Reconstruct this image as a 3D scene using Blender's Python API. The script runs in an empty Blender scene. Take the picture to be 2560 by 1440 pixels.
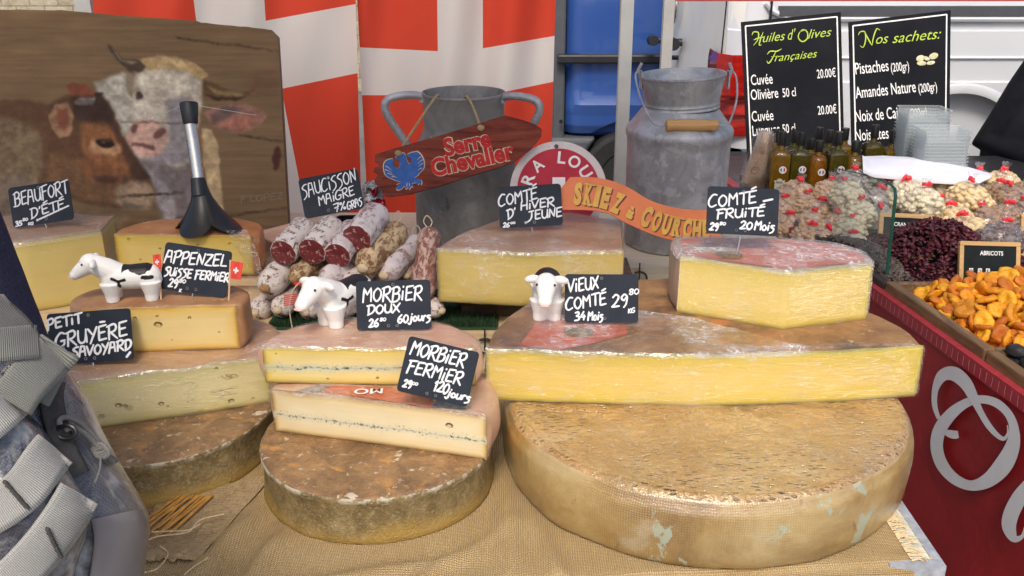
import bpy, bmesh, math, random
import numpy as np
from mathutils import Vector, Matrix, noise as mnoise

R_ = math.radians
random.seed(7)
scene = bpy.context.scene
COL = scene.collection

# ---------------------------------------------------------------- camera
PITCH = R_(20.5); FPX = 2400.0; CAMZ = 1.53
cam_d = bpy.data.cameras.new('camera'); cam_d.sensor_width = 36.0; cam_d.lens = FPX / 2560 * 36
cam_d.clip_start = 0.02; cam_d.clip_end = 200
cam = bpy.data.objects.new('camera', cam_d); COL.objects.link(cam)
cam.location = (0, 0, CAMZ); cam.rotation_euler = (math.pi / 2 - PITCH, 0, 0)
scene.camera = cam

# ---------------------------------------------------------------- sky, sun, exposure
SUN_EL, SUN_AZ = R_(52), R_(186)       # azimuth measured clockwise from +Y (the view direction)
world = bpy.data.worlds.new('World'); scene.world = world; world.use_nodes = True
wt = world.node_tree; wt.nodes.clear()
wo = wt.nodes.new('ShaderNodeOutputWorld'); wb = wt.nodes.new('ShaderNodeBackground')
sk = wt.nodes.new('ShaderNodeTexSky'); sk.sky_type = 'NISHITA'; sk.sun_disc = False
sk.sun_elevation = SUN_EL; sk.sun_rotation = SUN_AZ; sk.air_density = 1.0; sk.dust_density = 4.0; sk.ozone_density = 1.0
wb.inputs[1].default_value = 0.14
wt.links.new(sk.outputs[0], wb.inputs[0]); wt.links.new(wb.outputs[0], wo.inputs[0])
sl = bpy.data.lights.new('sun', 'SUN'); sl.energy = 1.35; sl.angle = R_(13); sl.color = (1.0, 0.93, 0.84)
sun = bpy.data.objects.new('sun', sl); COL.objects.link(sun)
sdir = Vector((math.sin(SUN_AZ) * math.cos(SUN_EL), math.cos(SUN_AZ) * math.cos(SUN_EL), math.sin(SUN_EL)))
sun.rotation_euler = sdir.to_track_quat('Z', 'Y').to_euler(); sun.location = (0, 0, 8)
scene.view_settings.view_transform = 'Standard'; scene.view_settings.look = 'None'
scene.view_settings.exposure = 0.52; scene.view_settings.gamma = 1.0
scene.render.engine = 'CYCLES'
scene.cycles.max_bounces = 10; scene.cycles.transparent_max_bounces = 16

# ---------------------------------------------------------------- rays: a picture point turned into a place at a chosen distance or height
CP, SP = math.cos(PITCH), math.sin(PITCH)
CAM = Vector((0, 0, CAMZ)); FWD = Vector((0, CP, -SP)); UP = Vector((0, SP, CP)); RT = Vector((1, 0, 0))
def ray(px, py): return FWD + RT * ((px - 1280) / FPX) + UP * ((720 - py) / FPX)
def at_t(px, py, t): return CAM + ray(px, py) * t
def at_z(px, py, z): d = ray(px, py); return CAM + d * ((z - CAMZ) / d.z)
def at_y(px, py, Y): d = ray(px, py); return CAM + d * (Y / d.y)
def at_x(px, py, X): d = ray(px, py); return CAM + d * (X / d.x)
def depth(p): return (Vector(p) - CAM).dot(FWD)
def XY(px, py, z): p = at_z(px, py, z); return (p.x, p.y)

# ---------------------------------------------------------------- objects, parts, tags
def tag(o, label=None, cat=None, group=None, kind=None):
    if label: o['label'] = label
    if cat: o['category'] = cat
    if group: o['group'] = group
    if kind: o['kind'] = kind
    return o
def thing(name, label, cat, loc=(0, 0, 0), group=None, rot=(0, 0, 0)):
    o = bpy.data.objects.new(name, None); o.empty_display_size = .02; COL.objects.link(o)
    o.location = loc; o.rotation_euler = rot
    return tag(o, label, cat, group)
def finish(me, angle=40, smooth=True):
    if smooth:
        me.polygons.foreach_set('use_smooth', [True] * len(me.polygons))
        me.set_sharp_from_angle(angle=R_(angle))
    me.update()
def link(name, me, parent=None, mats=None, loc=None):
    o = bpy.data.objects.new(name, me); COL.objects.link(o)
    if mats is not None:
        for m in (mats if isinstance(mats, (list, tuple)) else [mats]): me.materials.append(m)
    if parent is not None: o.parent = parent
    if loc is not None: o.location = loc
    return o
def wloc(o):
    v = Vector((0, 0, 0))
    while o is not None: v = v + o.location; o = o.parent
    return v
class MB:
    """collects shapes, then links them as one mesh object"""
    def __init__(s): s.v = []; s.f = []; s.m = []; s.uv = {}
    def add(s, vs, fs, mi=0):
        b = len(s.v); s.v += [tuple(p) for p in vs]
        for f in fs: s.f.append([b + i for i in f]); s.m.append(mi)
        return b
    def box(s, c, d, rot=None, mi=0, taper=1.0):
        x, y, z = d[0] / 2, d[1] / 2, d[2] / 2
        vs = [Vector((sx * x * (taper if sz > 0 else 1), sy * y * (taper if sz > 0 else 1), sz * z)) for sz in (-1, 1) for sy in (-1, 1) for sx in (-1, 1)]
        if rot is not None: vs = [rot @ v for v in vs]
        c = Vector(c)
        s.add([v + c for v in vs], [(0, 2, 3, 1), (4, 5, 7, 6), (0, 1, 5, 4), (2, 6, 7, 3), (0, 4, 6, 2), (1, 3, 7, 5)], mi)
    def tube(s, pts, r, n=8, mi=0, caps=True, closed=False):
        pts = [Vector(p) for p in pts]; N = len(pts)
        rs = r if isinstance(r, (list, tuple)) else [r] * N
        prev = None; vs = []
        for i, p in enumerate(pts):
            if closed: t = pts[(i + 1) % N] - pts[i - 1]
            else: t = pts[min(i + 1, N - 1)] - pts[max(i - 1, 0)]
            t = t.normalized() if t.length > 1e-9 else Vector((0, 0, 1))
            if prev is None:
                a = Vector((0, 0, 1)) if abs(t.z) < .9 else Vector((1, 0, 0))
                u = t.cross(a).normalized()
            else:
                u = (prev - t * prev.dot(t)); u = u.normalized() if u.length > 1e-6 else t.orthogonal().normalized()
            prev = u; w = t.cross(u)
            for k in range(n):
                an = 2 * math.pi * k / n
                vs.append(p + (u * math.cos(an) + w * math.sin(an)) * rs[i])
        fs = []
        for i in range(N if closed else N - 1):
            j = (i + 1) % N
            for k in range(n):
                fs.append((i * n + k, i * n + (k + 1) % n, j * n + (k + 1) % n, j * n + k))
        if caps and not closed:
            fs.append(tuple(range(n))[::-1]); fs.append(tuple((N - 1) * n + k for k in range(n)))
        s.add(vs, fs, mi)
    def lathe(s, prof, c=(0, 0, 0), n=32, M=None, mi=0, cap0=True, cap1=True):
        c = Vector(c); vs = []; N = len(prof)
        for r, z in prof:
            for k in range(n):
                a = 2 * math.pi * k / n
                v = Vector((r * math.cos(a), r * math.sin(a), z))
                if M is not None: v = M @ v
                vs.append(v + c)
        fs = [(i * n + k, i * n + (k + 1) % n, (i + 1) * n + (k + 1) % n, (i + 1) * n + k) for i in range(N - 1) for k in range(n)]
        if cap0: fs.append(tuple(range(n))[::-1])
        if cap1: fs.append(tuple((N - 1) * n + k for k in range(n)))
        s.add(vs, fs, mi)
    def ell(s, c, r, M=None, nu=14, nv=9, mi=0):
        c = Vector(c); vs = []
        for j in range(1, nv):
            th = math.pi * j / nv
            for i in range(nu):
                ph = 2 * math.pi * i / nu
                v = Vector((r[0] * math.sin(th) * math.cos(ph), r[1] * math.sin(th) * math.sin(ph), r[2] * math.cos(th)))
                if M is not None: v = M @ v
                vs.append(v + c)
        a = Vector((0, 0, r[2])); b = Vector((0, 0, -r[2]))
        if M is not None: a = M @ a; b = M @ b
        vs += [a + c, b + c]; T = len(vs) - 2; B = T + 1; fs = []
        for j in range(nv - 2):
            for i in range(nu):
                i2 = (i + 1) % nu
                fs.append((j * nu + i, (j + 1) * nu + i, (j + 1) * nu + i2, j * nu + i2))
        for i in range(nu):
            i2 = (i + 1) % nu
            fs.append((T, i, i2)); fs.append((B, (nv - 2) * nu + i2, (nv - 2) * nu + i))
        s.add(vs, fs, mi)
    def prism(s, poly, o, ex, ey, en, th, mi=0):
        """a flat outline (list of 2-D points, counter-clockwise) at o in axes ex, ey, thickness th towards -en; front faces en"""
        n = len(poly); o = Vector(o)
        fr = [o + ex * x + ey * y for x, y in poly]; bk = [p - en * th for p in fr]
        fs = [tuple(range(n)), tuple(range(n, 2 * n))[::-1]] + [(i, n + i, n + (i + 1) % n, (i + 1) % n) for i in range(n)]
        s.add(fr + bk, fs, mi)
    def grid(s, rows, mi=0, flip=False):
        nr, nc = len(rows), len(rows[0])
        fs = []
        for i in range(nr - 1):
            for j in range(nc - 1):
                q = (i * nc + j, i * nc + j + 1, (i + 1) * nc + j + 1, (i + 1) * nc + j)
                fs.append(q[::-1] if flip else q)
        s.add([p for r in rows for p in r], fs, mi)
    def ribbon(s, pts, w, en, off=0.0, mi=0, taper=True):
        """flat stroke of width w (number or list) along pts lying in the plane facing en"""
        pts = [Vector(p) + en * off for p in pts]; N = len(pts)
        ws = w if isinstance(w, (list, tuple)) else [w] * N
        L = []; Rr = []
        for i, p in enumerate(pts):
            t = pts[min(i + 1, N - 1)] - pts[max(i - 1, 0)]
            t = t.normalized() if t.length > 1e-9 else Vector((1, 0, 0))
            nn = en.cross(t).normalized() * ws[i] / 2
            L.append(p + nn); Rr.append(p - nn)
        t0 = (pts[0] - pts[1]).normalized() * ws[0] * .35; t1 = (pts[-1] - pts[-2]).normalized() * ws[-1] * .35
        vs = L + Rr + [pts[0] + t0, pts[-1] + t1]
        fs = [(N + i, N + i + 1, i + 1, i) for i in range(N - 1)] + [(2 * N, N, 0), (2 * N + 1, N - 1, 2 * N - 1)]
        s.add(vs, fs, mi)
    def mesh(s, name, angle=40, smooth=True):
        me = bpy.data.meshes.new(name); me.from_pydata(s.v, [], s.f)
        if any(s.m): me.polygons.foreach_set('material_index', s.m)
        finish(me, angle, smooth); return me
    def build(s, name, mats, parent=None, world=True, angle=40, smooth=True, loc=None):
        """world=True: the shapes are in world coordinates, parent is unrotated; they are moved to the parent's own space"""
        if parent is not None and world:
            o = wloc(parent); s.v = [(x - o.x, y - o.y, z - o.z) for x, y, z in s.v]
        elif loc is not None:
            s.v = [(x - loc[0], y - loc[1], z - loc[2]) for x, y, z in s.v]
        return link(name, s.mesh(name, angle, smooth), parent, mats, loc)
def blob(mb, voxel, smooth=6, factor=.5):
    """one continuous skin over the shapes collected in mb"""
    me = bpy.data.meshes.new('tmp'); me.from_pydata(mb.v, [], mb.f)
    o = bpy.data.objects.new('tmp', me); COL.objects.link(o)
    m = o.modifiers.new('r', 'REMESH'); m.mode = 'VOXEL'; m.voxel_size = voxel
    m2 = o.modifiers.new('s', 'SMOOTH'); m2.iterations = smooth; m2.factor = factor
    dg = bpy.context.evaluated_depsgraph_get()
    out = bpy.data.meshes.new_from_object(o.evaluated_get(dg))
    bpy.data.objects.remove(o); bpy.data.meshes.remove(me)
    finish(out, 180); return out
def catmull(pts, n=6, closed=False):
    P = [Vector(p) for p in pts]; N = len(P); out = []
    if N < 3 and not closed: return P
    for i in range(N if closed else N - 1):
        if closed: a, b, c, d = P[i - 1], P[i], P[(i + 1) % N], P[(i + 2) % N]
        else: a, b, c, d = P[max(i - 1, 0)], P[i], P[i + 1], P[min(i + 2, N - 1)]
        for k in range(n):
            t = k / n
            out.append(.5 * ((2 * b) + (c - a) * t + (2 * a - 5 * b + 4 * c - d) * t * t + (3 * b - 3 * c + d - a) * t ** 3))
    if not closed: out.append(P[-1])
    return out
def copy_tree(o, parent=None):
    c = o.copy(); COL.objects.link(c)
    if parent is not None: c.parent = parent
    for ch in list(o.children): copy_tree(ch, c)
    return c
def text_mesh(body, size=1.0, offset=0.0, shear=0.0, space=1.0, align='LEFT', extrude=0.0):
    c = bpy.data.curves.new('t', 'FONT'); c.body = body; c.size = size; c.offset = offset; c.shear = shear
    c.space_character = space; c.align_x = align; c.extrude = extrude; c.resolution_u = 4
    o = bpy.data.objects.new('t', c); COL.objects.link(o)
    me = bpy.data.meshes.new_from_object(o.evaluated_get(bpy.context.evaluated_depsgraph_get()))
    bpy.data.objects.remove(o); bpy.data.curves.remove(c)
    vs = [tuple(v.co) for v in me.vertices]; fs = [tuple(p.vertices) for p in me.polygons]
    bpy.data.meshes.remove(me); return vs, fs
def put_text(mb, body, o, ex, ey, en, height, width=None, off=.0006, mi=0, offset=0.0, shear=0.0, align='LEFT'):
    """lettering of cap height 'height' from o along ex; squeezed to 'width' when given"""
    vs, fs = text_mesh(body, 1.0, offset, shear)
    if not vs: return
    k = height / .70; x1 = max(v[0] for v in vs); x0 = min(v[0] for v in vs)
    kx = width / (x1 - x0) if width else k
    sh = {'LEFT': x0, 'CENTER': (x0 + x1) / 2, 'RIGHT': x1}[align]
    mb.add([Vector(o) + ex * ((v[0] - sh) * kx) + ey * (v[1] * k) + en * off for v in vs], fs, mi)

# ---------------------------------------------------------------- materials
def hx(h):
    c = [int(h[i:i + 2], 16) / 255 for i in (0, 2, 4)]
    return tuple((x / 12.92 if x <= .04045 else ((x + .055) / 1.055) ** 2.4) for x in c) + (1,)
def C4(c):
    if isinstance(c, str): return hx(c)
    return tuple(c) if len(c) == 4 else tuple(c) + (1,)
class NT:
    def __init__(s, name):
        s.mat = bpy.data.materials.new(name); s.mat.use_nodes = True; s.t = s.mat.node_tree
        s.b = s.t.nodes['Principled BSDF']; s.out = s.t.nodes['Material Output']; s.tc = None; s.maps = {}
    def n(s, ty, **kw):
        nd = s.t.nodes.new(ty)
        for k, v in kw.items():
            if k in nd.inputs.keys() if isinstance(k, str) and not hasattr(nd, k) else False:
                s.set(nd.inputs[k], v)
            else: setattr(nd, k, v)
        return nd
    def set(s, inp, v):
        if isinstance(v, bpy.types.NodeSocket): s.t.links.new(v, inp)
        else: inp.default_value = v
    def coord(s, sc=(1, 1, 1), kind='Object', rot=(0, 0, 0), loc=(0, 0, 0)):
        key = (tuple(sc), kind, tuple(rot), tuple(loc))
        if key in s.maps: return s.maps[key]
        if s.tc is None: s.tc = s.t.nodes.new('ShaderNodeTexCoord')
        m = s.t.nodes.new('ShaderNodeMapping'); m.inputs['Scale'].default_value = sc; m.inputs['Rotation'].default_value = rot; m.inputs['Location'].default_value = loc
        s.t.links.new(s.tc.outputs[kind], m.inputs['Vector']); s.maps[key] = m.outputs[0]
        return m.outputs[0]
    def noise(s, scale, detail=5, rough=.55, dist=0.0, vec=None, stretch=(1, 1, 1), rot=(0, 0, 0), seed=0):
        nd = s.t.nodes.new('ShaderNodeTexNoise'); nd.inputs['Scale'].default_value = scale; nd.inputs['Detail'].default_value = detail
        nd.inputs['Roughness'].default_value = rough; nd.inputs['Distortion'].default_value = dist
        s.t.links.new(vec if vec is not None else s.coord(stretch, rot=rot, loc=(seed * 1.37, seed * .71, seed * 2.3)), nd.inputs['Vector']); return nd.outputs['Fac']
    def voro(s, scale, feature='F1', stretch=(1, 1, 1), out='Distance', rand=1.0):
        nd = s.t.nodes.new('ShaderNodeTexVoronoi'); nd.feature = feature; nd.inputs['Scale'].default_value = scale; nd.inputs['Randomness'].default_value = rand
        s.t.links.new(s.coord(stretch), nd.inputs['Vector']); return nd.outputs[out]
    def ramp(s, fac, stops, mode='LINEAR'):
        nd = s.t.nodes.new('ShaderNodeValToRGB'); cr = nd.color_ramp; cr.interpolation = mode
        while len(cr.elements) < len(stops): cr.elements.new(.5)
        for e, (p, c) in zip(cr.elements, stops): e.position = p; e.color = C4(c)
        s.t.links.new(fac, nd.inputs[0]); return nd.outputs[0]
    def rng(s, fac, a, b, c=0.0, d=1.0, smooth=True):
        nd = s.t.nodes.new('ShaderNodeMapRange'); nd.interpolation_type = 'SMOOTHSTEP' if smooth else 'LINEAR'
        s.t.links.new(fac, nd.inputs[0])
        for i, v in enumerate((a, b, c, d)): nd.inputs[i + 1].default_value = v
        return nd.outputs[0]
    def math(s, op, a, b=0.0, c=None):
        nd = s.t.nodes.new('ShaderNodeMath'); nd.operation = op; s.set(nd.inputs[0], a); s.set(nd.inputs[1], b)
        if c is not None: s.set(nd.inputs[2], c)
        return nd.outputs[0]
    def mix(s, fac, a, b, blend='MIX'):
        nd = s.t.nodes.new('ShaderNodeMix'); nd.data_type = 'RGBA'; nd.blend_type = blend
        s.set(nd.inputs[0], fac)
        for inp, v in ((nd.inputs[6], a), (nd.inputs[7], b)):
            s.set(inp, v if isinstance(v, bpy.types.NodeSocket) else C4(v))
        return nd.outputs[2]
    def bump(s, h, strength=.3, dist=.002, nrm=None):
        nd = s.t.nodes.new('ShaderNodeBump'); nd.inputs['Strength'].default_value = strength; nd.inputs['Distance'].default_value = dist
        s.t.links.new(h, nd.inputs['Height'])
        if nrm is not None: s.t.links.new(nrm, nd.inputs['Normal'])
        return nd.outputs[0]
    def sep(s, kind='Object'):
        nd = s.t.nodes.new('ShaderNodeSeparateXYZ'); s.t.links.new(s.coord(kind=kind), nd.inputs[0]); return nd.outputs
    def col(s, v): s.set(s.b.inputs['Base Color'], v if isinstance(v, bpy.types.NodeSocket) else C4(v)); return s
    def p(s, **kw):
        names = dict(rough='Roughness', metal='Metallic', spec='Specular IOR Level', coat='Coat Weight', coatr='Coat Roughness', normal='Normal', trans='Transmission Weight', ior='IOR',
                     alpha='Alpha', sss='Subsurface Weight', sheen='Sheen Weight', aniso='Anisotropic')
        for k, v in kw.items(): s.set(s.b.inputs[names[k]], v)
        return s
def plain(name, c, rough=.5, metal=0, var=.12, vs=40, bump=.1, bs=300, coat=0, spec=.5, stretch=(1, 1, 1)):
    """a paint, plastic or metal with a little unevenness of tone and surface"""
    m = NT(name); c = C4(c)
    f = m.noise(vs, 6, .6, stretch=stretch)
    lo = tuple(x * (1 - var) for x in c[:3]); hi = tuple(min(1, x * (1 + var)) for x in c[:3])
    m.col(m.ramp(f, [(.3, lo), (.7, hi)]))
    m.p(rough=m.rng(m.noise(vs * .7, 4, seed=3), .2, .8, rough * .8, min(1, rough * 1.2)), metal=metal, coat=coat, spec=spec)
    if bump: m.p(normal=m.bump(m.noise(bs, 4, seed=5, stretch=stretch), bump, .001))
    return m.mat
def mottled(name, stops, scale=30, detail=7, nrough=.62, dist=.4, rough=.6, bump=.4, bscale=150, bdist=.002, stretch=(1, 1, 1), layers=(), coat=0, coatr=.2, sss=0, extra=None, spec=.5, metal=0, coat_ior=1.5):
    """base tones from one noise, then patches: (scale, lo, hi, colour, amount, stretch)"""
    m = NT(name); c = m.ramp(m.noise(scale, detail, nrough, dist, stretch=stretch), stops)
    for i, L in enumerate(layers):
        sc, lo, hi, cc, amt = L[:5]; st = L[5] if len(L) > 5 else (1, 1, 1)
        k = m.rng(m.noise(sc, 6, .65, .3, stretch=st, seed=i + 1), lo, hi, 0, amt)
        c = m.mix(k, c, cc)
    h = m.noise(bscale, 6, .65, .2, stretch=stretch, seed=9)
    if extra: c, h = extra(m, c, h)
    m.col(c).p(rough=rough, coat=coat, coatr=coatr, sss=sss, spec=spec, metal=metal)
    m.b.inputs['Coat IOR'].default_value = coat_ior
    if sss: m.b.inputs['Subsurface Radius'].default_value = (.012, .008, .003)
    if bump: nm = m.bump(h, bump, bdist); m.p(normal=nm); (m.t.links.new(nm, m.b.inputs['Coat Normal']) if coat else None)
    return m.mat
# ================================================================ SETTING
GZ = -0.2
m_asphalt = mottled('asphalt', [(.3, (.10, .10, .10)), (.7, (.17, .165, .16))], 3, 8, rough=.85, bump=.5, bscale=120, bdist=.004, layers=[(.8, .5, .7, (.22, .21, .20), .6)])
def pave(m, c, h):
    nd = m.t.nodes.new('ShaderNodeTexBrick'); nd.inputs['Scale'].default_value = 2.2; nd.inputs['Mortar Size'].default_value = .012
    nd.inputs['Color1'].default_value = (.9, .9, .9, 1); nd.inputs['Color2'].default_value = (.7, .7, .7, 1); nd.inputs['Mortar'].default_value = (.35, .35, .35, 1)
    m.t.links.new(m.coord((1, 1, 1)), nd.inputs[0]); return m.mix(1.0, c, nd.outputs[0], 'MULTIPLY'), h
m_pave = mottled('paving', [(.3, (.24, .23, .21)), (.7, (.34, .32, .29))], 4, 8, rough=.8, bump=.4, extra=pave)
g = MB(); g.box((0, 20, GZ - .15), (90, 90, .3)); tag(g.build('ground', m_asphalt, smooth=False), kind='structure')
g = MB(); g.box((0, 1.2, GZ + .004), (7, 5.6, .008)); tag(g.build('pavement', m_pave, smooth=False), kind='structure')

# stone house front across the street
def stonewall(m, c, h):
    nd = m.t.nodes.new('ShaderNodeTexBrick'); nd.inputs['Scale'].default_value = 1.6; nd.inputs['Mortar Size'].default_value = .015; nd.inputs['Bias'].default_value = -.2
    nd.inputs['Color1'].default_value = (1, .95, .85, 1); nd.inputs['Color2'].default_value = (.7, .66, .58, 1); nd.inputs['Mortar'].default_value = (.5, .48, .44, 1)
    m.t.links.new(m.coord((1, 1, 1), rot=(math.pi / 2, 0, 0)), nd.inputs[0]); return m.mix(.9, c, nd.outputs[0], 'MULTIPLY'), h
m_stone = mottled('stone', [(.3, (.34, .30, .22)), (.5, (.48, .43, .33)), (.7, (.60, .55, .45))], 6, 9, rough=.9, bump=.8, bscale=30, bdist=.02, extra=stonewall)
m_shut = plain('shutter_paint', (.32, .38, .40), .5)
m_dglass = plain('window_glass', (.03, .035, .04), .08, bump=0)
hs = thing('stone_house', 'pale stone house front across the street behind the vans and flags', 'house', (0, 11, GZ))
b = MB(); b.box((0, 11.5, 3.2), (34, 1, 6.8)); b.build('wall', m_stone, hs, smooth=False)
for i in range(9):
    x = -13.5 + i * 3.4
    b = MB(); b.box((x, 10.985, 3.9), (1.1, .05, 1.7)); w = b.build('window', plain('window_frame', (.7, .7, .68), .5) if i == 0 else bpy.data.materials['window_frame'], hs, smooth=False)
    b = MB(); b.box((x, 10.955, 3.9), (.94, .012, 1.54)); pn = b.build('pane', m_dglass, None, smooth=False); pn.parent = w; pn.matrix_parent_inverse = Matrix.Translation(-wloc(hs))
    for sx in (-1, 1):
        b = MB(); b.box((x + sx * .85, 10.97, 3.9), (.56, .05, 1.7))
        for k in range(16): b.box((x + sx * .85, 10.94, 3.15 + k * .1), (.46, .012, .05), rot=Matrix.Rotation(.5, 3, 'X'))
        b.build('shutter', m_shut, hs, smooth=False)

# ---------------------------------------------------------------- the cheese stall's table
TOP = .78
m_white = mottled('marble_top', [(.3, (.62, .66, .58)), (.7, (.78, .80, .72))], 14, 7, rough=.4, bump=.1, layers=[(25, .62, .68, (.25, .27, .26), .7, (1, 3, 1))])
m_alu = plain('aluminium', (.50, .53, .57), .5, .5, .3, 60, .4)
m_leg = plain('grey_steel', (.30, .31, .33), .4, 1)
tb = thing('stall_table', 'long white stall table with a metal corner trim under the cheeses', 'table', (0, 1.6, GZ))
b = MB(); poly = [(-1.35, .86), (.535, 1.02), (.545, 2.34), (-1.35, 2.34)]
b.prism(poly, (0, 0, TOP - .004), Vector((1, 0, 0)), Vector((0, 1, 0)), Vector((0, 0, 1)), .045); b.build('tabletop', m_white, tb, smooth=False)
b = MB(); b.box((.5415, 1.2, TOP - .027), (.012, .38, .05)); b.box((.511, 1.0155, TOP - .029), (.07, .012, .058));
b.build('corner_trim', m_alu, tb, smooth=False)
for x, y in ((-1.28, .98), (.48, 1.14), (-1.28, 2.26), (.48, 2.26)):
    b = MB(); b.box((x, y, (GZ + TOP - .05) / 2), (.045, .045, TOP - .05 - GZ)); b.build('leg', m_leg, tb, smooth=False)

# burlap over it
def burlap(m, c, h):
    w1 = m.t.nodes.new('ShaderNodeTexWave'); w1.bands_direction = 'X'; w2 = m.t.nodes.new('ShaderNodeTexWave'); w2.bands_direction = 'Y'
    for w, st in ((w1, (1, .2, 1)), (w2, (.2, 1, 1))):
        w.inputs['Scale'].default_value = 105; w.inputs['Distortion'].default_value = 2.2; w.inputs['Detail'].default_value = 2; w.inputs['Detail Scale'].default_value = .6
        m.t.links.new(m.coord((1, 1, 1), 'UV'), w.inputs[0])
    k = m.math('MULTIPLY', w1.outputs['Fac'], w2.outputs['Fac'])
    return m.mix(m.rng(k, .0, .45, .62, 0), c, (.16, .095, .035)), m.math('ADD', k, m.math('MULTIPLY', h, .4))
m_burlap = mottled('burlap', [(.3, (.60, .43, .21)), (.7, (.74, .56, .30))], 9, 8, rough=.95, bump=.9, bdist=.002, spec=.1, extra=burlap,
                   layers=[(4, .50, .68, (.44, .29, .12), .55), (9, .60, .72, (.36, .24, .11), .45), (60, .56, .66, (.70, .54, .34), .35, (1, 12, 1)), (60, .56, .66, (.36, .23, .10), .4, (12, 1, 1))])
def front_y(x): return .862 + (x + 1.35) * (1.02 - .86) / 1.885
def cloth_z(x, y):
    z = 0
    for (x0, y0, dx, dy, w, a) in ((-.37, 1.05, .35, 1, .016, .010), (-.31, 1.04, .22, 1, .012, .008), (-.005, 1.10, -.05, 1, .018, .010), (.05, 1.02, -.25, 1, .014, .007), (-.17, .99, .9, .25, .012, .006), (-.09, 1.0, .6, .6, .01, .005), (.12, .97, 1, .35, .010, .004)):
        L = math.hypot(dx, dy); d = ((x - x0) * dy - (y - y0) * dx) / L; s = ((x - x0) * dx + (y - y0) * dy) / L
        z += 1.5 * a * math.exp(-(d / w) ** 2) * math.exp(-(s / .12) ** 2)
    k = 1
    for cx, cy, r in ((.2825, 1.287, .287), (-.193, 1.218, .168), (-.55, 1.315, .185)):
        q = math.hypot(x - cx, y - cy); k *= min(1, max(0, (q - r + .012) / .05))
    return TOP + .0005 + z * k + .0022 * k * mnoise.noise((x * 16, y * 16, 1)) + .0016 * k * abs(mnoise.noise((x * 9 + y * 14, y * 5 - x * 4, 6)))
rows = []; uvs = []
NX, NY = 250, 120
for j in range(NY):
    row = []
    for i in range(NX):
        x = -.80 + (1.308) * i / (NX - 1); fy = front_y(x)
        v = j / (NY - 1)
        s = -.34 + v * 1.02                     # distance back from the table's front edge; negative hangs down
        if s >= 0: y = fy + s; z = cloth_z(x, y)
        else:
            y = fy - .006 - .008 * (1 - math.exp(s / .03)) - .014 * math.sin(x * 26 + 1) * min(1, -s / .1); z = TOP + .0005 + s
            if s > -.02: z = TOP + .0005 + s * .8
        row.append((x, y, z)); uvs.append((x, s))
    rows.append(row)
b = MB(); b.grid(rows)
cl = b.build('burlap_cloth', m_burlap, None, loc=(0, 1.0, TOP), angle=180)
uvl = cl.data.uv_layers.new(name='UVMap'); vi = np.zeros(len(cl.data.loops), int); cl.data.loops.foreach_get('vertex_index', vi)
uvl.data.foreach_set('uv', np.array(uvs)[vi].astype(np.float32).ravel())
tag(cl, 'coarse tan burlap cloth with a frayed right edge covering the stall table', 'tablecloth')
m_fibre = plain('jute_fibre', (.62, .48, .27), .9, var=.25, vs=200)
b = MB(); rr = random.Random(3)
for k in range(260):
    y = rr.uniform(1.015, 1.30); L = rr.uniform(.014, .032); x0 = .505; dy = rr.uniform(-.010, .006)
    b.tube([(x0, y, TOP + .002), (x0 + L * .5, y + dy * .5, TOP + .003 + rr.uniform(0, .003)), (x0 + L, y + dy, TOP + .001 - (.012 if x0 + L > .536 else 0))], [.0008, .0007, .0003], 4)
b.build('fringe', m_fibre, cl)

# ---------------------------------------------------------------- crates that raise the back rows
def woodmat(name, stops, axis='X', scale=6, rough=.6, str_=14, layers=(), bump=.4, coat=0, spec=.5):
    st = {'X': (1, str_, str_), 'Y': (str_, 1, str_), 'Z': (str_, str_, 1)}[axis]
    return mottled(name, stops, scale, 8, .65, .6, rough=rough, bump=bump, bscale=14, bdist=.002, stretch=st, layers=layers, coat=coat, spec=spec)
m_cream = woodmat('cream_painted_wood', [(.3, (.55, .47, .33)), (.7, (.68, .60, .45))], 'X', 5, layers=[(20, .63, .70, (.25, .19, .12), .6, (1, 6, 1))])
m_brownwood = woodmat('dark_brown_wood', [(.3, (.05, .03, .018)), (.7, (.13, .08, .045))], 'X', 6)
m_palewood = woodmat('pale_pine', [(.3, (.52, .36, .20)), (.7, (.66, .50, .30))], 'X', 6)
m_black = plain('black_metal', (.02, .02, .022), .4)
def crate(name, label, x0, x1, y0, y1, z0, z1, m, mlid, hook=None):
    t = thing(name, label, 'crate', ((x0 + x1) / 2, (y0 + y1) / 2, z0))
    b = MB(); b.box(((x0 + x1) / 2, (y0 + y1) / 2, (z0 + z1 - .012) / 2), (x1 - x0, y1 - y0, z1 - z0 - .012)); b.build('box', m, t, smooth=False)
    b = MB(); n = 3; d = (y1 - y0 + .006) / n
    for k in range(n): b.box(((x0 + x1) / 2, y0 - .004 + d * (k + .5), z1 - .006), (x1 - x0 + .008, d - .003, .012))
    b.build('lid', mlid, t, smooth=False)
    if hook:
        b = MB(); hxp, hz = hook
        b.tube([(hxp, y0 - .008, z1 + .012), (hxp, y0 - .009, z1 - .030)], .0016)
        b.tube([(hxp + .016 * math.cos(a), y0 - .007, z1 - .022 + .014 * math.sin(a)) for a in np.linspace(-2.2, 2.2, 16)], .0022)
        b.build('clasp', m_black, t)
    return t
crate('low_crate', 'low cream painted wooden crate with a dark clasp under the sausages', -1.18, .25, 1.587, 1.884, TOP, .85, m_cream, m_palewood, ((1210 - 1280) / FPX * 1.67, 0))
crate('flat_crate', 'cream painted wooden crate carrying the two milk cans', -1.18, .60, 1.889, 2.30, TOP, .87, m_cream, m_cream, ((1598 - 1280) / FPX * 2.0, 0))
b = MB(); b.box((.07, 1.765, .875), (.33, .20, .049)); tag(b.build('wooden_block', m_brownwood, None, loc=(.07, 1.765, .85), smooth=False), 'dark brown wooden block under the quarter of young winter cheese', 'block')
b = MB()
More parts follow.
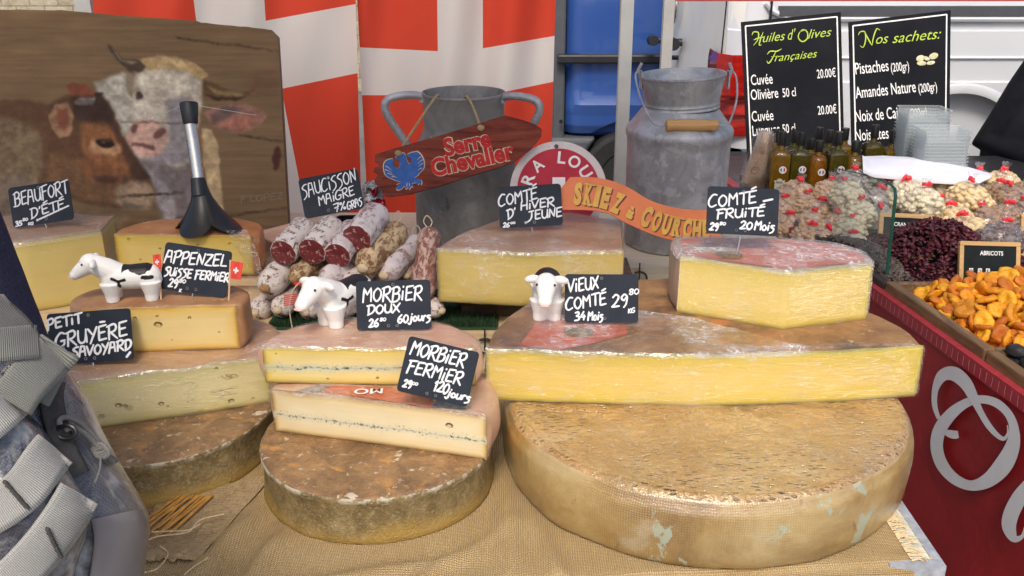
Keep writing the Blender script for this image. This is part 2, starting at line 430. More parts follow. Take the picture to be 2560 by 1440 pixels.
for k in range(4): b.box((-.60, 1.735 + k * .032, .885), (.33, .029, .069))
b.box((-.60, 1.715, .872), (.33, .008, .02)); b.box((-.60, 1.715, .905), (.33, .008, .02))
tag(b.build('slatted_box', m_palewood, None, loc=(-.60, 1.78, .85), smooth=False), 'slatted pale wood box under the orange rind cheese', 'box')
# artificial grass mat: blades in one mesh
m_turf = plain('turf', (.02, .055, .02), .8, var=.5, vs=300)
b = MB(); b.box((-.235, 1.70, .8525), (.42, .20, .005)); rr = random.Random(5)
for k in range(5200):
    x = rr.uniform(-.44, -.03); y = rr.uniform(1.602, 1.70 if k % 3 else 1.62); h = rr.uniform(.006, .013); a = rr.uniform(0, 6.28); w = .0012
    dx, dy = math.cos(a) * w, math.sin(a) * w; lx, ly = rr.uniform(-.004, .004), rr.uniform(-.006, .003)
    b.add([(x - dx, y - dy, .855), (x + dx, y + dy, .855), (x + lx, y + ly, .855 + h)], [(0, 1, 2)])
tag(b.build('grass_mat', m_turf, None, loc=(-.235, 1.70, .85), smooth=False), 'dark green artificial grass mat under the dry sausages', 'mat')

# ---------------------------------------------------------------- tent posts, and an unseen roof strip shaped to shade the back rows
m_post = plain('pale_aluminium', (.50, .50, .47), .45, .3, .08, 20)
def post(x, y, label, w=.031, top=2.3):
    t = thing('tent_post', label, 'post', (x, y, GZ))
    b = MB(); b.box((x, y, (GZ + top) / 2), (w, w, top - GZ)); b.build('pole', m_post, t, smooth=False)
    b = MB(); b.box((x, y, GZ + .012), (.12, .12, .008)); b.build('foot', m_leg, t, smooth=False)
    return t
P1 = at_y(1556, 300, 2.47); post(P1.x, 2.47, 'pale aluminium tent post standing between the blue van and the right milk can')
P2 = at_y(214, 10, 2.52); post(P2.x, 2.52, 'pale aluminium tent post behind the left flag and the cow painting', .04)
m_canvas = plain('shade_canvas', (.50, .30, .24), .8, var=.1, vs=3)
cn = thing('shade_canopy', 'unseen strip of red tent roof, shaped to shade the back of the stall', 'shade_canopy', (-.45, 1.5, 2.3))
b = MB(); b.grid([[(x, y, 2.3 + .25 * (1 - abs(x + .45) / 1.3) * (1 - abs(y - 1.06) / .6)) for x in np.linspace(-1.75, .75, 15)] for y in np.linspace(.62, 1.50, 9)]); b.build('shade_cloth', m_canvas, cn, angle=180)  # unseen strip sized so flags catch sun and back rows stay shaded

# ---------------------------------------------------------------- flags: red with a white cross
def fabric(m, c, h):
    w = m.noise(900, 2, .5, stretch=(1, 1, .2)); return c, w
def cloth(name, c, var=.06):
    m = NT(name); f = m.noise(7, 4, stretch=(1, 1, .35)); c = C4(c)
    m.col(m.ramp(f, [(.3, tuple(x * (1 - var) for x in c[:3])), (.7, tuple(min(1, x * (1 + var)) for x in c[:3]))])).p(rough=.8, spec=.15, normal=m.bump(m.noise(700, 2), .1, .0006))
    t = m.t.nodes.new('ShaderNodeBsdfTranslucent'); mx = m.t.nodes.new('ShaderNodeMixShader'); mx.inputs[0].default_value = .5
    t.inputs[0].default_value = C4(c); m.t.links.new(m.b.outputs[0], mx.inputs[1]); m.t.links.new(t.outputs[0], mx.inputs[2]); m.t.links.new(mx.outputs[0], m.out.inputs[0])
    return m.mat
m_fred = cloth('flag_red', (.80, .085, .045)); m_fwhite = cloth('flag_white', (.84, .78, .72))
def lerp(pts, x):
    """piecewise-linear y(x)"""
    if x <= pts[0][0]: return pts[0][1] + (x - pts[0][0]) * ((pts[1][1] - pts[0][1]) / (pts[1][0] - pts[0][0]))
    for (a, ya), (c, yc) in zip(pts, pts[1:]):
        if x <= c: return ya + (yc - ya) * (x - a) / (c - a)
    (a, ya), (c, yc) = pts[-2:]; return ya + (yc - ya) * (x - a) / (c - a)
def flag(name, label, Y, edges, hbar, pxs, fold):
    """edges: four functions x(y) = left, cross left, cross right, right; hbar: two functions y(x)"""
    cols = []
    for k in range(3):
        n = (14, 8, 14)[k]
        cols += [(k, i / n) for i in range(n)]
    cols.append((2, 1.0)); rows_ = []
    for k in range(3):
        n = (9, 5, 12)[k]
        rows_ += [(k, i / n) for i in range(n)]
    rows_.append((2, 1.0))
    vs = []
    for (rk, rt) in rows_:
        row = []
        for (ck, ct) in cols:
            y0 = [-520, None, None, pxs]
            x = None; y = 100
            for _ in range(4):
                xs = [e(y) for e in edges]; x = xs[ck] + (xs[ck + 1] - xs[ck]) * ct
                ys = [-520, hbar[0](x), hbar[1](x), pxs]; y = ys[rk] + (ys[rk + 1] - ys[rk]) * rt
            row.append(at_y(x, y, Y + fold(x, y)))
        vs.append(row)
    nr, nc = len(vs), len(vs[0])
    b = MB(); mi = []
    for i in range(nr - 1):
        for j in range(nc - 1):
            mi.append(1 if (rows_[i][0] == 1 or cols[j][0] == 1) else 0)
    b.grid(vs, flip=True); b.m = mi
    o = b.build(name, [m_fred, m_fwhite], None, loc=(at_y(edges[1](300), 300, Y).x, Y, 1.0), angle=180)
    return tag(o, label, 'flag', 'red flags with white crosses hung behind the stall')
flag('cross_flag', 'red flag with white cross hanging straight behind the left milk can', 2.56,
     [lambda y: 893 + .05 * y, lambda y: 1093 + .012 * y, lambda y: 1207 + .0 * y, lambda y: 1389 - .028 * y],
     [lambda x: lerp([(893, 118), (1093, 128), (1207, 121), (1385, 90)], x), lambda x: lerp([(893, 238), (1100, 238), (1250, 232), (1380, 205)], x)], 720,
     lambda x, y: .034 * math.sin(x / 42) * math.sin(x / 97 + y / 500) + .014 * math.sin(x / 21 + y / 160))
flag('cross_flag', 'creased red flag with white cross half hidden by the cow painting', 2.5,
     [lambda y: 232 + .05 * y, lambda y: 484 + .13 * y, lambda y: lerp([(0, 661), (52, 664), (222, 703), (440, 746), (580, 771)], y), lambda y: 889 + .028 * y],
     [lambda x: lerp([(235, 60), (490, 58), (664, 52), (890, 10)], x), lambda x: lerp([(235, 260), (520, 250), (703, 222), (893, 183)], x)], 700,
     lambda x, y: .03 * math.sin(x / 50 + 1) * math.sin(x / 120 + y / 400) + .012 * math.sin(x / 26 + y / 130))
# ================================================================ CHEESE
def paste(name, core, edge, rim, width=.18, line=None, specks=0, eyes=0, cracks=0, rough=.38, seed=0):
    """cut paste: core colour, darker towards the rind (UV carries the distance to it in decimetres)"""
    m = NT(name); uv = m.sep('UV'); d = m.math('MINIMUM', uv[0], uv[1])
    d = m.math('ADD', d, m.math('MULTIPLY', m.math('SUBTRACT', m.noise(18, 4, seed=seed), .5), .05))
    c = m.ramp(d, [(0, tuple(x * .45 for x in rim)), (.022, rim), (.06, edge), (width, tuple((a + b) / 2 for a, b in zip(core, edge))), (min(.95, width * 2.4), core)])
    c = m.mix(m.rng(m.noise(14, 5, seed=seed + 2), .35, .7, 0, .22), c, tuple(x * .80 for x in core))
    c = m.mix(m.rng(m.noise(40, 3, seed=seed + 4, stretch=(.3, 1, 5)), .55, .75, 0, .25), c, tuple(min(1, x * 1.1) for x in core))
    drag = m.noise(26, 4, .7, .2, stretch=(.12, .12, 9), seed=seed + 12); c = m.mix(m.rng(drag, .50, .72, 0, .17), c, tuple(x * .74 for x in core)); c = m.mix(m.rng(drag, .28, .42, .12, 0), c, tuple(min(1, x * 1.12) for x in core))
    blot = m.noise(5, 5, .6, seed=seed + 14); c = m.mix(m.rng(blot, .52, .70, 0, .45), c, tuple((a + b * .9) / 2 for a, b in zip(core, edge)))
    h = m.math('ADD', m.noise(120, 5, seed=seed + 5, stretch=(.4, 1, 1.6)), m.math('MULTIPLY', drag, .8))
    if specks:
        v = m.voro(95); c = m.mix(m.math('MULTIPLY', m.rng(v, .08, .17, .6 * specks, 0), m.rng(m.noise(12, 2, seed=seed + 20), .45, .6)), c, (.95, .86, .55))
    if eyes:
        v = m.voro(11 * eyes, stretch=(1, 1, 1.25)); k = m.rng(v, .05, .10, 1, 0); c = m.mix(m.math('MULTIPLY', k, .55), c, tuple(x * .55 for x in edge)); h = m.math('SUBTRACT', h, m.math('MULTIPLY', k, 2))
    if cracks:
        nz = m.noise(6, 3, .5, 1.2, stretch=(1, 1, 6), seed=seed + 7); k = m.math('MULTIPLY', m.rng(m.math('ABSOLUTE', m.math('SUBTRACT', nz, .5)), .0, .010, 1, 0), m.rng(m.noise(9, 2, seed=seed + 8), .55, .62))
        c = m.mix(m.math('MULTIPLY', k, .7 * cracks), c, (.22, .13, .03)); h = m.math('SUBTRACT', h, m.math('MULTIPLY', k, 1.5))
    if line:
        zc, amp, w, lc, gl = line; o = m.sep('Object')
        wob = m.math('MULTIPLY', m.math('SUBTRACT', m.noise(22, 5, stretch=(1, 1, .001), seed=seed + 3), .5), amp)
        q = m.math('ABSOLUTE', m.math('SUBTRACT', m.math('SUBTRACT', o[2], zc), wob))
        body = m.rng(q, 0, w * 3.5, .75, 0); c = m.mix(body, c, gl)
        thin = m.math('MULTIPLY', m.rng(q, w * .25, w * 1.1, 1, 0), m.rng(m.noise(120, 5, .75, seed=seed + 6), .50, .62))
        c = m.mix(thin, c, lc)
        dots = m.math('MULTIPLY', m.rng(q, w, w * 4.5, 1, 0), m.rng(m.noise(330, 2, seed=seed + 1), .62, .68)); c = m.mix(m.math('MULTIPLY', dots, .7), c, lc)
        fine = m.math('MULTIPLY', m.rng(q, w * .08, w * .22, 1, 0), .3); c = m.mix(fine, c, lc)
    m.col(c).p(rough=rough, sss=.12, coat=.3, coatr=.22, normal=m.bump(h, .18, .0012)); m.b.inputs['Subsurface Radius'].default_value = (.01, .006, .002)
    return m.mat
m_p_comte = paste('young_paste', (.78, .60, .19), (.66, .50, .10), (.42, .32, .08), .12)
m_p_gold = paste('golden_paste', (.83, .60, .17), (.69, .52, .04), (.40, .34, .03), .22, specks=1, seed=3)
m_p_fruit = paste('yellow_paste', (.83, .64, .19), (.71, .55, .07), (.42, .36, .04), .14, specks=.4, seed=5)
m_p_pale = paste('pale_green_paste', (.80, .70, .36), (.66, .57, .20), (.42, .36, .12), .12, eyes=1.0, cracks=1, seed=7)
m_p_app = paste('ivory_paste', (.78, .61, .27), (.70, .45, .09), (.40, .21, .04), .10, eyes=.9, seed=9)
m_p_beau = paste('beaufort_paste', (.66, .52, .19), (.55, .43, .10), (.36, .27, .06), .10, cracks=.5, seed=11)
m_p_or = paste('deep_yellow_paste', (.68, .50, .15), (.58, .40, .05), (.38, .22, .02), .12, eyes=1.2, seed=13)
m_p_md = paste('morbier_paste', (.82, .68, .34), (.72, .54, .12), (.42, .30, .06), .13, line=(.026, .016, .0026, (.05, .07, .075), (.52, .56, .44)), seed=15)
m_p_mf = paste('pale_morbier_paste', (.82, .71, .46), (.74, .56, .26), (.46, .28, .10), .10, line=(.029, .006, .0024, (.05, .055, .05), (.66, .64, .48)), seed=17)
m_r_brown = mottled('brown_rind', [(.25, (.075, .04, .018)), (.43, (.19, .105, .048)), (.58, (.34, .19, .08)), (.75, (.46, .29, .14))], 18, 10, .75, rough=.42, bump=.8, bscale=110, bdist=.004,
                    coat=.35, coatr=.25, layers=[(22, .56, .66, (.56, .27, .07), .8), (30, .62, .66, (.66, .56, .42), .85), (75, .60, .68, (.70, .60, .46), .7), (14, .56, .70, (.06, .038, .022), .7)])
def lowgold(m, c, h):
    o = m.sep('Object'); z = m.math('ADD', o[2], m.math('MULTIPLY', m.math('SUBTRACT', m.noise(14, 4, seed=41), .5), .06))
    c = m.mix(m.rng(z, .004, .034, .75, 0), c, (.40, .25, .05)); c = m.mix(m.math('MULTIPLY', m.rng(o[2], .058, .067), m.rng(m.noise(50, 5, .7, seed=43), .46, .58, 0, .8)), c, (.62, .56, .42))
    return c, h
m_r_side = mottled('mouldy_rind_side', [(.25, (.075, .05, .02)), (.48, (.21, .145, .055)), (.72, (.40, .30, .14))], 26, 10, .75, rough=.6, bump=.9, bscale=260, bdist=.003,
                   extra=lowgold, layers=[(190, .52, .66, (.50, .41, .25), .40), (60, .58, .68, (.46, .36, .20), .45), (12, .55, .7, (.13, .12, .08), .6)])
def weave(m, c, h):
    w1 = m.t.nodes.new('ShaderNodeTexWave'); w1.bands_direction = 'Z'; w1.inputs['Scale'].default_value = 95; w1.inputs['Distortion'].default_value = 5; w1.inputs['Detail'].default_value = 3
    m.t.links.new(m.coord((1, 1, 1)), w1.inputs[0])
    o = m.sep('Object'); ang = m.math('ADD', m.math('ARCTAN2', o[1], o[0]), m.math('MULTIPLY', m.noise(25, 3, seed=33), .016)); s = m.math('SINE', m.math('MULTIPLY', ang, 560))
    k = m.math('MULTIPLY', w1.outputs['Fac'], m.math('ADD', m.math('MULTIPLY', s, .5), .5))
    msk = m.rng(m.noise(9, 5, seed=21), .38, .62)
    c = m.mix(m.math('MULTIPLY', m.math('MULTIPLY', k, msk), .34), c, (.72, .57, .33)); return c, m.math('ADD', m.math('MULTIPLY', h, .6), m.math('MULTIPLY', m.math('MULTIPLY', k, msk), .16))
def pits(m, c, h):
    v = m.voro(105, stretch=(.62, 1.5, 1)); area = m.rng(m.noise(5, 3, seed=31), .36, .56)
    k = m.math('MULTIPLY', m.rng(v, .14, .34, 1, 0), area)
    c = m.mix(m.math('MULTIPLY', k, .85), c, (.12, .065, .02))
    vein = m.rng(m.math('ABSOLUTE', m.math('SUBTRACT', m.noise(60, 5, .6, 1.5, seed=12), .5)), 0, .03, 1, 0)
    c = m.mix(m.math('MULTIPLY', vein, m.rng(m.noise(6, 3, seed=14), .4, .62, .15, .8)), c, (.78, .64, .40))
    c = m.mix(m.rng(m.noise(3.2, 3, seed=17), .42, .66, 0, .30), c, (.46, .20, .03))
    return c, m.math('ADD', m.math('ADD', m.math('SUBTRACT', m.math('MULTIPLY', h, .8), m.math('MULTIPLY', k, 1.1)), m.math('MULTIPLY', vein, .25)), m.math('MULTIPLY', m.noise(14, 3, seed=44), 4.0))
m_r_gold = mottled('golden_rind', [(.28, (.22, .115, .028)), (.44, (.42, .24, .065)), (.58, (.56, .36, .13)), (.76, (.66, .50, .27))], 10, 9, .7, rough=.36, bump=.85, bscale=110, bdist=.004, coat=1.0, coatr=.12, coat_ior=2.0, extra=pits,
                   stretch=(.6, 1.2, 1), layers=[(140, .55, .64, (.68, .52, .27), .6, (.5, 1.6, 1)), (6, .56, .72, (.40, .35, .24), .65), (26, .66, .70, (.72, .66, .55), .6)])
m_r_goldside = mottled('golden_rind_side', [(.30, (.17, .085, .022)), (.45, (.33, .205, .065)), (.58, (.44, .31, .125)), (.75, (.56, .44, .23))], 7, 9, .68, rough=.36, bump=.6, bscale=180, bdist=.0022, coat=.8, coatr=.16, coat_ior=1.8, extra=weave,
                       layers=[(9, .55, .66, (.46, .22, .03), .7), (13, .62, .645, (.36, .41, .31), .9, (1, 1, .7)), (8, .58, .70, (.46, .40, .28), .6), (40, .62, .70, (.12, .07, .02), .5)])
m_r_orange = mottled('orange_rind', [(.3, (.36, .13, .045)), (.6, (.52, .22, .08)), (.8, (.58, .31, .15))], 18, 8, rough=.42, bump=.3, coat=.25, layers=[(40, .58, .68, (.62, .42, .28), .5)])
m_r_tan = mottled('tan_rind', [(.3, (.34, .18, .09)), (.55, (.50, .30, .17)), (.8, (.58, .40, .25))], 13, 8, rough=.5, bump=.4, stretch=(.6, 1, 1), coat=.2, layers=[(30, .56, .66, (.62, .40, .31), .6), (60, .62, .7, (.25, .12, .06), .5)])
m_r_pink = mottled('pinkish_rind', [(.3, (.52, .29, .17)), (.55, (.62, .38, .25)), (.8, (.66, .47, .33))], 15, 7, rough=.45, bump=.3, coat=.3, layers=[(20, .58, .7, (.66, .52, .42), .5), (90, .64, .7, (.40, .18, .09), .5)])
m_r_dark = mottled('weathered_rind', [(.25, (.13, .065, .03)), (.45, (.27, .14, .055)), (.65, (.40, .22, .09)), (.8, (.46, .30, .16))], 14, 9, .7, rough=.6, bump=.6, bscale=110, bdist=.003,
                   layers=[(9, .55, .68, (.09, .06, .035), .8), (55, .62, .68, (.58, .47, .32), .6), (7, .58, .66, (.50, .17, .05), .7)])
m_r_grey = mottled('greyish_rind', [(.3, (.30, .20, .14)), (.6, (.43, .30, .22)), (.8, (.50, .38, .30))], 15, 8, rough=.5, bump=.3, layers=[(40, .6, .7, (.55, .46, .38), .5)])
m_label = mottled('red_label_paper', [(.3, (.46, .10, .05)), (.7, (.60, .17, .09))], 16, 7, rough=.5, bump=.2, layers=[(24, .60, .66, (.60, .34, .16), .5)])
m_stamp = mottled('brown_stamp', [(.4, (.10, .06, .02)), (.6, (.30, .20, .08))], 160, 5, rough=.6)

def film_mat(name, amount=.30, white=.35, scale=26, stretch=(1, 3, 3), glint_col=(.95, .93, .93), rot=(0, .35, .5), lines=0.0):
    m = NT(name); t = m.t
    tr = t.nodes.new('ShaderNodeBsdfTransparent'); gl = t.nodes.new('ShaderNodeBsdfGlossy'); gl.inputs['Roughness'].default_value = .16; gl.inputs[0].default_value = (1, 1, 1, 1)
    df = t.nodes.new('ShaderNodeBsdfDiffuse'); df.inputs[0].default_value = C4(glint_col)
    a = m.noise(scale, 5, .6, 1.5, stretch=stretch, rot=rot); bn = m.noise(scale * 4, 4, .6, .8, stretch=stretch, rot=rot, seed=2)
    ridge = m.math('ABSOLUTE', m.math('SUBTRACT', a, .5)); r1 = m.rng(ridge, 0, .035, 1, 0)
    ridge2 = m.math('ABSOLUTE', m.math('SUBTRACT', bn, .5)); r2 = m.rng(ridge2, 0, .03, 1, 0)
    area = m.rng(m.noise(scale * .35, 3, seed=5), .45, .66)
    h = m.math('ADD', m.math('MULTIPLY', r1, .6), m.math('ADD', m.math('MULTIPLY', r2, .3), a))
    bp = m.bump(h, .55, .004); t.links.new(bp, gl.inputs['Normal'])
    lw = t.nodes.new('ShaderNodeLayerWeight'); lw.inputs[0].default_value = .25; t.links.new(bp, lw.inputs[1])
    g = m.math('ADD', m.math('MULTIPLY', lw.outputs['Facing'], amount), .085)
    m1 = t.nodes.new('ShaderNodeMixShader'); m.set(m1.inputs[0], g); t.links.new(tr.outputs[0], m1.inputs[1]); t.links.new(gl.outputs[0], m1.inputs[2])
    k = m.math('MULTIPLY', m.math('ADD', m.math('MULTIPLY', r1, .7), m.math('MULTIPLY', r2, .45)), m.math('MULTIPLY', area, white))  # white diffuse along the ridges paints the highlights of wrinkled film
    sc = m.noise(70, 3, .5, .3, stretch=(.12, .12, 1.5), rot=(0, .12, 0), seed=8); k2 = m.rng(m.math('ABSOLUTE', m.math('SUBTRACT', sc, .5)), 0, .012, 1, 0)
    k = m.math('ADD', k, m.math('MULTIPLY', m.math('MULTIPLY', k2, m.rng(m.noise(9, 3, seed=11), .5, .6)), lines)); k = m.math('ADD', k, m.math('MULTIPLY', area, white * .10))  # thin white lines paint stretch highlights, pale patches a painted haze
    m2 = t.nodes.new('ShaderNodeMixShader'); m.set(m2.inputs[0], k); t.links.new(m1.outputs[0], m2.inputs[1]); t.links.new(df.outputs[0], m2.inputs[2])
    t.links.new(m2.outputs[0], m.out.inputs[0]); t.nodes.remove(m.b); return m.mat
m_film_face = film_mat('stretch_film', .22, .24, 30, (.25, 1, 2.2), rot=(0, .25, 0), lines=.30)
m_film_top = film_mat('crinkled_film', .45, .75, 24, (1, 1.6, 2))
m_film_soft = film_mat('thin_film', .25, .40, 20, (1, 1.6, 2))

def resample(pts, step):
    P = [Vector(p) for p in pts]; out = []
    for a, b_ in zip(P, P[1:]):
        n = max(1, round((b_ - a).length / step))
        out += [a + (b_ - a) * (k / n) for k in range(n)]
    return out + [P[-1]]
class Piece:
    """a cut piece of cheese: cut = front outline left to right (corners kept), rind = the rest back to the start; both in plan, at heights z0..z1"""
    def __init__(s, cut, rind, z0, z1, rr=.010, bulge=.006, ends=(True, True), amp=.0012, seed=0, sag=0, lean=0.0, step=.006):
        s.z0, s.z1 = z0, z1
        c = resample(cut, step); r = resample(catmull([Vector(p) for p in rind], 8), step)
        s.nc = len(c); pts = c + r[1:-1]; s.N = len(pts); s.P = pts
        nrm = []
        for i in range(s.N):
            t = pts[(i + 1) % s.N] - pts[i - 1]; nrm.append(Vector((t.y, -t.x)).normalized())
        s.nrm = nrm
        arc = [0]
        for i in range(1, s.N): arc.append(arc[-1] + (pts[i] - pts[i - 1]).length)
        s.L = arc[s.nc - 1]
        tot = arc[-1] + (pts[0] - pts[-1]).length
        s.rk = []
        for i in range(s.N):
            if i < s.nc: s.rk.append(0)
            else: s.rk.append(min(1, (arc[i] - s.L) / .012, (tot - arc[i]) / .012))
        s.arc, s.ends, s.rr, s.bulge, s.amp, s.seed, s.sag = arc, ends, rr, bulge, amp, seed, sag
        s.cen = sum(pts, Vector((0, 0))) / s.N; s.lean = lean
        s.hs = [0, .06, .14, .26, .40, .55, .70, .82, .91, .97, 1]
    def at(s, i, h, off=0):
        H = s.z1 - s.z0; k = s.rk[i]; d = 0
        e = min(h, 1 - h) * H
        if e < s.rr: d = s.rr - math.sqrt(max(0, s.rr ** 2 - (s.rr - e) ** 2))
        q = s.P[i] + s.nrm[i] * (k * (-d + s.bulge * math.sin(math.pi * h)) + off)
        cut_r = .002 * max(0, 1 - e / .003) * (1 - k)
        q = q - s.nrm[i] * cut_r
        nz = mnoise.noise((s.P[i].x * 28 + s.seed, s.P[i].y * 28, h * 2.5)) * s.amp * (1 + k)
        q = q + s.nrm[i] * nz
        z = s.z0 + h * H
        if h == 1: z += s.topz(q) + off
        elif h > .8: z += s.topz(q) * (h - .8) / .2
        return Vector((q.x, q.y, z))
    def topz(s, q):
        dd = (q - s.cen).length
        return s.amp * 1.5 * mnoise.noise((q.x * 18 + s.seed, q.y * 18, 3.1)) + s.sag * (q.x - s.cen.x)
    def build(s, name, label, group, m_rind, m_paste, film=None, film_face=None, film_range=(0, 1)):
        t = thing(name, label, 'cheese', (s.cen.x, s.cen.y, s.z0), group); s.t = t
        rows = [[s.at(i, h) for i in range(s.N)] for h in s.hs]
        b = MB(); base = {}
        flat = [p for r in rows for p in r]; N, nh = s.N, len(s.hs)
        rings = [.985, .95, .88, .78, .66, .54, .42, .30, .19, .09]
        top = []
        for f in rings:
            for i in range(N):
                q = s.cen + (Vector(rows[-1][i][:2]) - s.cen) * f; z = s.z1 + s.topz(q) + .0008 * (1 - f) ** .5
                z += s.amp * .6 * mnoise.noise((q.x * 60, q.y * 60, s.seed)); top.append(Vector((q.x, q.y, z)))
        ctr = Vector((s.cen.x, s.cen.y, s.z1 + s.topz(s.cen))); bot = Vector((s.cen.x, s.cen.y, s.z0))
        V = flat + top + [ctr, bot]; F = []
        for h in range(nh - 1):
            for i in range(N):
                j = (i + 1) % N
                if i < s.nc - 1: continue
                F.append((h * N + i, h * N + j, (h + 1) * N + j, (h + 1) * N + i))
        o = (nh - 1) * N
        for k in range(len(rings)):
            a = o + k * N; c = a + N
            for i in range(N): F.append((a + i, a + (i + 1) % N, c + (i + 1) % N, c + i))
        last = o + len(rings) * N; T = len(V) - 2
        for i in range(N): F.append((last + i, last + (i + 1) % N, T)); F.append(((i + 1) % N, i, T + 1))
        b.add(V, F); b.build('rind', m_rind, t, angle=50)
        s.face('cut_face', m_paste, t)
        if film: s.film_top(film, t, film_range)
        if film_face: s.face('wrapping', film_face, t, .0016)
        return t
    def face(s, name, m, t, off=0.0, i0=0, i1=None):
        i1 = i1 if i1 is not None else s.nc; uv = []; rows = []
        for h in s.hs:
            row = []
            for i in range(i0, i1):
                p = s.at(i, min(1, h), off)
                if off: p = p + Vector((s.nrm[i].x, s.nrm[i].y, 0)) * (.0008 * (1 + mnoise.noise((s.arc[i] * 40, h * 3, 5))))
                row.append(p); dl = s.arc[i] if s.ends[0] else 9; dr = (s.L - s.arc[i]) if s.ends[1] else 9
                uv.append((min(1, min(dl, dr) * 10), min(h, 1 - h) * (s.z1 - s.z0) * 10))
            rows.append(row)
        b = MB(); b.grid(rows); o = b.build(name, m, t, angle=60)
        l = o.data.uv_layers.new(name='UVMap'); vi = np.zeros(len(o.data.loops), int); o.data.loops.foreach_get('vertex_index', vi)
        l.data.foreach_set('uv', np.array(uv)[vi].astype(np.float32).ravel()); return o
    def film_top(s, m, t, rg=(0, 1), drop=.006):
        """clinging film over the top, pulled a little over the edges, crinkled"""
        N = s.N; b = MB(); rings = [1.0, .97, .93, .88, .82, .76, .70, .62, .54, .46, .38, .30, .22, .14, .07]
        V = []
        for i in range(N):
            p = s.at(i, .93, .0022); V.append(p)
        for i in range(N):
            p = s.at(i, 1, .002); V.append(Vector((p.x, p.y, p.z + .0008)))
        for f in rings[1:]:
            for i in range(N):
                q = s.cen + (Vector(s.at(i, 1)[:2]) - s.cen) * f
                cr = abs(mnoise.noise((q.x * 45 + s.seed, q.y * 70, 7))) * .0035 + abs(mnoise.noise((q.x * 110, q.y * 150, 2))) * .0016
                V.append(Vector((q.x, q.y, s.z1 + s.topz(q) + .0016 + cr)))
        V.append(Vector((s.cen.x, s.cen.y, s.z1 + s.topz(s.cen) + .003)))
        F = []; K = len(rings)
        lo, hi = int(rg[0] * N), int(rg[1] * N)
        for k in range(K):
            for i in range(lo, hi):
                j = (i + 1) % N
                F.append((k * N + i, k * N + j, (k + 1) * N + j, (k + 1) * N + i))
        for i in range(lo, hi): F.append((K * N + i, K * N + (i + 1) % N, len(V) - 1))
        b.add(V, F); return b.build('wrapping', m, t, angle=180)
def ruffle(t, path, m, w=.012, up=.006, seed=0, out=Vector((0, -1, 0))):
    """a gathered fold of film standing along an edge"""
    P = catmull(path, 14); rows = [[], [], [], []]; n = len(P)
    for i, p in enumerate(P):
        f = math.sin(math.pi * i / (n - 1)) ** .5
        a = mnoise.noise((i * .33 + seed, 1, 0)); c = mnoise.noise((i * .6 + seed, 4, 2)); d = mnoise.noise((i * .9 + seed, 9, 2))
        rows[0].append(p + Vector((0, .010, .0005)) * (f + .1))
        rows[1].append(p + Vector((.002 * c, .004 * a, up * f * (.45 + .5 * abs(c)))))
        rows[2].append(p + out * (w * .35 * f) + Vector((.004 * d, 0, up * f * (.5 + .8 * a))))
        rows[3].append(p + out * (.003 + .004 * f * abs(c)) + Vector((.005 * a, 0, -w * f * (.3 + .9 * abs(d)))))
    b = MB(); b.grid(rows); return b.build('film_fold', m, t, angle=180)

def wheel(name, label, c, r, h, rr, m_top, m_side, amp=.0015, seed=0, bulge=.004, group='whole cheese wheels on the burlap', n=160, concave=0, tilt=None):
    rows = []; hs = [0, .04, .10, .2, .35, .5, .65, .8, .9, .96, 1.0]
    prof = [(r - rr * .35, 0), (r - rr * .05, .05 * h)]
    for k in np.linspace(.14, .82, 9): prof.append((r + (bulge - concave) * math.sin(math.pi * k), k * h))
    for a in np.linspace(0, math.pi / 2, 6): prof.append((r - rr + rr * math.cos(a), h - rr * .8 + rr * .8 * math.sin(a)))
    nt = len(prof)
    for f in np.linspace(.965, .05, 22): prof.append((r * f - rr * .2 * (f > .9), h))
    b = MB(); V = []
    for i, (pr, pz) in enumerate(prof):
        for k in range(n):
            a = 2 * math.pi * k / n; x, y = math.cos(a), math.sin(a)
            wob = 1 + .010 * math.sin(2 * a + seed) + .006 * math.sin(3 * a + seed * 2)
            q = Vector((x * pr * wob, y * pr * wob, pz)); nz = mnoise.noise((q.x * 14 + seed, q.y * 14, q.z * 14)) * amp * 1.4 + mnoise.noise((q.x * 55, q.y * 55 + seed, q.z * 55)) * amp * .5
            if i < nt - 3: q += Vector((x, y, 0)) * nz
            elif pz > h * .5: q.z += nz
            if i == 0: q.z = 0
            V.append(q)
    F = []; mi = []
    for i in range(len(prof) - 1):
        for k in range(n):
            F.append((i * n + k, i * n + (k + 1) % n, (i + 1) * n + (k + 1) % n, (i + 1) * n + k)); mi.append(0 if i >= nt - 4 else 1)
    V.append(Vector((0, 0, h))); T = len(V) - 1; o = (len(prof) - 1) * n
    for k in range(n): F.append((o + k, o + (k + 1) % n, T)); mi.append(0)
    F.append(tuple(range(n))[::-1]); mi.append(1)
    b.add(V, F); b.m = mi
    me = b.mesh(name, 60); ob = link(name, me, None, [m_top, m_side], c)
    return tag(ob, label, 'cheese', group)
W1H, W5H, W0H = .105, .072, .070
wheel('whole_cheese', 'largest whole cheese wheel with shiny golden pitted rind on the burlap', (.2825, 1.281, TOP), .2895, W1H, .019, m_r_gold, m_r_goldside, .0028, 1, .006)
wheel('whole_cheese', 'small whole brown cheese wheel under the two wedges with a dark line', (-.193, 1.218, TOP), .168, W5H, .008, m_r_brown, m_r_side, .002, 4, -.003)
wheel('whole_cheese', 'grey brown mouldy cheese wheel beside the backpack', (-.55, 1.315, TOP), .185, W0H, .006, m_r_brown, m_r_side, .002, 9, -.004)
CG = 'cut pieces of cheese stacked on the stall'
def arc(cx, cy, rx, ry, a0, a1, n=14): return [(cx + rx * math.cos(R_(a)), cy + ry * math.sin(R_(a))) for a in np.linspace(a0, a1, n)]
Z = XY
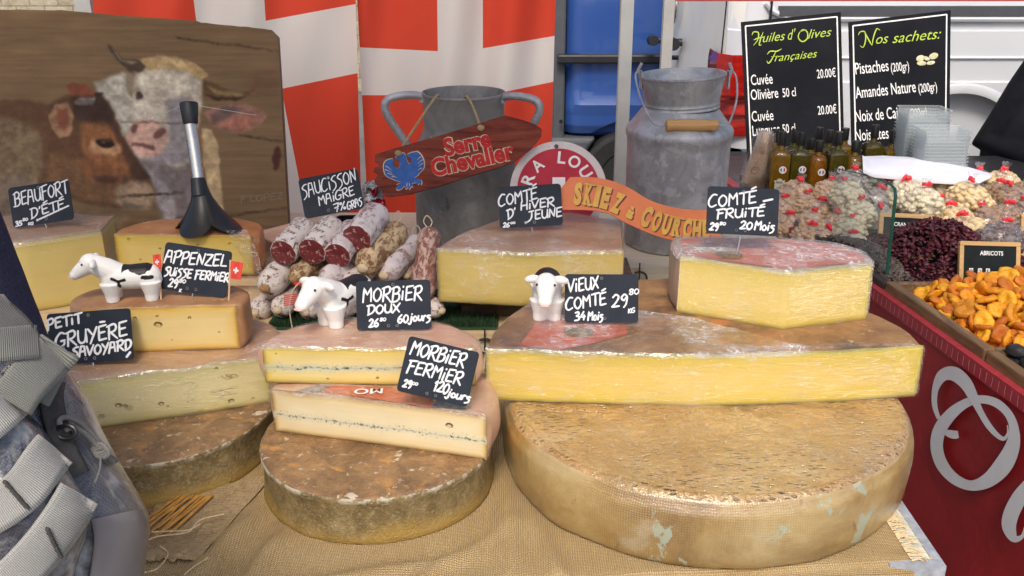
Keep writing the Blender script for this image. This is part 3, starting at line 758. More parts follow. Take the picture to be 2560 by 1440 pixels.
# right stack: half wheel and fruity piece
zt = TOP + W1H
cut = [Z(1216, 1001, zt), Z(1500, 1011, zt), Z(1740, 1017, zt), Z(2050, 1008, zt), Z(2290, 992, zt)]
W2Z0, W2Z1 = zt, zt + .082
W2 = Piece(cut, [cut[-1]] + arc(.283, 1.262, .318, .30, 3, 177, 20)[1:-1] + [cut[0]], W2Z0, W2Z1, .010, .004, amp=.0012, seed=2)
t2 = W2.build('cheese_piece', 'long golden half wheel of old cheese in film on the largest wheel', CG, m_r_dark, m_p_gold, None, m_film_face)
fp = lambda *a: [at_z(x, y, W2Z1 + .001) for x, y in a]
W2.film_top(m_film_top, t2, (0.0, .30)); W2.film_top(m_film_top, t2, (.86, 1.0))
ruffle(t2, fp((1225, 880), (1300, 872), (1380, 880), (1450, 886), (1540, 886), (1620, 888), (1700, 893)), m_film_top, .014, .010, 3)
ruffle(t2, fp((1790, 892), (1860, 876), (1950, 868), (2050, 868), (2150, 862), (2290, 862)), m_film_top, .010, .008, 8)
def flatdisc(t, name, c, rx, ry, m, z, lift=.0012):
    b = MB(); pts = [(c[0] + rx * math.cos(a) * (1 + .05 * math.sin(5 * a)), c[1] + ry * math.sin(a), z + lift) for a in np.linspace(0, 2 * math.pi, 33)[:-1]]
    b.add(pts, [tuple(range(32))]); return b.build(name, m, t, smooth=False)
b = MB(); q = [at_z(x, y, W2Z1 + .0015) for x, y in ((1300, 862), (1345, 800), (1420, 790), (1560, 800), (1570, 835), (1470, 862), (1400, 874))]
b.add(q, [tuple(range(len(q)))[::-1]]); b.build('label_paper', m_label, t2, smooth=False)
c0 = at_z(1447, 833, W2Z1); flatdisc(t2, 'stamp', (c0.x, c0.y), .022, .020, m_stamp, W2Z1, .0022)
W3Z0, W3Z1 = W2Z1, W2Z1 + .093
cut3 = [Z(1692, 781, W3Z0), Z(1955, 826, W3Z0), Z(2165, 799, W3Z0)]
W3 = Piece(cut3, [cut3[-1], (.549, 1.385), (.545, 1.42), (.50, 1.468), (.42, 1.490), (.32, 1.495), (.264, 1.492), (.255, 1.44), cut3[0]], W3Z0, W3Z1, .005, .002, ends=(False, True), amp=.001, seed=5)
t3 = W3.build('cheese_piece', 'angular yellow piece of fruity cheese with red label top, highest on the right', CG, m_r_grey, m_p_fruit, m_film_top, m_film_face)
b = MB(); b.add([(W3.cen.x + (W3.at(i, 1).x - W3.cen.x) * .94, W3.cen.y + (W3.at(i, 1).y - W3.cen.y) * .94, W3.z1 + W3.topz(W3.P[i]) + .0011) for i in range(W3.N)] + [(W3.cen.x, W3.cen.y, W3.z1 + .0016)], [(i, (i + 1) % W3.N, W3.N) for i in range(W3.N)]); b.build('label_paper', m_label, t3)
c0 = at_z(1823, 640, W3Z1); flatdisc(t3, 'stamp', (c0.x, c0.y), .021, .019, m_stamp, W3Z1, .0024)
# quarter behind
cut4 = [(-.133, 1.613), (.014, 1.593), (.196, 1.602), (.214, 1.80)]
W4 = Piece(cut4, [(.214, 1.80), (.12, 1.852), (.015, 1.845), (-.075, 1.748), (-.12, 1.672), (-.133, 1.613)], .90, 1.001, .016, .004, amp=.0012, seed=7)
t4 = W4.build('cheese_piece', 'thick pale yellow quarter with tan rind in front of the left milk can', CG, m_r_tan, m_p_comte, m_film_soft, None)
W4.face('wrapping', m_film_soft, t4, .0016)
ruffle(t4, [at_z(x, y, 1.002) for x, y in ((1150, 618), (1200, 624), (1260, 630), (1310, 634), (1370, 630), (1430, 626))], m_film_soft, .016, .004, 13)
# middle stack
zt = TOP + W5H
cm = [Z(688, 1079, zt), Z(950, 1113, zt), Z(1218, 1151, zt)]
MF = Piece(cm, [cm[-1], (-.030, 1.165), (-.022, 1.215), (-.04, 1.28), (-.09, 1.33), (-.18, 1.345), (-.27, 1.325), (-.335, 1.27), cm[0]], zt, zt + .068, .012, .005, amp=.0012, seed=11)
tmf = MF.build('cheese_piece', 'lower pale wedge with a thin dark line and a red label, turned to the right', CG, m_r_pink, m_p_mf, m_film_soft)
zt2 = MF.z1 + .001
b = MB(); g = [Z(x, y, zt2) for x, y in ((800, 980), (830, 965), (1010, 970), (1140, 1002), (1150, 1020), (1060, 1018), (950, 1000))]
b.add([(x, y, zt2 + .0006) for x, y in g], [tuple(range(len(g)))[::-1]]); lp = b.build('label_paper', m_label, tmf, smooth=False)
b = MB(); g = [Z(x, y, zt2) for x, y in ((1085, 990), (1148, 1003), (1165, 1025), (1080, 1020))]; b.add([(x, y, zt2 + .0012) for x, y in g], [(3, 2, 1, 0)]); b.build('grey_label_end', plain('grey_print', (.22, .21, .20), .6, var=.5, vs=160), tmf, smooth=False); b = MB()
g = [Z(x, y, zt2) for x, y in ((735, 980), (790, 966), (828, 966), (800, 981))]; b.add([(x, y, zt2 + .0012) for x, y in g], [(3, 2, 1, 0)])
b.build('grey_label_end', bpy.data.materials['grey_print'], tmf, smooth=False)
m_wprint = plain('white_print', (.80, .78, .74), .5, bump=0)
b = MB(); p0 = at_z(958, 974, zt2); p1 = at_z(893, 976, zt2); ex = (p1 - p0).normalized(); ey = Vector((0, 0, 1)).cross(ex)
put_text(b, 'MO', p0, ex, ey, Vector((0, 0, 1)), .016, .040, .0022, offset=.02); b.build('lettering', m_wprint, tmf, smooth=False)
zmd = MF.z1 + .002
cd = [Z(664, 958, zmd), Z(900, 963, zmd), Z(1190, 965, zmd)]
xm = (cd[0][0] + cd[-1][0]) / 2; rx = (cd[-1][0] - cd[0][0]) / 2
MD = Piece(cd, [cd[-1]] + [(xm + (rx + .006) * math.cos(R_(a)), 1.232 + .122 * abs(math.sin(R_(a))) ** .8) for a in np.linspace(6, 174, 16)] + [cd[0]], zmd, zmd + .057, .013, .005, amp=.0012, seed=17)
tmd = MD.build('cheese_piece', 'upper yellow half round cheese with a dark blue ash line under the toy cow', CG, m_r_pink, m_p_md, m_film_soft)
# left stack
zp = TOP + W0H
cp = [(-.76, 1.160), Z(245, 1071, zp), Z(470, 1040, zp), Z(680, 1006, zp)]
PG = Piece(cp, [cp[-1], (-.350, 1.345), (-.362, 1.40), (-.42, 1.47), (-.55, 1.50), (-.68, 1.45), (-.76, 1.34), (-.78, 1.22), cp[0]], zp, zp + .078, .010, .004, amp=.0014, seed=23, sag=-.0)
tpg = PG.build('cheese_piece', 'long pale greenish half wheel with holes and cracks beside the backpack', CG, m_r_tan, m_p_pale, m_film_soft, m_film_face)
za = PG.z1 + .001
ca = [(-.64, 1.322), (-.52, 1.331), Z(602, 873, za)]
m_r_tanor = mottled('brown_orange_rind', [(.3, (.26, .12, .05)), (.6, (.42, .22, .10)), (.8, (.52, .32, .17))], 16, 8, rough=.5, bump=.35, coat=.2, layers=[(40, .58, .68, (.60, .44, .30), .5)])
AP = Piece(ca, [ca[-1], (-.408, 1.355), (-.415, 1.405), (-.47, 1.437), (-.58, 1.44), (-.655, 1.41), (-.672, 1.36), ca[0]], za, za + .073, .005, .003, amp=.0012, seed=29)
tap = AP.build('cheese_piece', 'ivory wedge with orange brown rind and a round hole under a toy cow', CG, m_r_tanor, m_p_app)
cb = [(-1.02, 1.648), (-.90, 1.690), (-.785, 1.757), (-.80, 1.86)]
BF = Piece(cb, [(-.80, 1.86), (-.90, 1.875), (-1.03, 1.86), (-1.06, 1.76), (-1.02, 1.648)], .85, .99, .010, .003, amp=.001, seed=31)
tbf = BF.build('cheese_piece', 'tall dull yellow block of cheese at the left in front of the cow painting', CG, m_r_tan, m_p_beau, m_film_soft)
co = [(-.742, 1.709), (-.60, 1.703), (-.483, 1.700)]
OR = Piece(co, [(-.483, 1.700), (-.474, 1.735), (-.495, 1.79), (-.57, 1.83), (-.69, 1.81), (-.742, 1.76), (-.742, 1.709)], .92, .998, .008, .004, amp=.0014, seed=37)
tor = OR.build('cheese_piece', 'deep yellow wedge with orange rind under the black stand', CG, m_r_orange, m_p_or)
# loose film hanging at its right end
b = MB(); rows = []
for k in range(16):
    f = k / 15; c = at_y(590 + 40 * math.sin(f * 2.4) + 12 * f, 575 + 190 * f, 1.690 + .01 * f)
    rows.append([c + Vector((w_ * (.040 - .018 * f) + .003 * mnoise.noise((k * .5, w_ * 4, 2)), .006 * mnoise.noise((k * .8, w_ * 6, 0)), 0)) for w_ in (-.5, -.3, -.1, .1, .3, .5)])
b.grid(rows); b.build('wrapping', m_film_top, tor, angle=180)

def eyes_in(t, mat, spots, Y):
    """round holes in the cut paste: (picture x, y, radius in mm)"""
    nt = mat.node_tree; bs = nt.nodes['Principled BSDF']; o = wloc(t)
    tc = nt.nodes.new('ShaderNodeTexCoord'); sp = nt.nodes.new('ShaderNodeSeparateXYZ'); nt.links.new(tc.outputs['Object'], sp.inputs[0])
    acc = None
    def mth(op, a, b):
        n = nt.nodes.new('ShaderNodeMath'); n.operation = op
        for i, v in enumerate((a, b)):
            if isinstance(v, bpy.types.NodeSocket): nt.links.new(v, n.inputs[i])
            else: n.inputs[i].default_value = v
        return n.outputs[0]
    for px, py, r in spots:
        p = at_y(px, py, Y(px) if callable(Y) else Y) - o; r /= 1000
        d = mth('SQRT', mth('ADD', mth('POWER', mth('SUBTRACT', sp.outputs[0], p.x), 2.0), mth('POWER', mth('MULTIPLY', mth('SUBTRACT', sp.outputs[2], p.z), 1.2), 2.0)), 0.0)
        mr = nt.nodes.new('ShaderNodeMapRange'); mr.interpolation_type = 'SMOOTHSTEP'; nt.links.new(d, mr.inputs[0])
        for i, v in enumerate((r * .45, r, 1, 0)): mr.inputs[i + 1].default_value = v
        acc = mr.outputs[0] if acc is None else mth('MAXIMUM', acc, mr.outputs[0])
    ci = bs.inputs['Base Color']; src = ci.links[0].from_socket
    mx = nt.nodes.new('ShaderNodeMix'); mx.data_type = 'RGBA'; mx.blend_type = 'MULTIPLY'; nt.links.new(mth('MULTIPLY', acc, .5), mx.inputs[0]); nt.links.new(src, mx.inputs[6]); mx.inputs[7].default_value = (.62, .50, .30, 1); nt.links.new(mx.outputs[2], ci)  # darker colour inside each hole paints its shade, beside the bump
    bp = nt.nodes.new('ShaderNodeBump'); bp.invert = True; bp.inputs['Strength'].default_value = 1; bp.inputs['Distance'].default_value = .006; nt.links.new(acc, bp.inputs['Height'])
    ni = bs.inputs['Normal']; nt.links.new(ni.links[0].from_socket, bp.inputs['Normal']); nt.links.new(bp.outputs[0], ni)
eyes_in(tap, m_p_app, [(396, 812, 7), (394, 790, 2.5), (340, 793, 3), (473, 796, 3), (545, 835, 2), (430, 850, 1.6)], 1.332)
eyes_in(tpg, m_p_pale, [(283, 1030, 5), (300, 1031, 4), (394, 1023, 4.5), (571, 1016, 5), (411, 1028, 2), (625, 1010, 2.5), (240, 1058, 5), (532, 935, 2.5)], lambda x: 1.219 + (x - 245) * .081 / 435)
eyes_in(tor, m_p_or, [(320, 600, 3.5), (400, 622, 3), (495, 612, 2.5), (575, 608, 3), (350, 650, 2.5)], 1.704)
eyes_in(tmf, m_p_mf, [(1123, 1066, 6), (1166, 1092, 2.5), (960, 1022, 2)], 1.155)
eyes_in(tmd, m_p_md, [(945, 941, 2.5), (940, 860, 1.8), (820, 945, 2), (690, 885, 1.6)], 1.236)
# ================================================================ HANDWRITTEN PRICE SIGNS
# single-stroke hand: per letter an advance and strokes "x y x y ..."; ~ marks a rounded stroke
HAND = {
 'A': (7, ["0 -1 1.9 9.6 4.9 9.4 5.8 0", ".8 4.4 5.6 4.6"]), 'B': (7, ["1.2 0 1.6 9.6", "~0 8.6 4 10 6 8 4.6 5.6 1.8 5", "~1.8 5 5.6 4.8 6 1.6 3.6 -.4 -.6 -.4"]),
 'C': (7, ["~6.4 9.4 3.6 9.8 .8 6 .6 2 2.6 0 6 1.4"]), 'D': (7, ["1.4 -.6 1.4 9.4", "~-.2 8.6 4.6 9.2 6.4 5.6 4.6 1.4 .6 -1"]), 'P': (6.5, ["1 -1.2 1.6 9.4", "~-.2 8.4 4.6 10 6 7.4 4.4 4.8 1.6 4.2"]),
 'E': (6.5, ["1 0 1.2 9.4", "1 9.4 6.2 10", "1 5 5.2 5.4", "1 0 6 .5"]), 'F': (6.5, ["1.2 -1.2 1.6 9.4", "0 9 6.6 10", "1.2 5 5.2 5.5"]),
 'G': (7.5, ["~6.6 9 4 10 1 6.4 .6 2 3 0 6 1.6 6.2 4.4", "3.8 4.2 6.8 4.6"]), 'H': (7, ["1 0 1.4 9.6", "6 0 6.2 9.8", "1 4.8 6 5.4"]), 'I': (3.2, ["1.4 0 1.6 6.4", "1.7 8.8 1.9 9.8"]),
 'J': (7, ["1.6 9 6.6 9.8", "~4.4 9.4 4.2 3 2 -.6 -2 -2.4"]), 'K': (6.6, ["1 0 1.4 9.6", "6 9.4 1.4 4.6 6.2 0"]), 'L': (6, ["1.4 9.8 1 .4 5.8 .6"]), 'M': (8, ["1 -.4 1.3 9.6 3.8 5.0 6.6 9.8 7 0"]), 'N': (7, ["1 0 1.4 9.2 5.4 .6 6.4 10"]),
 'O': (7, ["~3.6 9.4 1 6.6 1 2.6 3.4 .2 6 3 6 7 3.6 9.4"]), 'R': (7, ["1 -.6 1.4 9.4", "~-.2 8.6 4.6 10 6 7.4 4.4 5 1.6 4.6", "2.2 4.6 6.6 -.6"]),
 'S': (6.4, ["~6.2 9.6 3.6 9.4 1.4 7.2 4.6 4.4 4.6 1 1 -1.6"]), 'T': (6.5, ["3.4 0 3.6 9.4", ".2 9.2 7 10"]), 'U': (7, ["~1 9.4 1 2.6 3 .2 5.4 2 6.2 9.6", "6.1 6 6.4 0"]), 'V': (6.5, ["0 9.4 2.6 .2 6.4 10"]),
 'X': (6.5, [".6 9.2 6 .2", "6.2 9.8 .2 -.4"]), 'Y': (6.5, [".4 9.4 3.2 5", "6.4 10 1.6 -1.4"]), 'Z': (6.5, [".6 9.2 6.2 9.6 .6 .6 6.4 .4"]),
 '0': (6.4, ["~3.4 9.4 1 6.4 1 2.6 3.2 .2 5.6 3 5.6 7 3.4 9.4"]), '1': (4, [".6 7 2.6 9.8 2.4 0"]), '2': (6.6, ["~.8 7.6 3.2 9.8 5.4 7.6 3 3 .4 .4", ".4 .4 6.4 .8"]), '3': (6.4, ["~.8 8.8 4.2 9.6 4.8 7 2.2 5.2", "~2.2 5.2 5.6 4 4.8 .8 .6 .2"]),
 '4': (6.4, ["4 9.8 .8 3.6 6 4", "4.6 6 4.2 0"]), '5': (6.4, ["6 9.6 1.8 9.4 1.4 5.6", "~1.4 5.6 5 5.6 5.4 2 .8 .2"]), '6': (6.4, ["~5 9.8 1.6 6 1 2 3.2 .2 5.4 2.4 4 4.8 1.4 3.6"]), '7': (6.4, [".4 9.2 6 9.6 2.6 -.6", "1 4.6 5.6 5.2"]),
 '8': (6.4, ["~3.4 5 1.2 7.4 3.6 9.6 5.6 7.4 1 2.4 3.2 .2 5.4 2.4 3.4 5"]), '9': (6.4, ["~5.4 8 3.2 9.6 1 7 3 5 5.4 7.6 4.8 2 3 -.6"]),
 'o': (5.6, ["~2.8 6 .8 4 1.2 1 3.2 .2 4.8 2.6 2.8 6"]), 'u': (5.8, ["~.8 6 .8 1.6 2.6 .2 4.6 2 4.8 6", "4.8 3 5.2 0"]), 'r': (4.4, [".8 0 1 6", "~1 4 2.4 6 4.2 5.8"]), 's': (5, ["~4.6 6 1.8 5.8 1.6 4 4.2 2.4 3.4 -1 .4 -2.6"]), 'j': (4, ["~2.4 6 2 -1 .6 -3.4 -1.2 -2", "2.6 8 2.8 9"]), 'i': (3, ["1.2 0 1.4 6", "1.6 8 1.8 9"]),
 "'": (2.6, ["1.6 9.6 .8 7.2"]), '-': (6, ["1 5 5.4 5.6"]), '.': (2.4, [".8 0 1.2 .6"]), '%': (6.4, ["5.8 9.6 .6 0", "~1.6 9.4 .6 8 1.8 7 2.6 8.2 1.6 9.4", "~4.8 3 3.8 1.6 5 .4 5.8 1.8 4.8 3"]), ' ': (3.6, []),
}
ACC = {'É': ('E', "2.4 11.4 6 13"), 'È': ('E', "2 12.6 5.6 12.4")}
m_slate = plain('slate_plastic', (.016, .022, .034), .55, var=.25, vs=25, bump=.15, bs=400, spec=.22)
m_chalk = plain('chalk_marker', (.74, .75, .77), .7, var=.10, vs=250, bump=0)
m_pin = plain('steel_pin', (.55, .55, .52), .3, 1)
def hand(mb, text, x0, y0, x1, y1, h, w, t, shear=.10, jit=.35, seed=1):
    """marker writing from picture point (x0,y0) to (x1,y1) on the board at axis depth t; h cap height and w stroke width in the photo's pixels"""
    rr = random.Random(seed * 31 + len(text))
    adv = sum(HAND[ACC[c][0] if c in ACC else c][0] for c in text); L = math.hypot(x1 - x0, y1 - y0); h *= .84
    ex = ((x1 - x0) / L, (y1 - y0) / L); ey = (ex[1], -ex[0]); kx = L / adv; ky = h / 10; cx = 0; k = 0
    for c in text:
        base = ACC[c][0] if c in ACC else c
        a, strokes = HAND[base]; strokes = list(strokes) + ([ACC[c][1]] if c in ACC else [])
        dy = rr.uniform(-jit, jit)
        for s in strokes:
            sm = s.startswith('~'); v = [float(q) for q in s.lstrip('~').split()]
            pts = [Vector((v[i], v[i + 1] + dy, 0)) for i in range(0, len(v), 2)]
            if sm: pts = catmull(pts, 5)
            else: pts = resample([p.xy for p in pts], 1.6)
            out = []
            for p in pts:
                lx = (cx + p[0] + shear * p[1] * ky / kx) * kx; ly = p[1] * ky
                out.append(at_t(x0 + ex[0] * lx + ey[0] * ly, y0 + ex[1] * lx + ey[1] * ly, t - .0007 - k * .00003))
            n = len(out); ww = [w / FPX * t * (1 - .22 * abs(2 * i / max(1, n - 1) - .8)) * rr.uniform(.93, 1.07) for i in range(n)]
            mb.ribbon(out, ww, -FWD); k += 1
        cx += a
def rrect(w, h, r, n=5):
    out = []
    for sx, sy, a0 in ((1, 1, 0), (-1, 1, 90), (-1, -1, 180), (1, -1, 270)):
        for k in range(n): a = R_(a0 + 90 * k / (n - 1)); out.append((sx * (w / 2 - r) + r * math.cos(a), sy * (h / 2 - r) + r * math.sin(a)))
    return out
def price_sign(label, c, w, h, roll, pin, pinz, texts, sw=4.6, dt=0.0, shear=.12):
    base = at_z(pin[0], pin[1], pinz) if pinz is not None else at_y(pin[0], pin[1], pin[2])
    t = depth(base) + dt; px = t / FPX
    o = thing('price_sign', label, 'price sign', tuple(base), 'handwritten black price signs stuck in the cheeses and sausages')
    ex = RT * math.cos(R_(roll)) + UP * math.sin(R_(roll)); ey = UP * math.cos(R_(roll)) - RT * math.sin(R_(roll)); ctr = at_t(c[0], c[1], t)
    b = MB(); b.prism(rrect(w * px, h * px, 9 * px), ctr, ex, ey, -FWD, .0022)
    b.build('plate', m_slate, o, angle=30)
    b = MB()
    for i, q in enumerate(texts):
        if len(q) == 4: b.ribbon([at_t(x, y, t - .0009) for x, y in (q[:2], q[2:])], sw * px, -FWD)
        else: hand(b, q[0], *q[1:6], q[6] if len(q) > 6 else sw, t, shear=shear, seed=i + len(label))
    b.build('lettering', m_chalk, o, smooth=False)
    b = MB()
    for dx, dy in ((-14, -h / 2 + 11), (8, -h / 2 + 11), (0, h / 2 - 10)):
        p = ctr + ex * dx * px + ey * dy * px
        b.tube([p - FWD * .0008 + ex * 3.2 * px * math.cos(a) + ey * 3.2 * px * math.sin(a) for a in np.linspace(0, 6.28, 13)[:-1]], .0005, 4, closed=True)
    b.build('eyelet', m_pin, o)
    b = MB(); foot = ctr - ey * (h / 2 - 4) * px + FWD * .0032
    b.tube([ctr - ey * (h / 2 - 14) * px + FWD * .0032, foot, base + Vector((0, 0, -.006))], .0011, 6); b.build('pin', m_pin, o)
    return o
price_sign('tilted sign reading BEAUFORT D\'ÉTÉ on the tall block at far left', (102, 509), 153, 101, 8.5, (122, 577), .988,
    [('BEAUFORT', 36, 516, 172, 482, 39), ("D'", 76, 545, 104, 540, 30), ('ÉTÉ', 104, 536, 164, 519, 27), (92, 551, 172, 514), ('35', 38, 566, 55, 564, 15), ('80', 56, 553, 70, 551, 8, 2.6), ('KG', 70, 563, 84, 562, 8, 2.6)], 4.0)
price_sign('thinly written sign reading SAUCISSON MAIGRE above the cut sausages', (828, 484), 151, 101, 10.5, (848, 575, 1.735), None,
    [('SAUCISSON', 757, 496, 893, 452, 38), ('MAIGRE', 797, 515, 888, 486, 27), ('7%', 836, 531, 866, 521, 24), ('GRAS', 869, 524, 907, 511, 22)], 3.4)
price_sign('sign reading APPENZEL SUISSE FERMIER leaning right beside a tiny red flag', (489, 675), 168, 118, -8.5, (476, 747), AP.z1,
    [('APPENZEL', 410, 654, 566, 668, 36), ('SUISSE FERMIER', 409, 688, 572, 705, 26), ('29', 419, 716, 443, 719, 26), ('80', 446, 706, 464, 708, 11, 3), ('K', 447, 729, 453, 730, 9, 3)], 5.0)
price_sign('bluish sign reading PETIT GRUYÈRE SAVOYARD nearest the backpack', (225, 842), 209, 129, 4.2, (234, 918), PG.z1,
    [('PETIT', 117, 825, 206, 806, 30), ('GRUYÈRE', 138, 871, 320, 838, 42), ('SAVOYARD', 180, 894, 330, 872, 30), (316, 893, 326, 880), ('30', 146, 911, 160, 909, 12, 3), ('80', 150, 897, 172, 893, 9, 3)], 6.0)
price_sign('upright sign reading MORBIER DOUX 60 jours behind the upper half round', (984, 763), 186, 124, 1.5, (984, 830), MD.z1,
    [('MORBIER', 904, 756, 1056, 748, 42), ('DOUX', 917, 786, 1000, 780, 28), ('26', 921, 819, 947, 817, 24), ('80', 949, 803, 965, 802, 10, 3), ('60', 993, 808, 1021, 806, 25), ('jours', 1023, 803, 1076, 801, 25)], 5.2)
price_sign('steeply tilted sign reading MORBIER FERMIER 120 jours in front of the dark lined wedges', (1095, 929), 181, 141, -13.5, (1100, 1010), MF.z1,
    [('MORBIER', 1022, 884, 1160, 918, 42), ('FERMIER', 1014, 928, 1152, 962, 38), ('29', 1005, 966, 1027, 971, 23), ('00', 1030, 961, 1044, 964, 9, 3), ('120', 1080, 976, 1118, 986, 34), ('jours', 1116, 989, 1173, 1005, 24)], 5.6, dt=-.03)
price_sign("sign reading COMTÉ D'HIVER JEUNE on the thick quarter before the round red board", (1326, 515), 158, 104, 3.2, (1332, 583), W4.z1,
    [('COMTÉ', 1246, 516, 1345, 497, 34), ("D'", 1268, 547, 1292, 542, 28), ('HIVER', 1300, 526, 1387, 514, 26), ('JEUNE', 1318, 551, 1406, 540, 27), ('26', 1257, 569, 1274, 568, 14, 3.4), ('00', 1276, 560, 1288, 559, 6, 2.4)], 4.4)
price_sign('dark navy sign reading COMTÉ FRUITÉ 20 Mois on the red labelled piece', (1857, 528), 179, 118, -2.6, (1840, 640), W3.z1,
    [('COMTÉ', 1770, 519, 1892, 507, 36), (1908, 503, 1932, 498), ('FRUITÉ', 1790, 546, 1912, 540, 27), ('29', 1772, 575, 1795, 577, 22), ('80', 1798, 562, 1814, 563, 9, 3), ('20', 1848, 572, 1880, 574, 24), ('Mois', 1884, 574, 1935, 578, 27)], 5.0)
price_sign('grey sign reading VIEUX COMTÉ 34 Mois beside the front facing toy cow', (1504, 746), 184, 121, -.3, (1502, 818), W2.z1,
    [('VIEUX', 1420, 732, 1497, 721, 38), ('COMTÉ', 1414, 776, 1517, 760, 36), ('29', 1528, 769, 1570, 766, 38), ('80', 1572, 738, 1598, 734, 17, 3.6), ('KG', 1570, 783, 1588, 781, 14, 3.2), ('34', 1435, 802, 1464, 800, 26), ('Mois', 1468, 801, 1507, 800, 26)], 5.0)

# ---------------------------------------------------------------- small paper flags on sticks
m_paperred = plain('red_paper', (.62, .045, .03), .6); m_stick = plain('wood_pick', (.62, .42, .24), .7)
def paper_flag(label, foot, top, c, w, h, roll, z):
    base = at_z(foot[0], foot[1], z); t = depth(base); px = t / FPX
    o = thing('paper_flag', label, 'flag', tuple(base), 'little red paper flags on wooden picks')
    b = MB(); b.tube([base + Vector((0, 0, -.004)), at_t(top[0], top[1], t + .004)], .0013, 6); b.build('stick', m_stick, o)
    ex = RT * math.cos(R_(roll)) + UP * math.sin(R_(roll)); ey = UP * math.cos(R_(roll)) - RT * math.sin(R_(roll)); ctr = at_t(c[0], c[1], t + .0005)
    b = MB(); b.grid([[ctr + ex * (u * w * px) + ey * (v * h * px) - FWD * .003 * math.sin(u * 5) for u in np.linspace(-.5, .5, 9)] for v in (.5, 0, -.5)]); fl = b.build('flag_paper', m_paperred, o, angle=180)
    b = MB()
    for a, c_ in ((.36, .12), (.12, .36)):
        b.grid([[ctr + ex * (u * h * px) + ey * (v * h * px) - FWD * (.003 * math.sin(u * h / w * 5) + .0004 + .0002 * (a > c_)) for u in np.linspace(-a / 2, a / 2, 5)] for v in (c_ / 2, -c_ / 2)])
    q = b.build('white_cross', m_wprint, o)
    return o
paper_flag('red paper flag with white cross right of the Appenzel sign', (571, 752), (576, 650), (590, 676), 33, 44, -9, AP.z1)
b = None
o = paper_flag('plain red corner of a paper flag left of the Appenzel sign', (402, 752), (398, 634), (393, 655), 22, 38, 5, AP.z1)
# ================================================================ TOY COWS
def toy_mat():
    m = NT('glazed_white'); at = m.t.nodes.new('ShaderNodeVertexColor'); at.layer_name = 'paint'
    m.col(at.outputs[0]).p(rough=.45, spec=.4, normal=m.bump(m.noise(300, 3), .05, .0006)); return m.mat
m_toy = toy_mat(); m_eye = plain('black_eye', (.01, .01, .01), .3, bump=0); m_tpink = plain('pink_snout', (.66, .42, .36), .5)
def toy_cow_mesh(headturn):
    """about 115 mm long, facing -X; patches painted into the glaze"""
    b = MB(); M = lambda a, ax='Y': Matrix.Rotation(R_(a), 3, ax)
    b.tube([(-.030, 0, .044), (-.022, 0, .0435), (.010, 0, .041), (.040, 0, .042), (.054, 0, .040)], [.013, .0222, .0222, .0230, .014], 20)
    b.ell((.040, 0, .040), (.0230, .0232, .0238)); b.ell((-.018, 0, .042), (.0222, .0225, .0228))
    for x, y in ((-.022, .0105), (-.022, -.0105), (.044, .0105), (.044, -.0105)):
        b.tube([(x, y * 1.06, -.004), (x, y, .012), (x, y * .85, .034)], [.0112, .0122, .0195], 16)
    H = Matrix.Rotation(R_(headturn), 4, 'Z'); piv = Vector((-.026, 0, .050))
    def hd(p): return piv + (H @ ((Vector(p) - piv) * 1.14)) + Vector((0, 0, .003))
    H3 = H.to_3x3()
    b.tube([hd((-.014, 0, .044)), hd((-.030, 0, .055)), hd((-.045, 0, .063))], [.0215, .0195, .0175], 18)
    b.ell(hd((-.049, 0, .0645)), (.0188, .0173, .0177), H3 @ M(20), 18, 12)
    b.tube([hd((-.050, 0, .0635)), hd((-.063, 0, .0555)), hd((-.0725, 0, .0490))], [.0168, .0131, .0103], 18); b.ell(hd((-.0735, 0, .0485)), (.0091, .0112, .0089), H3 @ M(30), 16, 10)
    for s in (-1, 1): b.ell(hd((-.043, s * .0195, .0690)), (.0055, .0125, .0068), H3 @ Matrix.Rotation(s * R_(-12), 3, 'X') @ M(-15))
    lw = lambda p: tuple(p)
    eyes = [lw(hd((-.0595, s * .0118, .0672))) for s in (-1, 1)]; mouth = [lw(hd((-.0805, 0, .0455)))]
    b.v = [(x, y, max(z, 0)) for x, y, z in b.v]
    me = blob(b, .0011, 13, .5)
    at = me.color_attributes.new('paint', 'FLOAT_COLOR', 'POINT'); cols = []
    W = (.80, .78, .74, 1); K = (.012, .011, .012, 1); rr = random.Random(1)
    def seg(p, a, c, w):
        ax, az = a; bx, bz = c; d = ((p[0] - ax) * (bx - ax) + (p[1] - az) * (bz - az)) / ((bx - ax) ** 2 + (bz - az) ** 2); d = min(1, max(0, d))
        return math.hypot(p[0] - ax - d * (bx - ax), p[1] - az - d * (bz - az)) < w
    for v in me.vertices:
        x, y, z = v.co; n = mnoise.noise((x * 160, y * 160, z * 160)) * .0022; k = False
        if .000 < x < .050 and z > .0540 + .004 * math.sin(x * 150) + n and math.hypot(x + .042, y) > .02: k = True
        p = (x + n, z)
        for s in (((-.016, .046), (-.006, .040), .0027), ((-.006, .040), (.005, .043), .0027), ((-.006, .040), (-.005, .030), .0029), ((.036, .046), (.049, .045), .0036)):
            if seg(p, *s[:2], s[2]) and abs(y) > .009: k = True
        cols += K if k else W
    at.data.foreach_set('color', cols)
    return me, eyes, mouth, H3
def toy_cow(label, at, yaw, headturn, scale=1.0):
    me, eyes, mouth, H3 = toy_cow_mesh(headturn)
    o = link('toy_cow', me, None, m_toy); o.location = at; o.rotation_euler = (0, 0, R_(yaw)); o.scale = (scale,) * 3
    tag(o, label, 'toy cow', 'glazed toy cows')
    for e in eyes:
        b = MB(); b.ell(e, (.0019, .0019, .0020), None, 8, 6); b.build('eye', m_eye, o, world=False)
    b = MB(); b.ell(mouth[0], (.0042, .0075, .0016), H3, 10, 6); b.build('mouth', m_tpink, o, world=False)
    return o
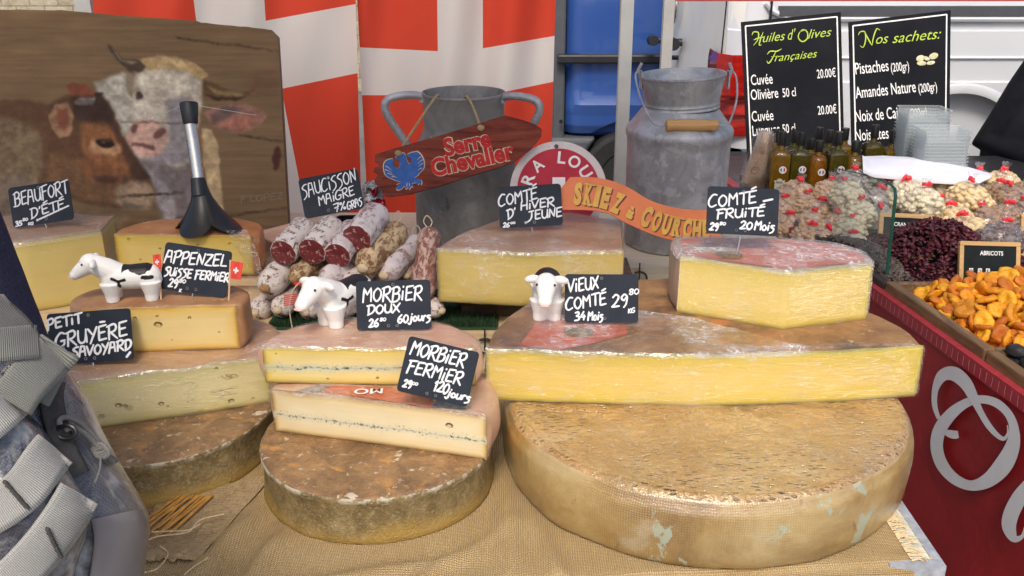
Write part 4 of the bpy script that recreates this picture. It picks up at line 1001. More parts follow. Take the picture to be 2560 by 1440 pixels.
p = at_z(336, 752, AP.z1); toy_cow('white toy cow with black back, seen from the side on the orange brown wedge', (p.x - .012, p.y + .006, AP.z1 + .001), 8, 6, .86)
p = at_z(828, 818, MD.z1); toy_cow('white toy cow turning its head to the viewer left of the 60 jours sign', (p.x + .012, p.y + .022, MD.z1 + .001), 54, 4, .98)
p = at_z(1382, 802, W2.z1); toy_cow('white toy cow facing straight forward left of the 34 Mois sign', (p.x - .008, p.y + .026, W2.z1 + .001), 88, -4, .98)

# ================================================================ SAUSAGES
def skin(name, white, dark, amt, seed):
    m = NT(name); o = m.coord((1, 1, .28))
    a = m.noise(46, 6, .7, .8, vec=None, stretch=(1, 1, .55), seed=seed); b_ = m.noise(150, 5, .7, .5, stretch=(1, 1, .5), seed=seed + 1)
    k = m.rng(m.math('ADD', m.math('MULTIPLY', a, .55), m.math('MULTIPLY', b_, .45)), amt - .055, amt + .03)
    c = m.mix(k, white, dark); c = m.mix(m.rng(m.noise(20, 4, seed=seed + 3), .45, .75, 0, .45), c, tuple(x * .78 for x in white))
    m.col(c).p(rough=.8, spec=.2, normal=m.bump(m.math('SUBTRACT', m.noise(200, 4, seed=seed + 5), k), .6, .0015)); return m.mat
m_s_white = skin('white_mould_skin', (.66, .58, .52), (.14, .075, .07), .555, 1)
m_s_tan = skin('tan_mould_skin', (.55, .41, .24), (.20, .10, .05), .52, 4)
m_s_pale = skin('pale_dusty_skin', (.62, .55, .53), (.30, .17, .16), .56, 8)
m_s_pink = skin('pinkish_skin', (.52, .36, .29), (.22, .09, .07), .51, 12)
m_meat = mottled('cured_meat', [(.3, (.085, .012, .016)), (.55, (.17, .028, .032)), (.8, (.24, .06, .06))], 55, 6, rough=.35, bump=.3, bscale=200, layers=[(130, .585, .63, (.56, .34, .30), .9), (55, .61, .66, (.50, .27, .24), .8)])
m_twine = plain('twine', (.56, .44, .28), .9, var=.2, vs=300); m_knob = plain('brown_end', (.32, .18, .08), .8, var=.3, vs=120)
def sausage(label, px, py, Y, L, r, yaw, pitch, skin_m, cut=False, knob=False, bend=.0, seed=0, string=True):
    """front end at picture point (px,py) and distance Y; runs back, turned yaw to the right, rising by pitch"""
    f = at_y(px, py, Y); d = Vector((math.sin(R_(yaw)) * math.cos(R_(pitch)), math.cos(R_(yaw)) * math.cos(R_(pitch)), math.sin(R_(pitch))))
    side = d.cross(Vector((0, 0, 1))).normalized(); up = side.cross(d)
    o = thing('cut_sausage' if cut else 'dry_sausage', label, 'sausage', tuple(f), 'cut dry sausages' if cut else 'whole dry sausages piled on the grass mat')
    M = Matrix((side, up, d)).transposed()
    prof = []
    N = 40
    for i in range(N + 1):
        s = i / N
        if cut: k = min(1, ((1 - s) * L / r) ** .5 if (1 - s) * L < r else 1); rad = r * (.97 + .03 * min(1, s * 12)) * max(.12, k)
        else:
            e = min(s, 1 - s) * L; k = math.sqrt(max(0, 1 - (1 - min(1, e / (r * 1.15))) ** 2)); rad = r * max(.16, k) * (.94 + .06 * math.sin(s * 3.1))
        prof.append((rad, s * L))
    b = MB(); V = []; n = 36
    for rad, z in prof:
        for k in range(n):
            a = 2 * math.pi * k / n; ca, sa = math.cos(a), math.sin(a)
            w = 1 + .055 * mnoise.noise((ca * 1.3 + seed * 3, sa * 1.3, z * 26)) + .05 * mnoise.noise((ca * 2.5 + seed, sa * 2.5, z * 75)) + .014 * math.sin(a * 9 + seed)
            V.append(Vector((rad * w * ca + bend * math.sin(math.pi * z / L), rad * w * sa, z)))
    F = [(i * n + k, i * n + (k + 1) % n, (i + 1) * n + (k + 1) % n, (i + 1) * n + k) for i in range(N) for k in range(n)] + [tuple(range(n))[::-1], tuple(N * n + k for k in range(n))]
    b.add(V, F); c = b.build('casing', skin_m, o, world=False, angle=180)
    c.matrix_local = M.to_4x4()
    if cut:
        b = MB(); ring = [Vector((v.x * .955, v.y * .955, -.0012)) for v in V[:n]]
        mid = [Vector((v.x * .55, v.y * .55, -.0026)) for v in V[:n]]
        b.add(ring + mid + [Vector((0, 0, -.0028))], [(k, n + k, n + (k + 1) % n, (k + 1) % n) for k in range(n)] + [(n + k, 2 * n, n + (k + 1) % n) for k in range(n)])
        q = b.build('cut_end', m_meat, o, world=False, angle=180); q.matrix_local = M.to_4x4()
    else:
        b = MB(); b.ell((0, 0, .001), (r * .42, r * .34, .006), None, 10, 7); q = b.build('tied_end', m_knob if knob else m_twine, o, world=False); q.matrix_local = M.to_4x4()
    if string:
        b = MB(); z = L - r * .55
        b.tube([(r * .62 * math.cos(a), r * .62 * math.sin(a), z) for a in np.linspace(0, 6.28, 17)[:-1]], .0014, 5, closed=True)
        b.tube(catmull([(0, r * .6, z), (.006, r * .9, z + .012), (-.004, r * 1.15, z + .022), (-.010, r * .9, z + .012), (0, r * .6, z)], 5), .0011, 5)
        q = b.build('string', m_twine, o, world=False); q.matrix_local = M.to_4x4()
    return o
S = sausage
S('leftmost of the four cut sausages, against the wedge', 708, 632, 1.655, .125, .0258, 11, 9, m_s_white, True, seed=1, string=False)
S('cut sausage second from the left, in the top row', 780, 629, 1.650, .125, .0268, 11, 9, m_s_white, True, seed=2, string=False)
S('cut sausage lying lowest, just under the topmost cut one', 843, 639, 1.645, .125, .0255, 8, 9, m_s_pale, True, seed=3, string=False)
S('topmost cut sausage, its dark red end highest in the pile', 892, 597, 1.665, .125, .0290, 14, 10, m_s_pale, True, seed=4, string=False)
S('golden tan whole sausage sloping over the pile at its right', 905, 672, 1.640, .160, .0280, 21, 12, m_s_tan, seed=5)
S('white speckled sausage just right of the golden tan one', 958, 690, 1.655, .155, .0245, 20, 8, m_s_pale, seed=6)
S('brown pinkish sausage wedged behind the MORBIER DOUX sign', 1016, 690, 1.70, .17, .0190, 15, 4, m_s_pink, seed=7)
S('pinkish standing sausage touching the thick pale quarter', 1056, 752, 1.610, .160, .0225, 3, 38, m_s_pink, seed=8)
S('white sausage lying under the thick quarter, its round end showing', 1106, 778, 1.615, .15, .0205, -52, 2, m_s_white, seed=9)
S('white sausage with a brown cork end at far left of the pile', 661, 722, 1.620, .15, .0265, 14, 6, m_s_white, knob=True, seed=10)
S('tan sausage tied with a red label behind the toy cow', 733, 698, 1.630, .17, .0225, 22, 3, m_s_tan, knob=True, seed=11)
S('pale sausage above the toy cow\'s back', 806, 705, 1.620, .18, .0235, 26, 3, m_s_pale, seed=12)
S('small sausage with a brown tied end left of the golden tan one', 868, 712, 1.625, .17, .0195, 20, 3, m_s_white, knob=True, seed=13)
S('bottom row white sausage cut off by the wedge at left', 636, 783, 1.640, .17, .0220, 14, 0, m_s_white, seed=14)
S('bottom row white sausage left of the hanging string', 693, 777, 1.615, .17, .0220, 12, 0, m_s_white, seed=15)
S('bottom row white sausage right behind the toy cow', 762, 783, 1.615, .17, .0215, 12, 0, m_s_white, seed=16)
S('bottom row sausage hidden behind the toy cow\'s rump', 852, 780, 1.620, .17, .0215, 12, 0, m_s_pale, seed=17)
S('bottom row sausage behind the MORBIER DOUX sign', 940, 778, 1.625, .17, .0215, 12, 0, m_s_pale, seed=18)
S('bottom row brown sausage near the standing one', 1005, 772, 1.630, .17, .0205, 12, 0, m_s_pink, seed=19)
# red sausage tag on a string
t = thing('red_tag', 'red striped paper tag hanging on a string beside the toy cow', 'tag', tuple(at_y(730, 735, 1.585)))
b = MB(); c = [at_y(x, y, 1.585) for x, y in ((710, 737), (744, 734), (746, 760), (709, 765))]; d = [at_y(x, y, 1.578) for x, y in ((735, 705), (783, 700), (760, 716), (735, 712))]
b.add(c, [(0, 1, 2, 3)]); b.add(d, [(0, 1, 2, 3)]); b.build('paper', m_paperred, t, smooth=False)
b = MB()
for k in range(5):
    f = (k + .7) / 5.6; a = c[0].lerp(c[3], f) + Vector((.001, -.0008, 0)); e = c[1].lerp(c[2], f) + Vector((-.001, -.0008, 0)); b.ribbon([a, (a + e) / 2, e], .0008, Vector((0, -1, 0)))
b.build('stripes', m_wprint, t, smooth=False)
b = MB(); b.tube(catmull([at_y(x, y, Y) for x, y, Y in ((790, 692, 1.59), (760, 700, 1.58), (735, 722, 1.575), (724, 760, 1.573), (727, 800, 1.57), (733, 829, 1.568))], 6), .0012, 5); b.build('string', m_twine, t)
t = thing('loose_string', 'thin string looping between sausages by the left milk can', 'string', tuple(at_y(1040, 600, 1.72)))
b = MB(); b.tube(catmull([at_y(x, y, Y) for x, y, Y in ((975, 582, 1.80), (1000, 601, 1.78), (1030, 603, 1.76), (1060, 600, 1.74), (1085, 606, 1.73))], 6), .0012, 5); b.build('twine', m_twine, t)

# silver sausage bag, black tray and wood veneer behind the pile
m_foil = mottled('silver_foil', [(.3, (.45, .45, .46)), (.7, (.75, .75, .76))], 30, 4, rough=.22, bump=1.0, bscale=38, bdist=.012, metal=1)
t = thing('foil_bag', 'crumpled silver and red foil bag behind the sausages', 'bag', tuple(at_y(935, 560, 1.84)))
def crumple(name, pts, Y, th, m, t, seed=0, nu=14, nv=12):
    (x0, y0), (x1, y1), (x2, y2), (x3, y3) = pts; fr = []
    for v in np.linspace(0, 1, nv):
        row = []
        for u in np.linspace(0, 1, nu):
            x = (x0 * (1 - u) + x1 * u) * (1 - v) + (x3 * (1 - u) + x2 * u) * v; y = (y0 * (1 - u) + y1 * u) * (1 - v) + (y3 * (1 - u) + y2 * u) * v
            e = (math.sin(math.pi * u) * math.sin(math.pi * min(1, v * .6 + .3))) ** .5
            row.append(at_y(x, y, Y - th * e - .012 * mnoise.noise((u * 4 + seed, v * 5, seed))))
        fr.append(row)
    b = MB(); b.grid(fr, flip=True); bk = [[Vector((p.x, Y + th * .6, p.z)) for p in r] for r in fr]; b.grid(bk)
    n = nu * nv
    return b.build(name, m, t, angle=30)
crumple('bag_front', ((905, 462), (950, 460), (968, 545), (900, 548)), 1.90, .02, m_foil, t, 2)
crumple('red_print', ((915, 505), (960, 500), (972, 548), (905, 552)), 1.875, .01, plain('red_foil', (.42, .02, .04), .3, .5), t, 6)
crumple('red_corner', ((925, 478), (946, 470), (944, 490), (934, 495)), 1.868, .006, bpy.data.materials['red_foil'], t, 9)
t = thing('black_tray', 'shallow black plastic tray behind the sausage pile', 'tray', tuple(at_y(900, 560, 1.82)))
b = MB(); pth = [at_y(x, y, Y) for x, y, Y in ((822, 545, 1.80), (850, 538, 1.83), (960, 536, 1.85), (975, 555, 1.84), (975, 590, 1.80), (830, 590, 1.77))]
ctr = sum(pth, Vector()) / 6; V = pth + [p + Vector((0, 0, -.05)) for p in pth] + [ctr + (p - ctr) * .94 for p in pth] + [ctr + (p - ctr) * .9 + Vector((0, 0, -.04)) for p in pth]
F = []
for i in range(6):
    j = (i + 1) % 6; F += [(i, j, 6 + j, 6 + i), (i, 12 + i, 12 + j, j), (12 + i, 18 + i, 18 + j, 12 + j)]
F += [tuple(range(18, 24)), tuple(range(6, 12))[::-1]]; b.add(V, F); b.build('tray_shell', m_black, t, smooth=False)
m_veneer = woodmat('wood_veneer', [(.3, (.50, .29, .19)), (.7, (.60, .38, .26))], 'X', 8)
t = thing('veneer_box', 'thin pinkish wood veneer box beside the painting', 'box', tuple(at_z(700, 615, .87)))
b = MB(); g = [at_y(x, y, Y) for x, y, Y in ((645, 580, 1.88), (772, 548, 1.90), (772, 640, 1.84), (645, 650, 1.84))]
b.add(g + [p + Vector((0, .006, 0)) for p in g], [(3, 2, 1, 0), (4, 5, 6, 7), (0, 1, 5, 4), (1, 2, 6, 5), (2, 3, 7, 6), (3, 0, 4, 7)])
b.build('side', m_veneer, t, smooth=False)
b = MB(); g = [at_y(x, y, Y) for x, y, Y in ((640, 590, 1.84), (735, 560, 1.93), (768, 552, 1.93), (700, 610, 1.80))]; b.add(g + [p + Vector((0, 0, -.004)) for p in g], [(3, 2, 1, 0), (4, 5, 6, 7), (0, 1, 5, 4), (1, 2, 6, 5), (2, 3, 7, 6), (3, 0, 4, 7)])
b.build('flap', m_veneer, t, smooth=False)

# ================================================================ MILK CANS
m_zinc = mottled('zinc', [(.3, (.24, .245, .255)), (.55, (.37, .375, .385)), (.8, (.52, .525, .54))], 14, 7, .65, 1.2, rough=.5, bump=.2, bscale=60, bdist=.002, metal=.35, layers=[(26, .52, .58, (.50, .505, .53), .6), (8, .62, .75, (.20, .20, .20), .5)])
m_oldzinc = mottled('dull_zinc', [(.3, (.15, .145, .135)), (.55, (.26, .252, .238)), (.8, (.38, .37, .35))], 10, 8, .7, .8, rough=.55, bump=.3, bscale=60, metal=.3, layers=[(22, .60, .68, (.08, .075, .07), .7, (1, 1, .5)), (14, .55, .65, (.40, .39, .37), .5)])
m_rope = plain('jute_rope', (.36, .25, .13), .95, var=.3, vs=250)
c1 = Vector((-.1035, 2.065, .87)); zr = 1.205 - .87
t = thing('milk_can', 'left dull grey milk can with two loop handles and no lid', 'milk can', tuple(c1))
b = MB(); b.lathe([(.104, 0), (.108, .004), (.110, .02), (.1105, .185), (.108, .21), (.098, .235), (.090, .25), (.0875, .262), (.0872, zr - .008), (.0895, zr - .004), (.0890, zr), (.0865, zr), (.0855, zr - .006), (.0850, .26), (.085, .24)], (0, 0, 0), 72, cap1=True); b.build('can_body', m_oldzinc, t, world=False, angle=35)
for s in (-1, 1):
    d = Vector((s * .96, -.28 if s > 0 else -.15, 0)).normalized(); b = MB()
    P = [(.086, zr - .020), (.088, zr - .008), (.118, zr - .004), (.156, zr - .010), (.168, zr - .026), (.160, zr - .052), (.134, zr - .094), (.112, zr - .128), (.103, zr - .140)]
    b.tube(catmull([d * r + Vector((0, 0, z)) for r, z in P], 6), .0085, 12)
    b.build('handle', m_zinc, t, world=False)
c2 = Vector(((1692 - 1280) / FPX * 2.105, 2.062, .87))
t = thing('milk_can', 'right bright zinc milk can with sloping shoulders carrying a pail', 'milk can', tuple(c2))
b = MB(); b.lathe([(.104, 0), (.108, .004), (.109, .02), (.1110, .222), (.1122, .241), (.1150, .245), (.1155, .257), (.1130, .262), (.105, .270), (.085, .296), (.080, .302), (.072, .302)], (0, 0, 0), 72); b.build('can_body', m_zinc, t, world=False, angle=35)
pz = .87 + .3020
t = thing('zinc_pail', 'small zinc pail with a wooden grip sitting in the right milk can', 'pail', (c2.x + .004, c2.y, pz - .0))
b = MB(); b.lathe([(.070, .0205), (.0795, .0205), (.0800, .022), (.0785, .026), (.0800, .030), (.0785, .034), (.0795, .038), (.0900, .086), (.0925, .088), (.0925, .0915), (.0900, .0925), (.0875, .0915), (.0860, .088), (.076, .036), (.070, .030)], (0, 0, -.02), 64, M=Matrix.Rotation(R_(-3), 3, 'Y')); b.build('pail_bowl', m_zinc, t, world=False, angle=35)
for s in (-1, 1):
    b = MB(); b.box((s * .0925, -.004, .060), (.003, .022, .036)); b.tube([(s * .094, -.004, .066), (s * .099, -.004, .080), (s * .092, -.004, .094)], .0035, 8); b.build('ear', m_zinc, t, world=False)
b = MB(); hz = -.012
b.tube(catmull([(-.100, -.004, .078), (-.105, -.012, .066), (-.098, -.05, .03), (-.083, -.086, -.004), (-.071, -.098, hz - .006), (-.055, -.099, hz - .007)], 6), .0022, 8); b.tube(catmull([(.100, -.004, .078), (.108, -.012, .062), (.103, -.05, .028), (.088, -.086, -.002), (.077, -.098, hz - .006), (.060, -.099, hz - .007)], 6), .0022, 8); b.build('bail', m_zinc, t, world=False)
b = MB(); b.lathe([(.008, -.054), (.0118, -.052), (.0122, -.045), (.0110, -.036), (.0125, -.015), (.0128, 0), (.0125, .015), (.0110, .036), (.0122, .045), (.0118, .052), (.008, .054)], (.004, -.099, hz - .007), 24, M=Matrix.Rotation(R_(90), 3, 'Y')); b.build('grip', woodmat('turned_wood', [(.3, (.42, .22, .07)), (.7, (.58, .33, .12))], 'X', 9, .4), t, world=False)

# ================================================================ PAINTED SIGNBOARDS
def flat_board(name, label, cat, poly_px, t, th, m, roll_ref=None):
    """an outlined board parallel to the picture at axis depth t, with real thickness"""
    o = thing(name, label, cat, tuple(at_t(sum(x for x, y in poly_px) / len(poly_px), max(y for x, y in poly_px), t)))
    pts = [((x - 1280) / FPX * t, (720 - y) / FPX * t) for x, y in poly_px]
    a = sum(pts[i][0] * pts[(i + 1) % len(pts)][1] - pts[(i + 1) % len(pts)][0] * pts[i][1] for i in range(len(pts)))
    if a < 0: pts = pts[::-1]
    b = MB(); b.prism(pts, CAM + FWD * t, RT, UP, -FWD, th); b.build('board', m, o, smooth=False); return o
def pxpoly(mb, poly, t, mi=0):
    P = [at_t(x, y, t) for x, y in poly]
    a = sum(poly[i][0] * poly[(i + 1) % len(poly)][1] - poly[(i + 1) % len(poly)][0] * poly[i][1] for i in range(len(poly)))
    mb.add(P if a < 0 else P[::-1], [tuple(range(len(P)))], mi)
m_redwood = woodmat('red_brown_wood', [(.3, (.07, .016, .012)), (.5, (.18, .040, .026)), (.75, (.27, .075, .042))], 'X', 7, .65, 9, layers=[(16, .60, .66, (.05, .012, .01), .7, (1, 9, 9))], spec=.1)
S1 = 1.90
C5 = lambda x, y: (920 + x / 5.565, 300 + y / 5.565)
pl = [C5(*q) for q in ((95, 480), (450, 370), (980, 220), (1450, 80), (1750, -20), (1900, -65), (2150, 0), (2330, 60), (2420, 130), (2410, 220), (2280, 390), (2050, 570), (1800, 665), (1440, 770), (1000, 915), (600, 1025), (300, 1065), (210, 1050), (180, 960), (110, 900), (90, 830), (140, 760), (75, 720), (90, 660), (150, 650), (140, 590), (95, 580))]
t = flat_board('wooden_sign', 'red brown arrow shaped sign reading Serre Chevalier hung on the left milk can', 'sign', pl, S1, .012, m_redwood)
ang = math.atan2(200, 900); ex = RT * math.cos(ang) + UP * math.sin(ang); ey = UP * math.cos(ang) - RT * math.sin(ang)
m_signred = plain('sign_red', (.46, .03, .03), .7, var=.2, vs=90, spec=.1); m_signcream = plain('sign_cream', (.60, .47, .33), .7, spec=.1)
for nm, mm, off, oo in (('letter_outline', m_signcream, .0010, .075), ('lettering', m_signred, .0020, .038)):
    b = MB(); px = S1 / FPX
    put_text(b, 'Serre', at_t(*C5(1080, 500), S1), ex, ey, -FWD, 232 / 5.565 * px, 645 / 5.565 * px / math.cos(ang), off, offset=oo)
    put_text(b, 'Chevalier', at_t(*C5(900, 785), S1), ex, ey, -FWD, 232 / 5.565 * px, 1150 / 5.565 * px / math.cos(ang), off, offset=oo)
    b.build(nm, mm, t, smooth=False)
eagle = [(250, 570), (300, 545), (350, 540), (358, 565), (345, 600), (365, 650), (410, 672), (440, 660), (448, 600), (432, 560), (395, 545), (385, 520), (430, 480), (495, 458), (525, 490), (540, 560), (560, 600), (585, 615), (605, 590), (600, 535), (570, 515), (545, 510), (545, 480), (600, 455), (680, 440), (715, 465), (745, 500), (765, 540), (780, 590), (778, 650), (762, 690), (715, 735), (690, 770), (640, 800), (680, 815), (735, 825), (748, 865), (735, 900), (715, 880), (690, 895), (660, 870), (610, 880), (625, 930), (600, 925), (575, 965), (555, 930), (530, 960), (505, 915), (470, 955), (430, 970), (400, 965), (395, 935), (440, 890), (455, 860), (420, 850), (380, 838), (330, 815), (275, 790), (240, 755), (225, 700), (220, 650), (225, 605)]
ecx, ecy = 500, 690
b = MB(); pxpoly(b, [C5(ecx + (x - ecx) * 1.05, ecy + (y - ecy) * 1.05) for x, y in eagle], S1 - .0008); b.build('emblem_outline', m_signcream, t, smooth=False)
b = MB(); pxpoly(b, [C5(x, y) for x, y in eagle], S1 - .0018); b.build('eagle_emblem', plain('sign_blue', (.045, .115, .34), .7, var=.2, vs=90, spec=.1), t, smooth=False)
b = MB()
for (x0, y0, x1, y1) in ((245, 640, 330, 700), (240, 690, 340, 740), (270, 740, 370, 780), (330, 790, 410, 800), (770, 600, 700, 650), (765, 550, 690, 610), (740, 510, 680, 560), (750, 670, 690, 700), (400, 900, 450, 880), (540, 920, 545, 870), (580, 920, 570, 870)):
    b.ribbon([at_t(*C5(x0, y0), S1 - .0024), at_t(*C5((x0 + x1) / 2, (y0 + y1) / 2 - 6), S1 - .0024), at_t(*C5(x1, y1), S1 - .0024)], [.0016, .0011, .0004], -FWD)
b.build('feather_lines', m_signcream, t, smooth=False)
for q in ((420, 465), (1570, 110)):
    b = MB(); b.ell(at_t(*C5(*q), S1 - .003), (.0075, .005, .0065), None, 10, 7); b.build('rope_knot', m_rope, t)
b = MB(); b.tube(catmull([at_t(*C5(420, 465), S1 - .002)] + [at_y(x, y, Y) for x, y, Y in ((1030, 330, 1.93), (1075, 262, 1.955), (1094, 238, 1.975), (1100, 246, 2.0))], 6), .0028, 6)
b.tube(catmull([at_t(*C5(1570, 110), S1 - .002)] + [at_y(x, y, Y) for x, y, Y in ((1195, 300, 1.93), (1180, 262, 1.955), (1168, 242, 1.975), (1160, 246, 2.0))], 6), .0028, 6); b.build('rope', m_rope, t)
# round red board
S2 = 1.93; rc = (1396, 474); rad = 121
m_enamel_w = mottled('worn_white_paint', [(.3, (.55, .47, .44)), (.7, (.70, .62, .58))], 20, 6, rough=.5, layers=[(50, .66, .70, (.10, .04, .03), .8, (3, 1, 1))])
m_enamel_r = mottled('worn_red_paint', [(.3, (.42, .022, .045)), (.7, (.52, .035, .06))], 20, 6, rough=.55, spec=.2, layers=[(50, .68, .71, (.12, .02, .02), .8, (3, 1, 1))])
t = flat_board('round_board', 'round red board with white rim and letters behind the young winter cheese', 'sign', [(rc[0] + rad * math.cos(a), rc[1] + rad * math.sin(a)) for a in np.linspace(0, 2 * math.pi, 65)[:-1]], S2, .008, m_enamel_w)
b = MB(); pxpoly(b, [(rc[0] + 103 * math.cos(a), rc[1] + 103 * math.sin(a)) for a in np.linspace(0, 2 * math.pi, 65)[:-1]], S2 - .001); b.build('red_disc', m_enamel_r, t, smooth=False)
b = MB()
for ch, a in (('O', 197), ('R', 161), ('A', 131), ('L', 84), ('O', 60), ('U', 33)):
    a = R_(a); c = at_t(rc[0] + 66 * math.cos(a), rc[1] - 66 * math.sin(a), S2); ey = RT * math.cos(a) + UP * math.sin(a); ex = ey.cross(FWD) * -1; ex = -ex if ex.dot(RT * math.sin(a) - UP * math.cos(a)) < 0 else ex
    put_text(b, ch, c, ex, ey, -FWD, 29 / FPX * S2, {'L': 20, 'O': 30}.get(ch, 27) / FPX * S2, .0018, offset=.022, align='CENTER')
put_text(b, '1', at_t(1397, 502, S2), RT, UP, -FWD, 56 / FPX * S2, 32 / FPX * S2, .0018, offset=.05, align='CENTER')
b.build('lettering', m_wprint, t, smooth=False)
b = MB(); pxpoly(b, [(1391 + 5.5 * math.cos(a), 366 + 5.5 * math.sin(a)) for a in np.linspace(0, 6.28, 17)[:-1]], S2 - .0012); b.build('nail_hole', m_black, t, smooth=False)
# orange ribbon board
S3 = 1.80
C1b = lambda x, y: (1050 + x / 3.064, 430 + y / 3.064)
top = [C1b(*q) for q in ((1150, 40), (1300, 38), (1450, 62), (1600, 120), (1750, 210), (1900, 262), (2040, 285), (2200, 292), (2330, 290))]
bot = [C1b(*q) for q in ((1060, 150), (1080, 290), (1200, 290), (1330, 295), (1450, 320), (1560, 380), (1700, 445), (1830, 495), (1960, 525), (2150, 535), (2300, 530))]
topc = [tuple(v)[:2] for v in catmull([(x, y, 0) for x, y in top], 5)]; botc = [tuple(v)[:2] for v in catmull([(x, y, 0) for x, y in bot[1:]], 5)]
t = flat_board('ribbon_sign', 'orange ribbon shaped board reading SKIEZ à COURCH leaning on the right milk can', 'sign', [bot[0]] + topc + botc[::-1], S3, .008, mottled('orange_paint', [(.3, (.58, .125, .025)), (.7, (.70, .18, .04))], 14, 6, rough=.45, bump=.15))
letters = [('S', 1210, 165, 60, 150, 6), ('K', 1290, 172, 60, 150, 9), ('I', 1358, 182, 40, 148, 12), ('E', 1422, 198, 62, 148, 15), ('Z', 1512, 238, 74, 140, 22), ('à', 1618, 305, 58, 96, 28), ('C', 1735, 340, 72, 140, 22), ('O', 1815, 376, 62, 140, 20), ('U', 1890, 402, 62, 136, 17), ('R', 1968, 420, 66, 136, 13), ('C', 2046, 432, 62, 136, 8), ('H', 2120, 438, 64, 136, 4), ('E', 2190, 440, 56, 132, 0)]
for nm, mm, off, dxy in (('letter_shadow', plain('letter_brown', (.10, .03, .012), .6), .0010, (10, 8)), ('lettering', mottled('letter_gold', [(.3, (.55, .25, .02)), (.7, (.68, .38, .05))], 40, 5, rough=.45), .0020, (0, 0))):
    b = MB()
    for ch, x, y, w, h, rot in letters:
        a = R_(-rot); ex = RT * math.cos(a) + UP * math.sin(a); ey = UP * math.cos(a) - RT * math.sin(a); q = at_t(*C1b(x + dxy[0], y + dxy[1]), S3); s = S3 / FPX / 3.064
        put_text(b, ch, q - ey * (h * s / 2), ex, ey, -FWD, h * s / (1.35 if ch == 'à' else 1) * (1.2 if ch == 'à' else 1), w * s, off, offset=.065, align='CENTER')
        if ch in 'KIHRU':     # slab serifs
            for sy in (-1, 1):
                if ch == 'U' and sy < 0: continue
                for sx in ((0,) if ch == 'I' else (-1, 1)):
                    c = q + ex * (sx * w * s * .36) + ey * (sy * h * s * .5); L = (w * s * .30 if ch != 'I' else w * s * .5)
                    b.ribbon([c - ex * L, c, c + ex * L], h * s * .09, -FWD, off + .0004)
    b.build(nm, mm, t, smooth=False)

# ================================================================ BLACK STAND ON THE ORANGE WEDGE
p0 = at_z(520, 582, OR.z1); T0 = depth(p0); q = lambda x, y, dt=0: at_t(x, y, T0 + dt)
m_rubber = plain('black_rubber', (.012, .012, .013), .35, var=.3, bump=.1); m_steel = plain('brushed_steel', (.55, .53, .50), .3, 1, .1, 60, .2, 500, stretch=(8, 8, 1))
t = thing('display_stand', 'black splayed foot with steel tube and rubber stopper on the orange rind wedge', 'stand', tuple(p0))
b = MB(); rows = []; c0 = p0 + Vector((-.004, .02, 0)); top = q(496, 452); H_ = top.z - c0.z
for k in range(27):
    f = k / 26; row = []
    for j in range(97):
        a = 2 * math.pi * j / 96; lobe = abs(math.cos(2 * (a + .35)))
        zb = H_ * .24 * (1 - lobe ** .7)                        # arches between the four feet
        z = zb + (H_ - zb) * f; g_ = z / H_
        r = .0135 + .050 * (1 - g_) ** 1.9 + .005 * lobe * (1 - g_) ** 2
        cx = c0.lerp(top, g_); row.append((cx.x + r * math.cos(a), cx.y + r * .85 * math.sin(a), c0.z + z))
    rows.append(row)
b.grid(rows); inner = [[(c0.x + (x - c0.x) * .93, c0.y + (y - c0.y) * .93, z) for x, y, z in r] for r in rows[:18]]; b.grid(inner, flip=True); b.grid([inner[0], rows[0]])
b.tube([q(494, 446), q(497, 475), q(499, 490)], [.0128, .0140, .0145], 24)
b.build('foot', m_rubber, t, angle=60)
b = MB(); b.tube([q(473, 300), q(485, 372), q(496, 450)], .0112, 20); b.tube([q(487, 388), q(487.7, 392)], .0117, 20); b.build('tube', m_steel, t)
b = MB(); b.tube([q(472, 257), q(472.3, 262), q(476, 305), q(477, 311)], [.0165, .0172, .0140, .0128], 22); b.build('stopper', m_rubber, t, angle=50)
b = MB(); b.tube([q(494, 264), q(560, 275, .03), q(640, 288, .06)], .0005, 4); b.tube([q(452, 264), q(410, 285, .04), q(370, 305, .08)], .0005, 4); b.build('thread', plain('nylon_thread', (.6, .58, .52), .3, bump=0), t)

# straw mat and gauze under the left wheel
m_straw = plain('straw', (.50, .25, .05), .6, var=.25, vs=80); m_gauze = mottled('gauze', [(.3, (.36, .25, .12)), (.7, (.50, .37, .20))], 40, 7, rough=.95, bump=.9, bscale=500, layers=[(90, .52, .60, (.16, .10, .045), .7, (1, 8, 1)), (90, .52, .60, (.20, .13, .06), .6, (8, 1, 1))])
t = thing('straw_mat', 'thin orange straw sticks in a bundle under the mouldy wheel', 'mat', (-.46, 1.10, TOP))
b = MB(); rr = random.Random(8)
for k in range(11):
    x = 385 + k * 9 + rr.uniform(-4, 4); L = rr.uniform(.35, .75)
    a = at_z(x + 55, 1238, TOP + .010); e = at_z(x - 45 - 15 * L, 1270 + 110 * L, TOP + .010)
    b.tube([a, e], .0016 * rr.uniform(.7, 1.3), 6)
b.build('sticks', m_straw, t)
t = thing('gauze_strip', 'frayed brown gauze strip between the backpack and the small wheel', 'cloth', tuple(at_z(480, 1350, TOP)))
b = MB(); rows = []
for j in range(24):
    v = j / 23; row = []
    for i in range(20):
        u = i / 19; x = (395 + 290 * u) * (1 - v) + (330 + 165 * u) * v; y = 1245 - 60 * u + (1400 - (1245 - 60 * u)) * v + 14 * mnoise.noise((u * 9, v * 3, 1)) * v
        pz = TOP + .0045 + .002 * mnoise.noise((u * 4, v * 4, 3)) + (.006 * math.exp(-((v - .9) / .1) ** 2))
        row.append(at_z(x, y, pz))
    rows.append(row)
F = MB(); F.grid(rows, flip=True)
keep = []
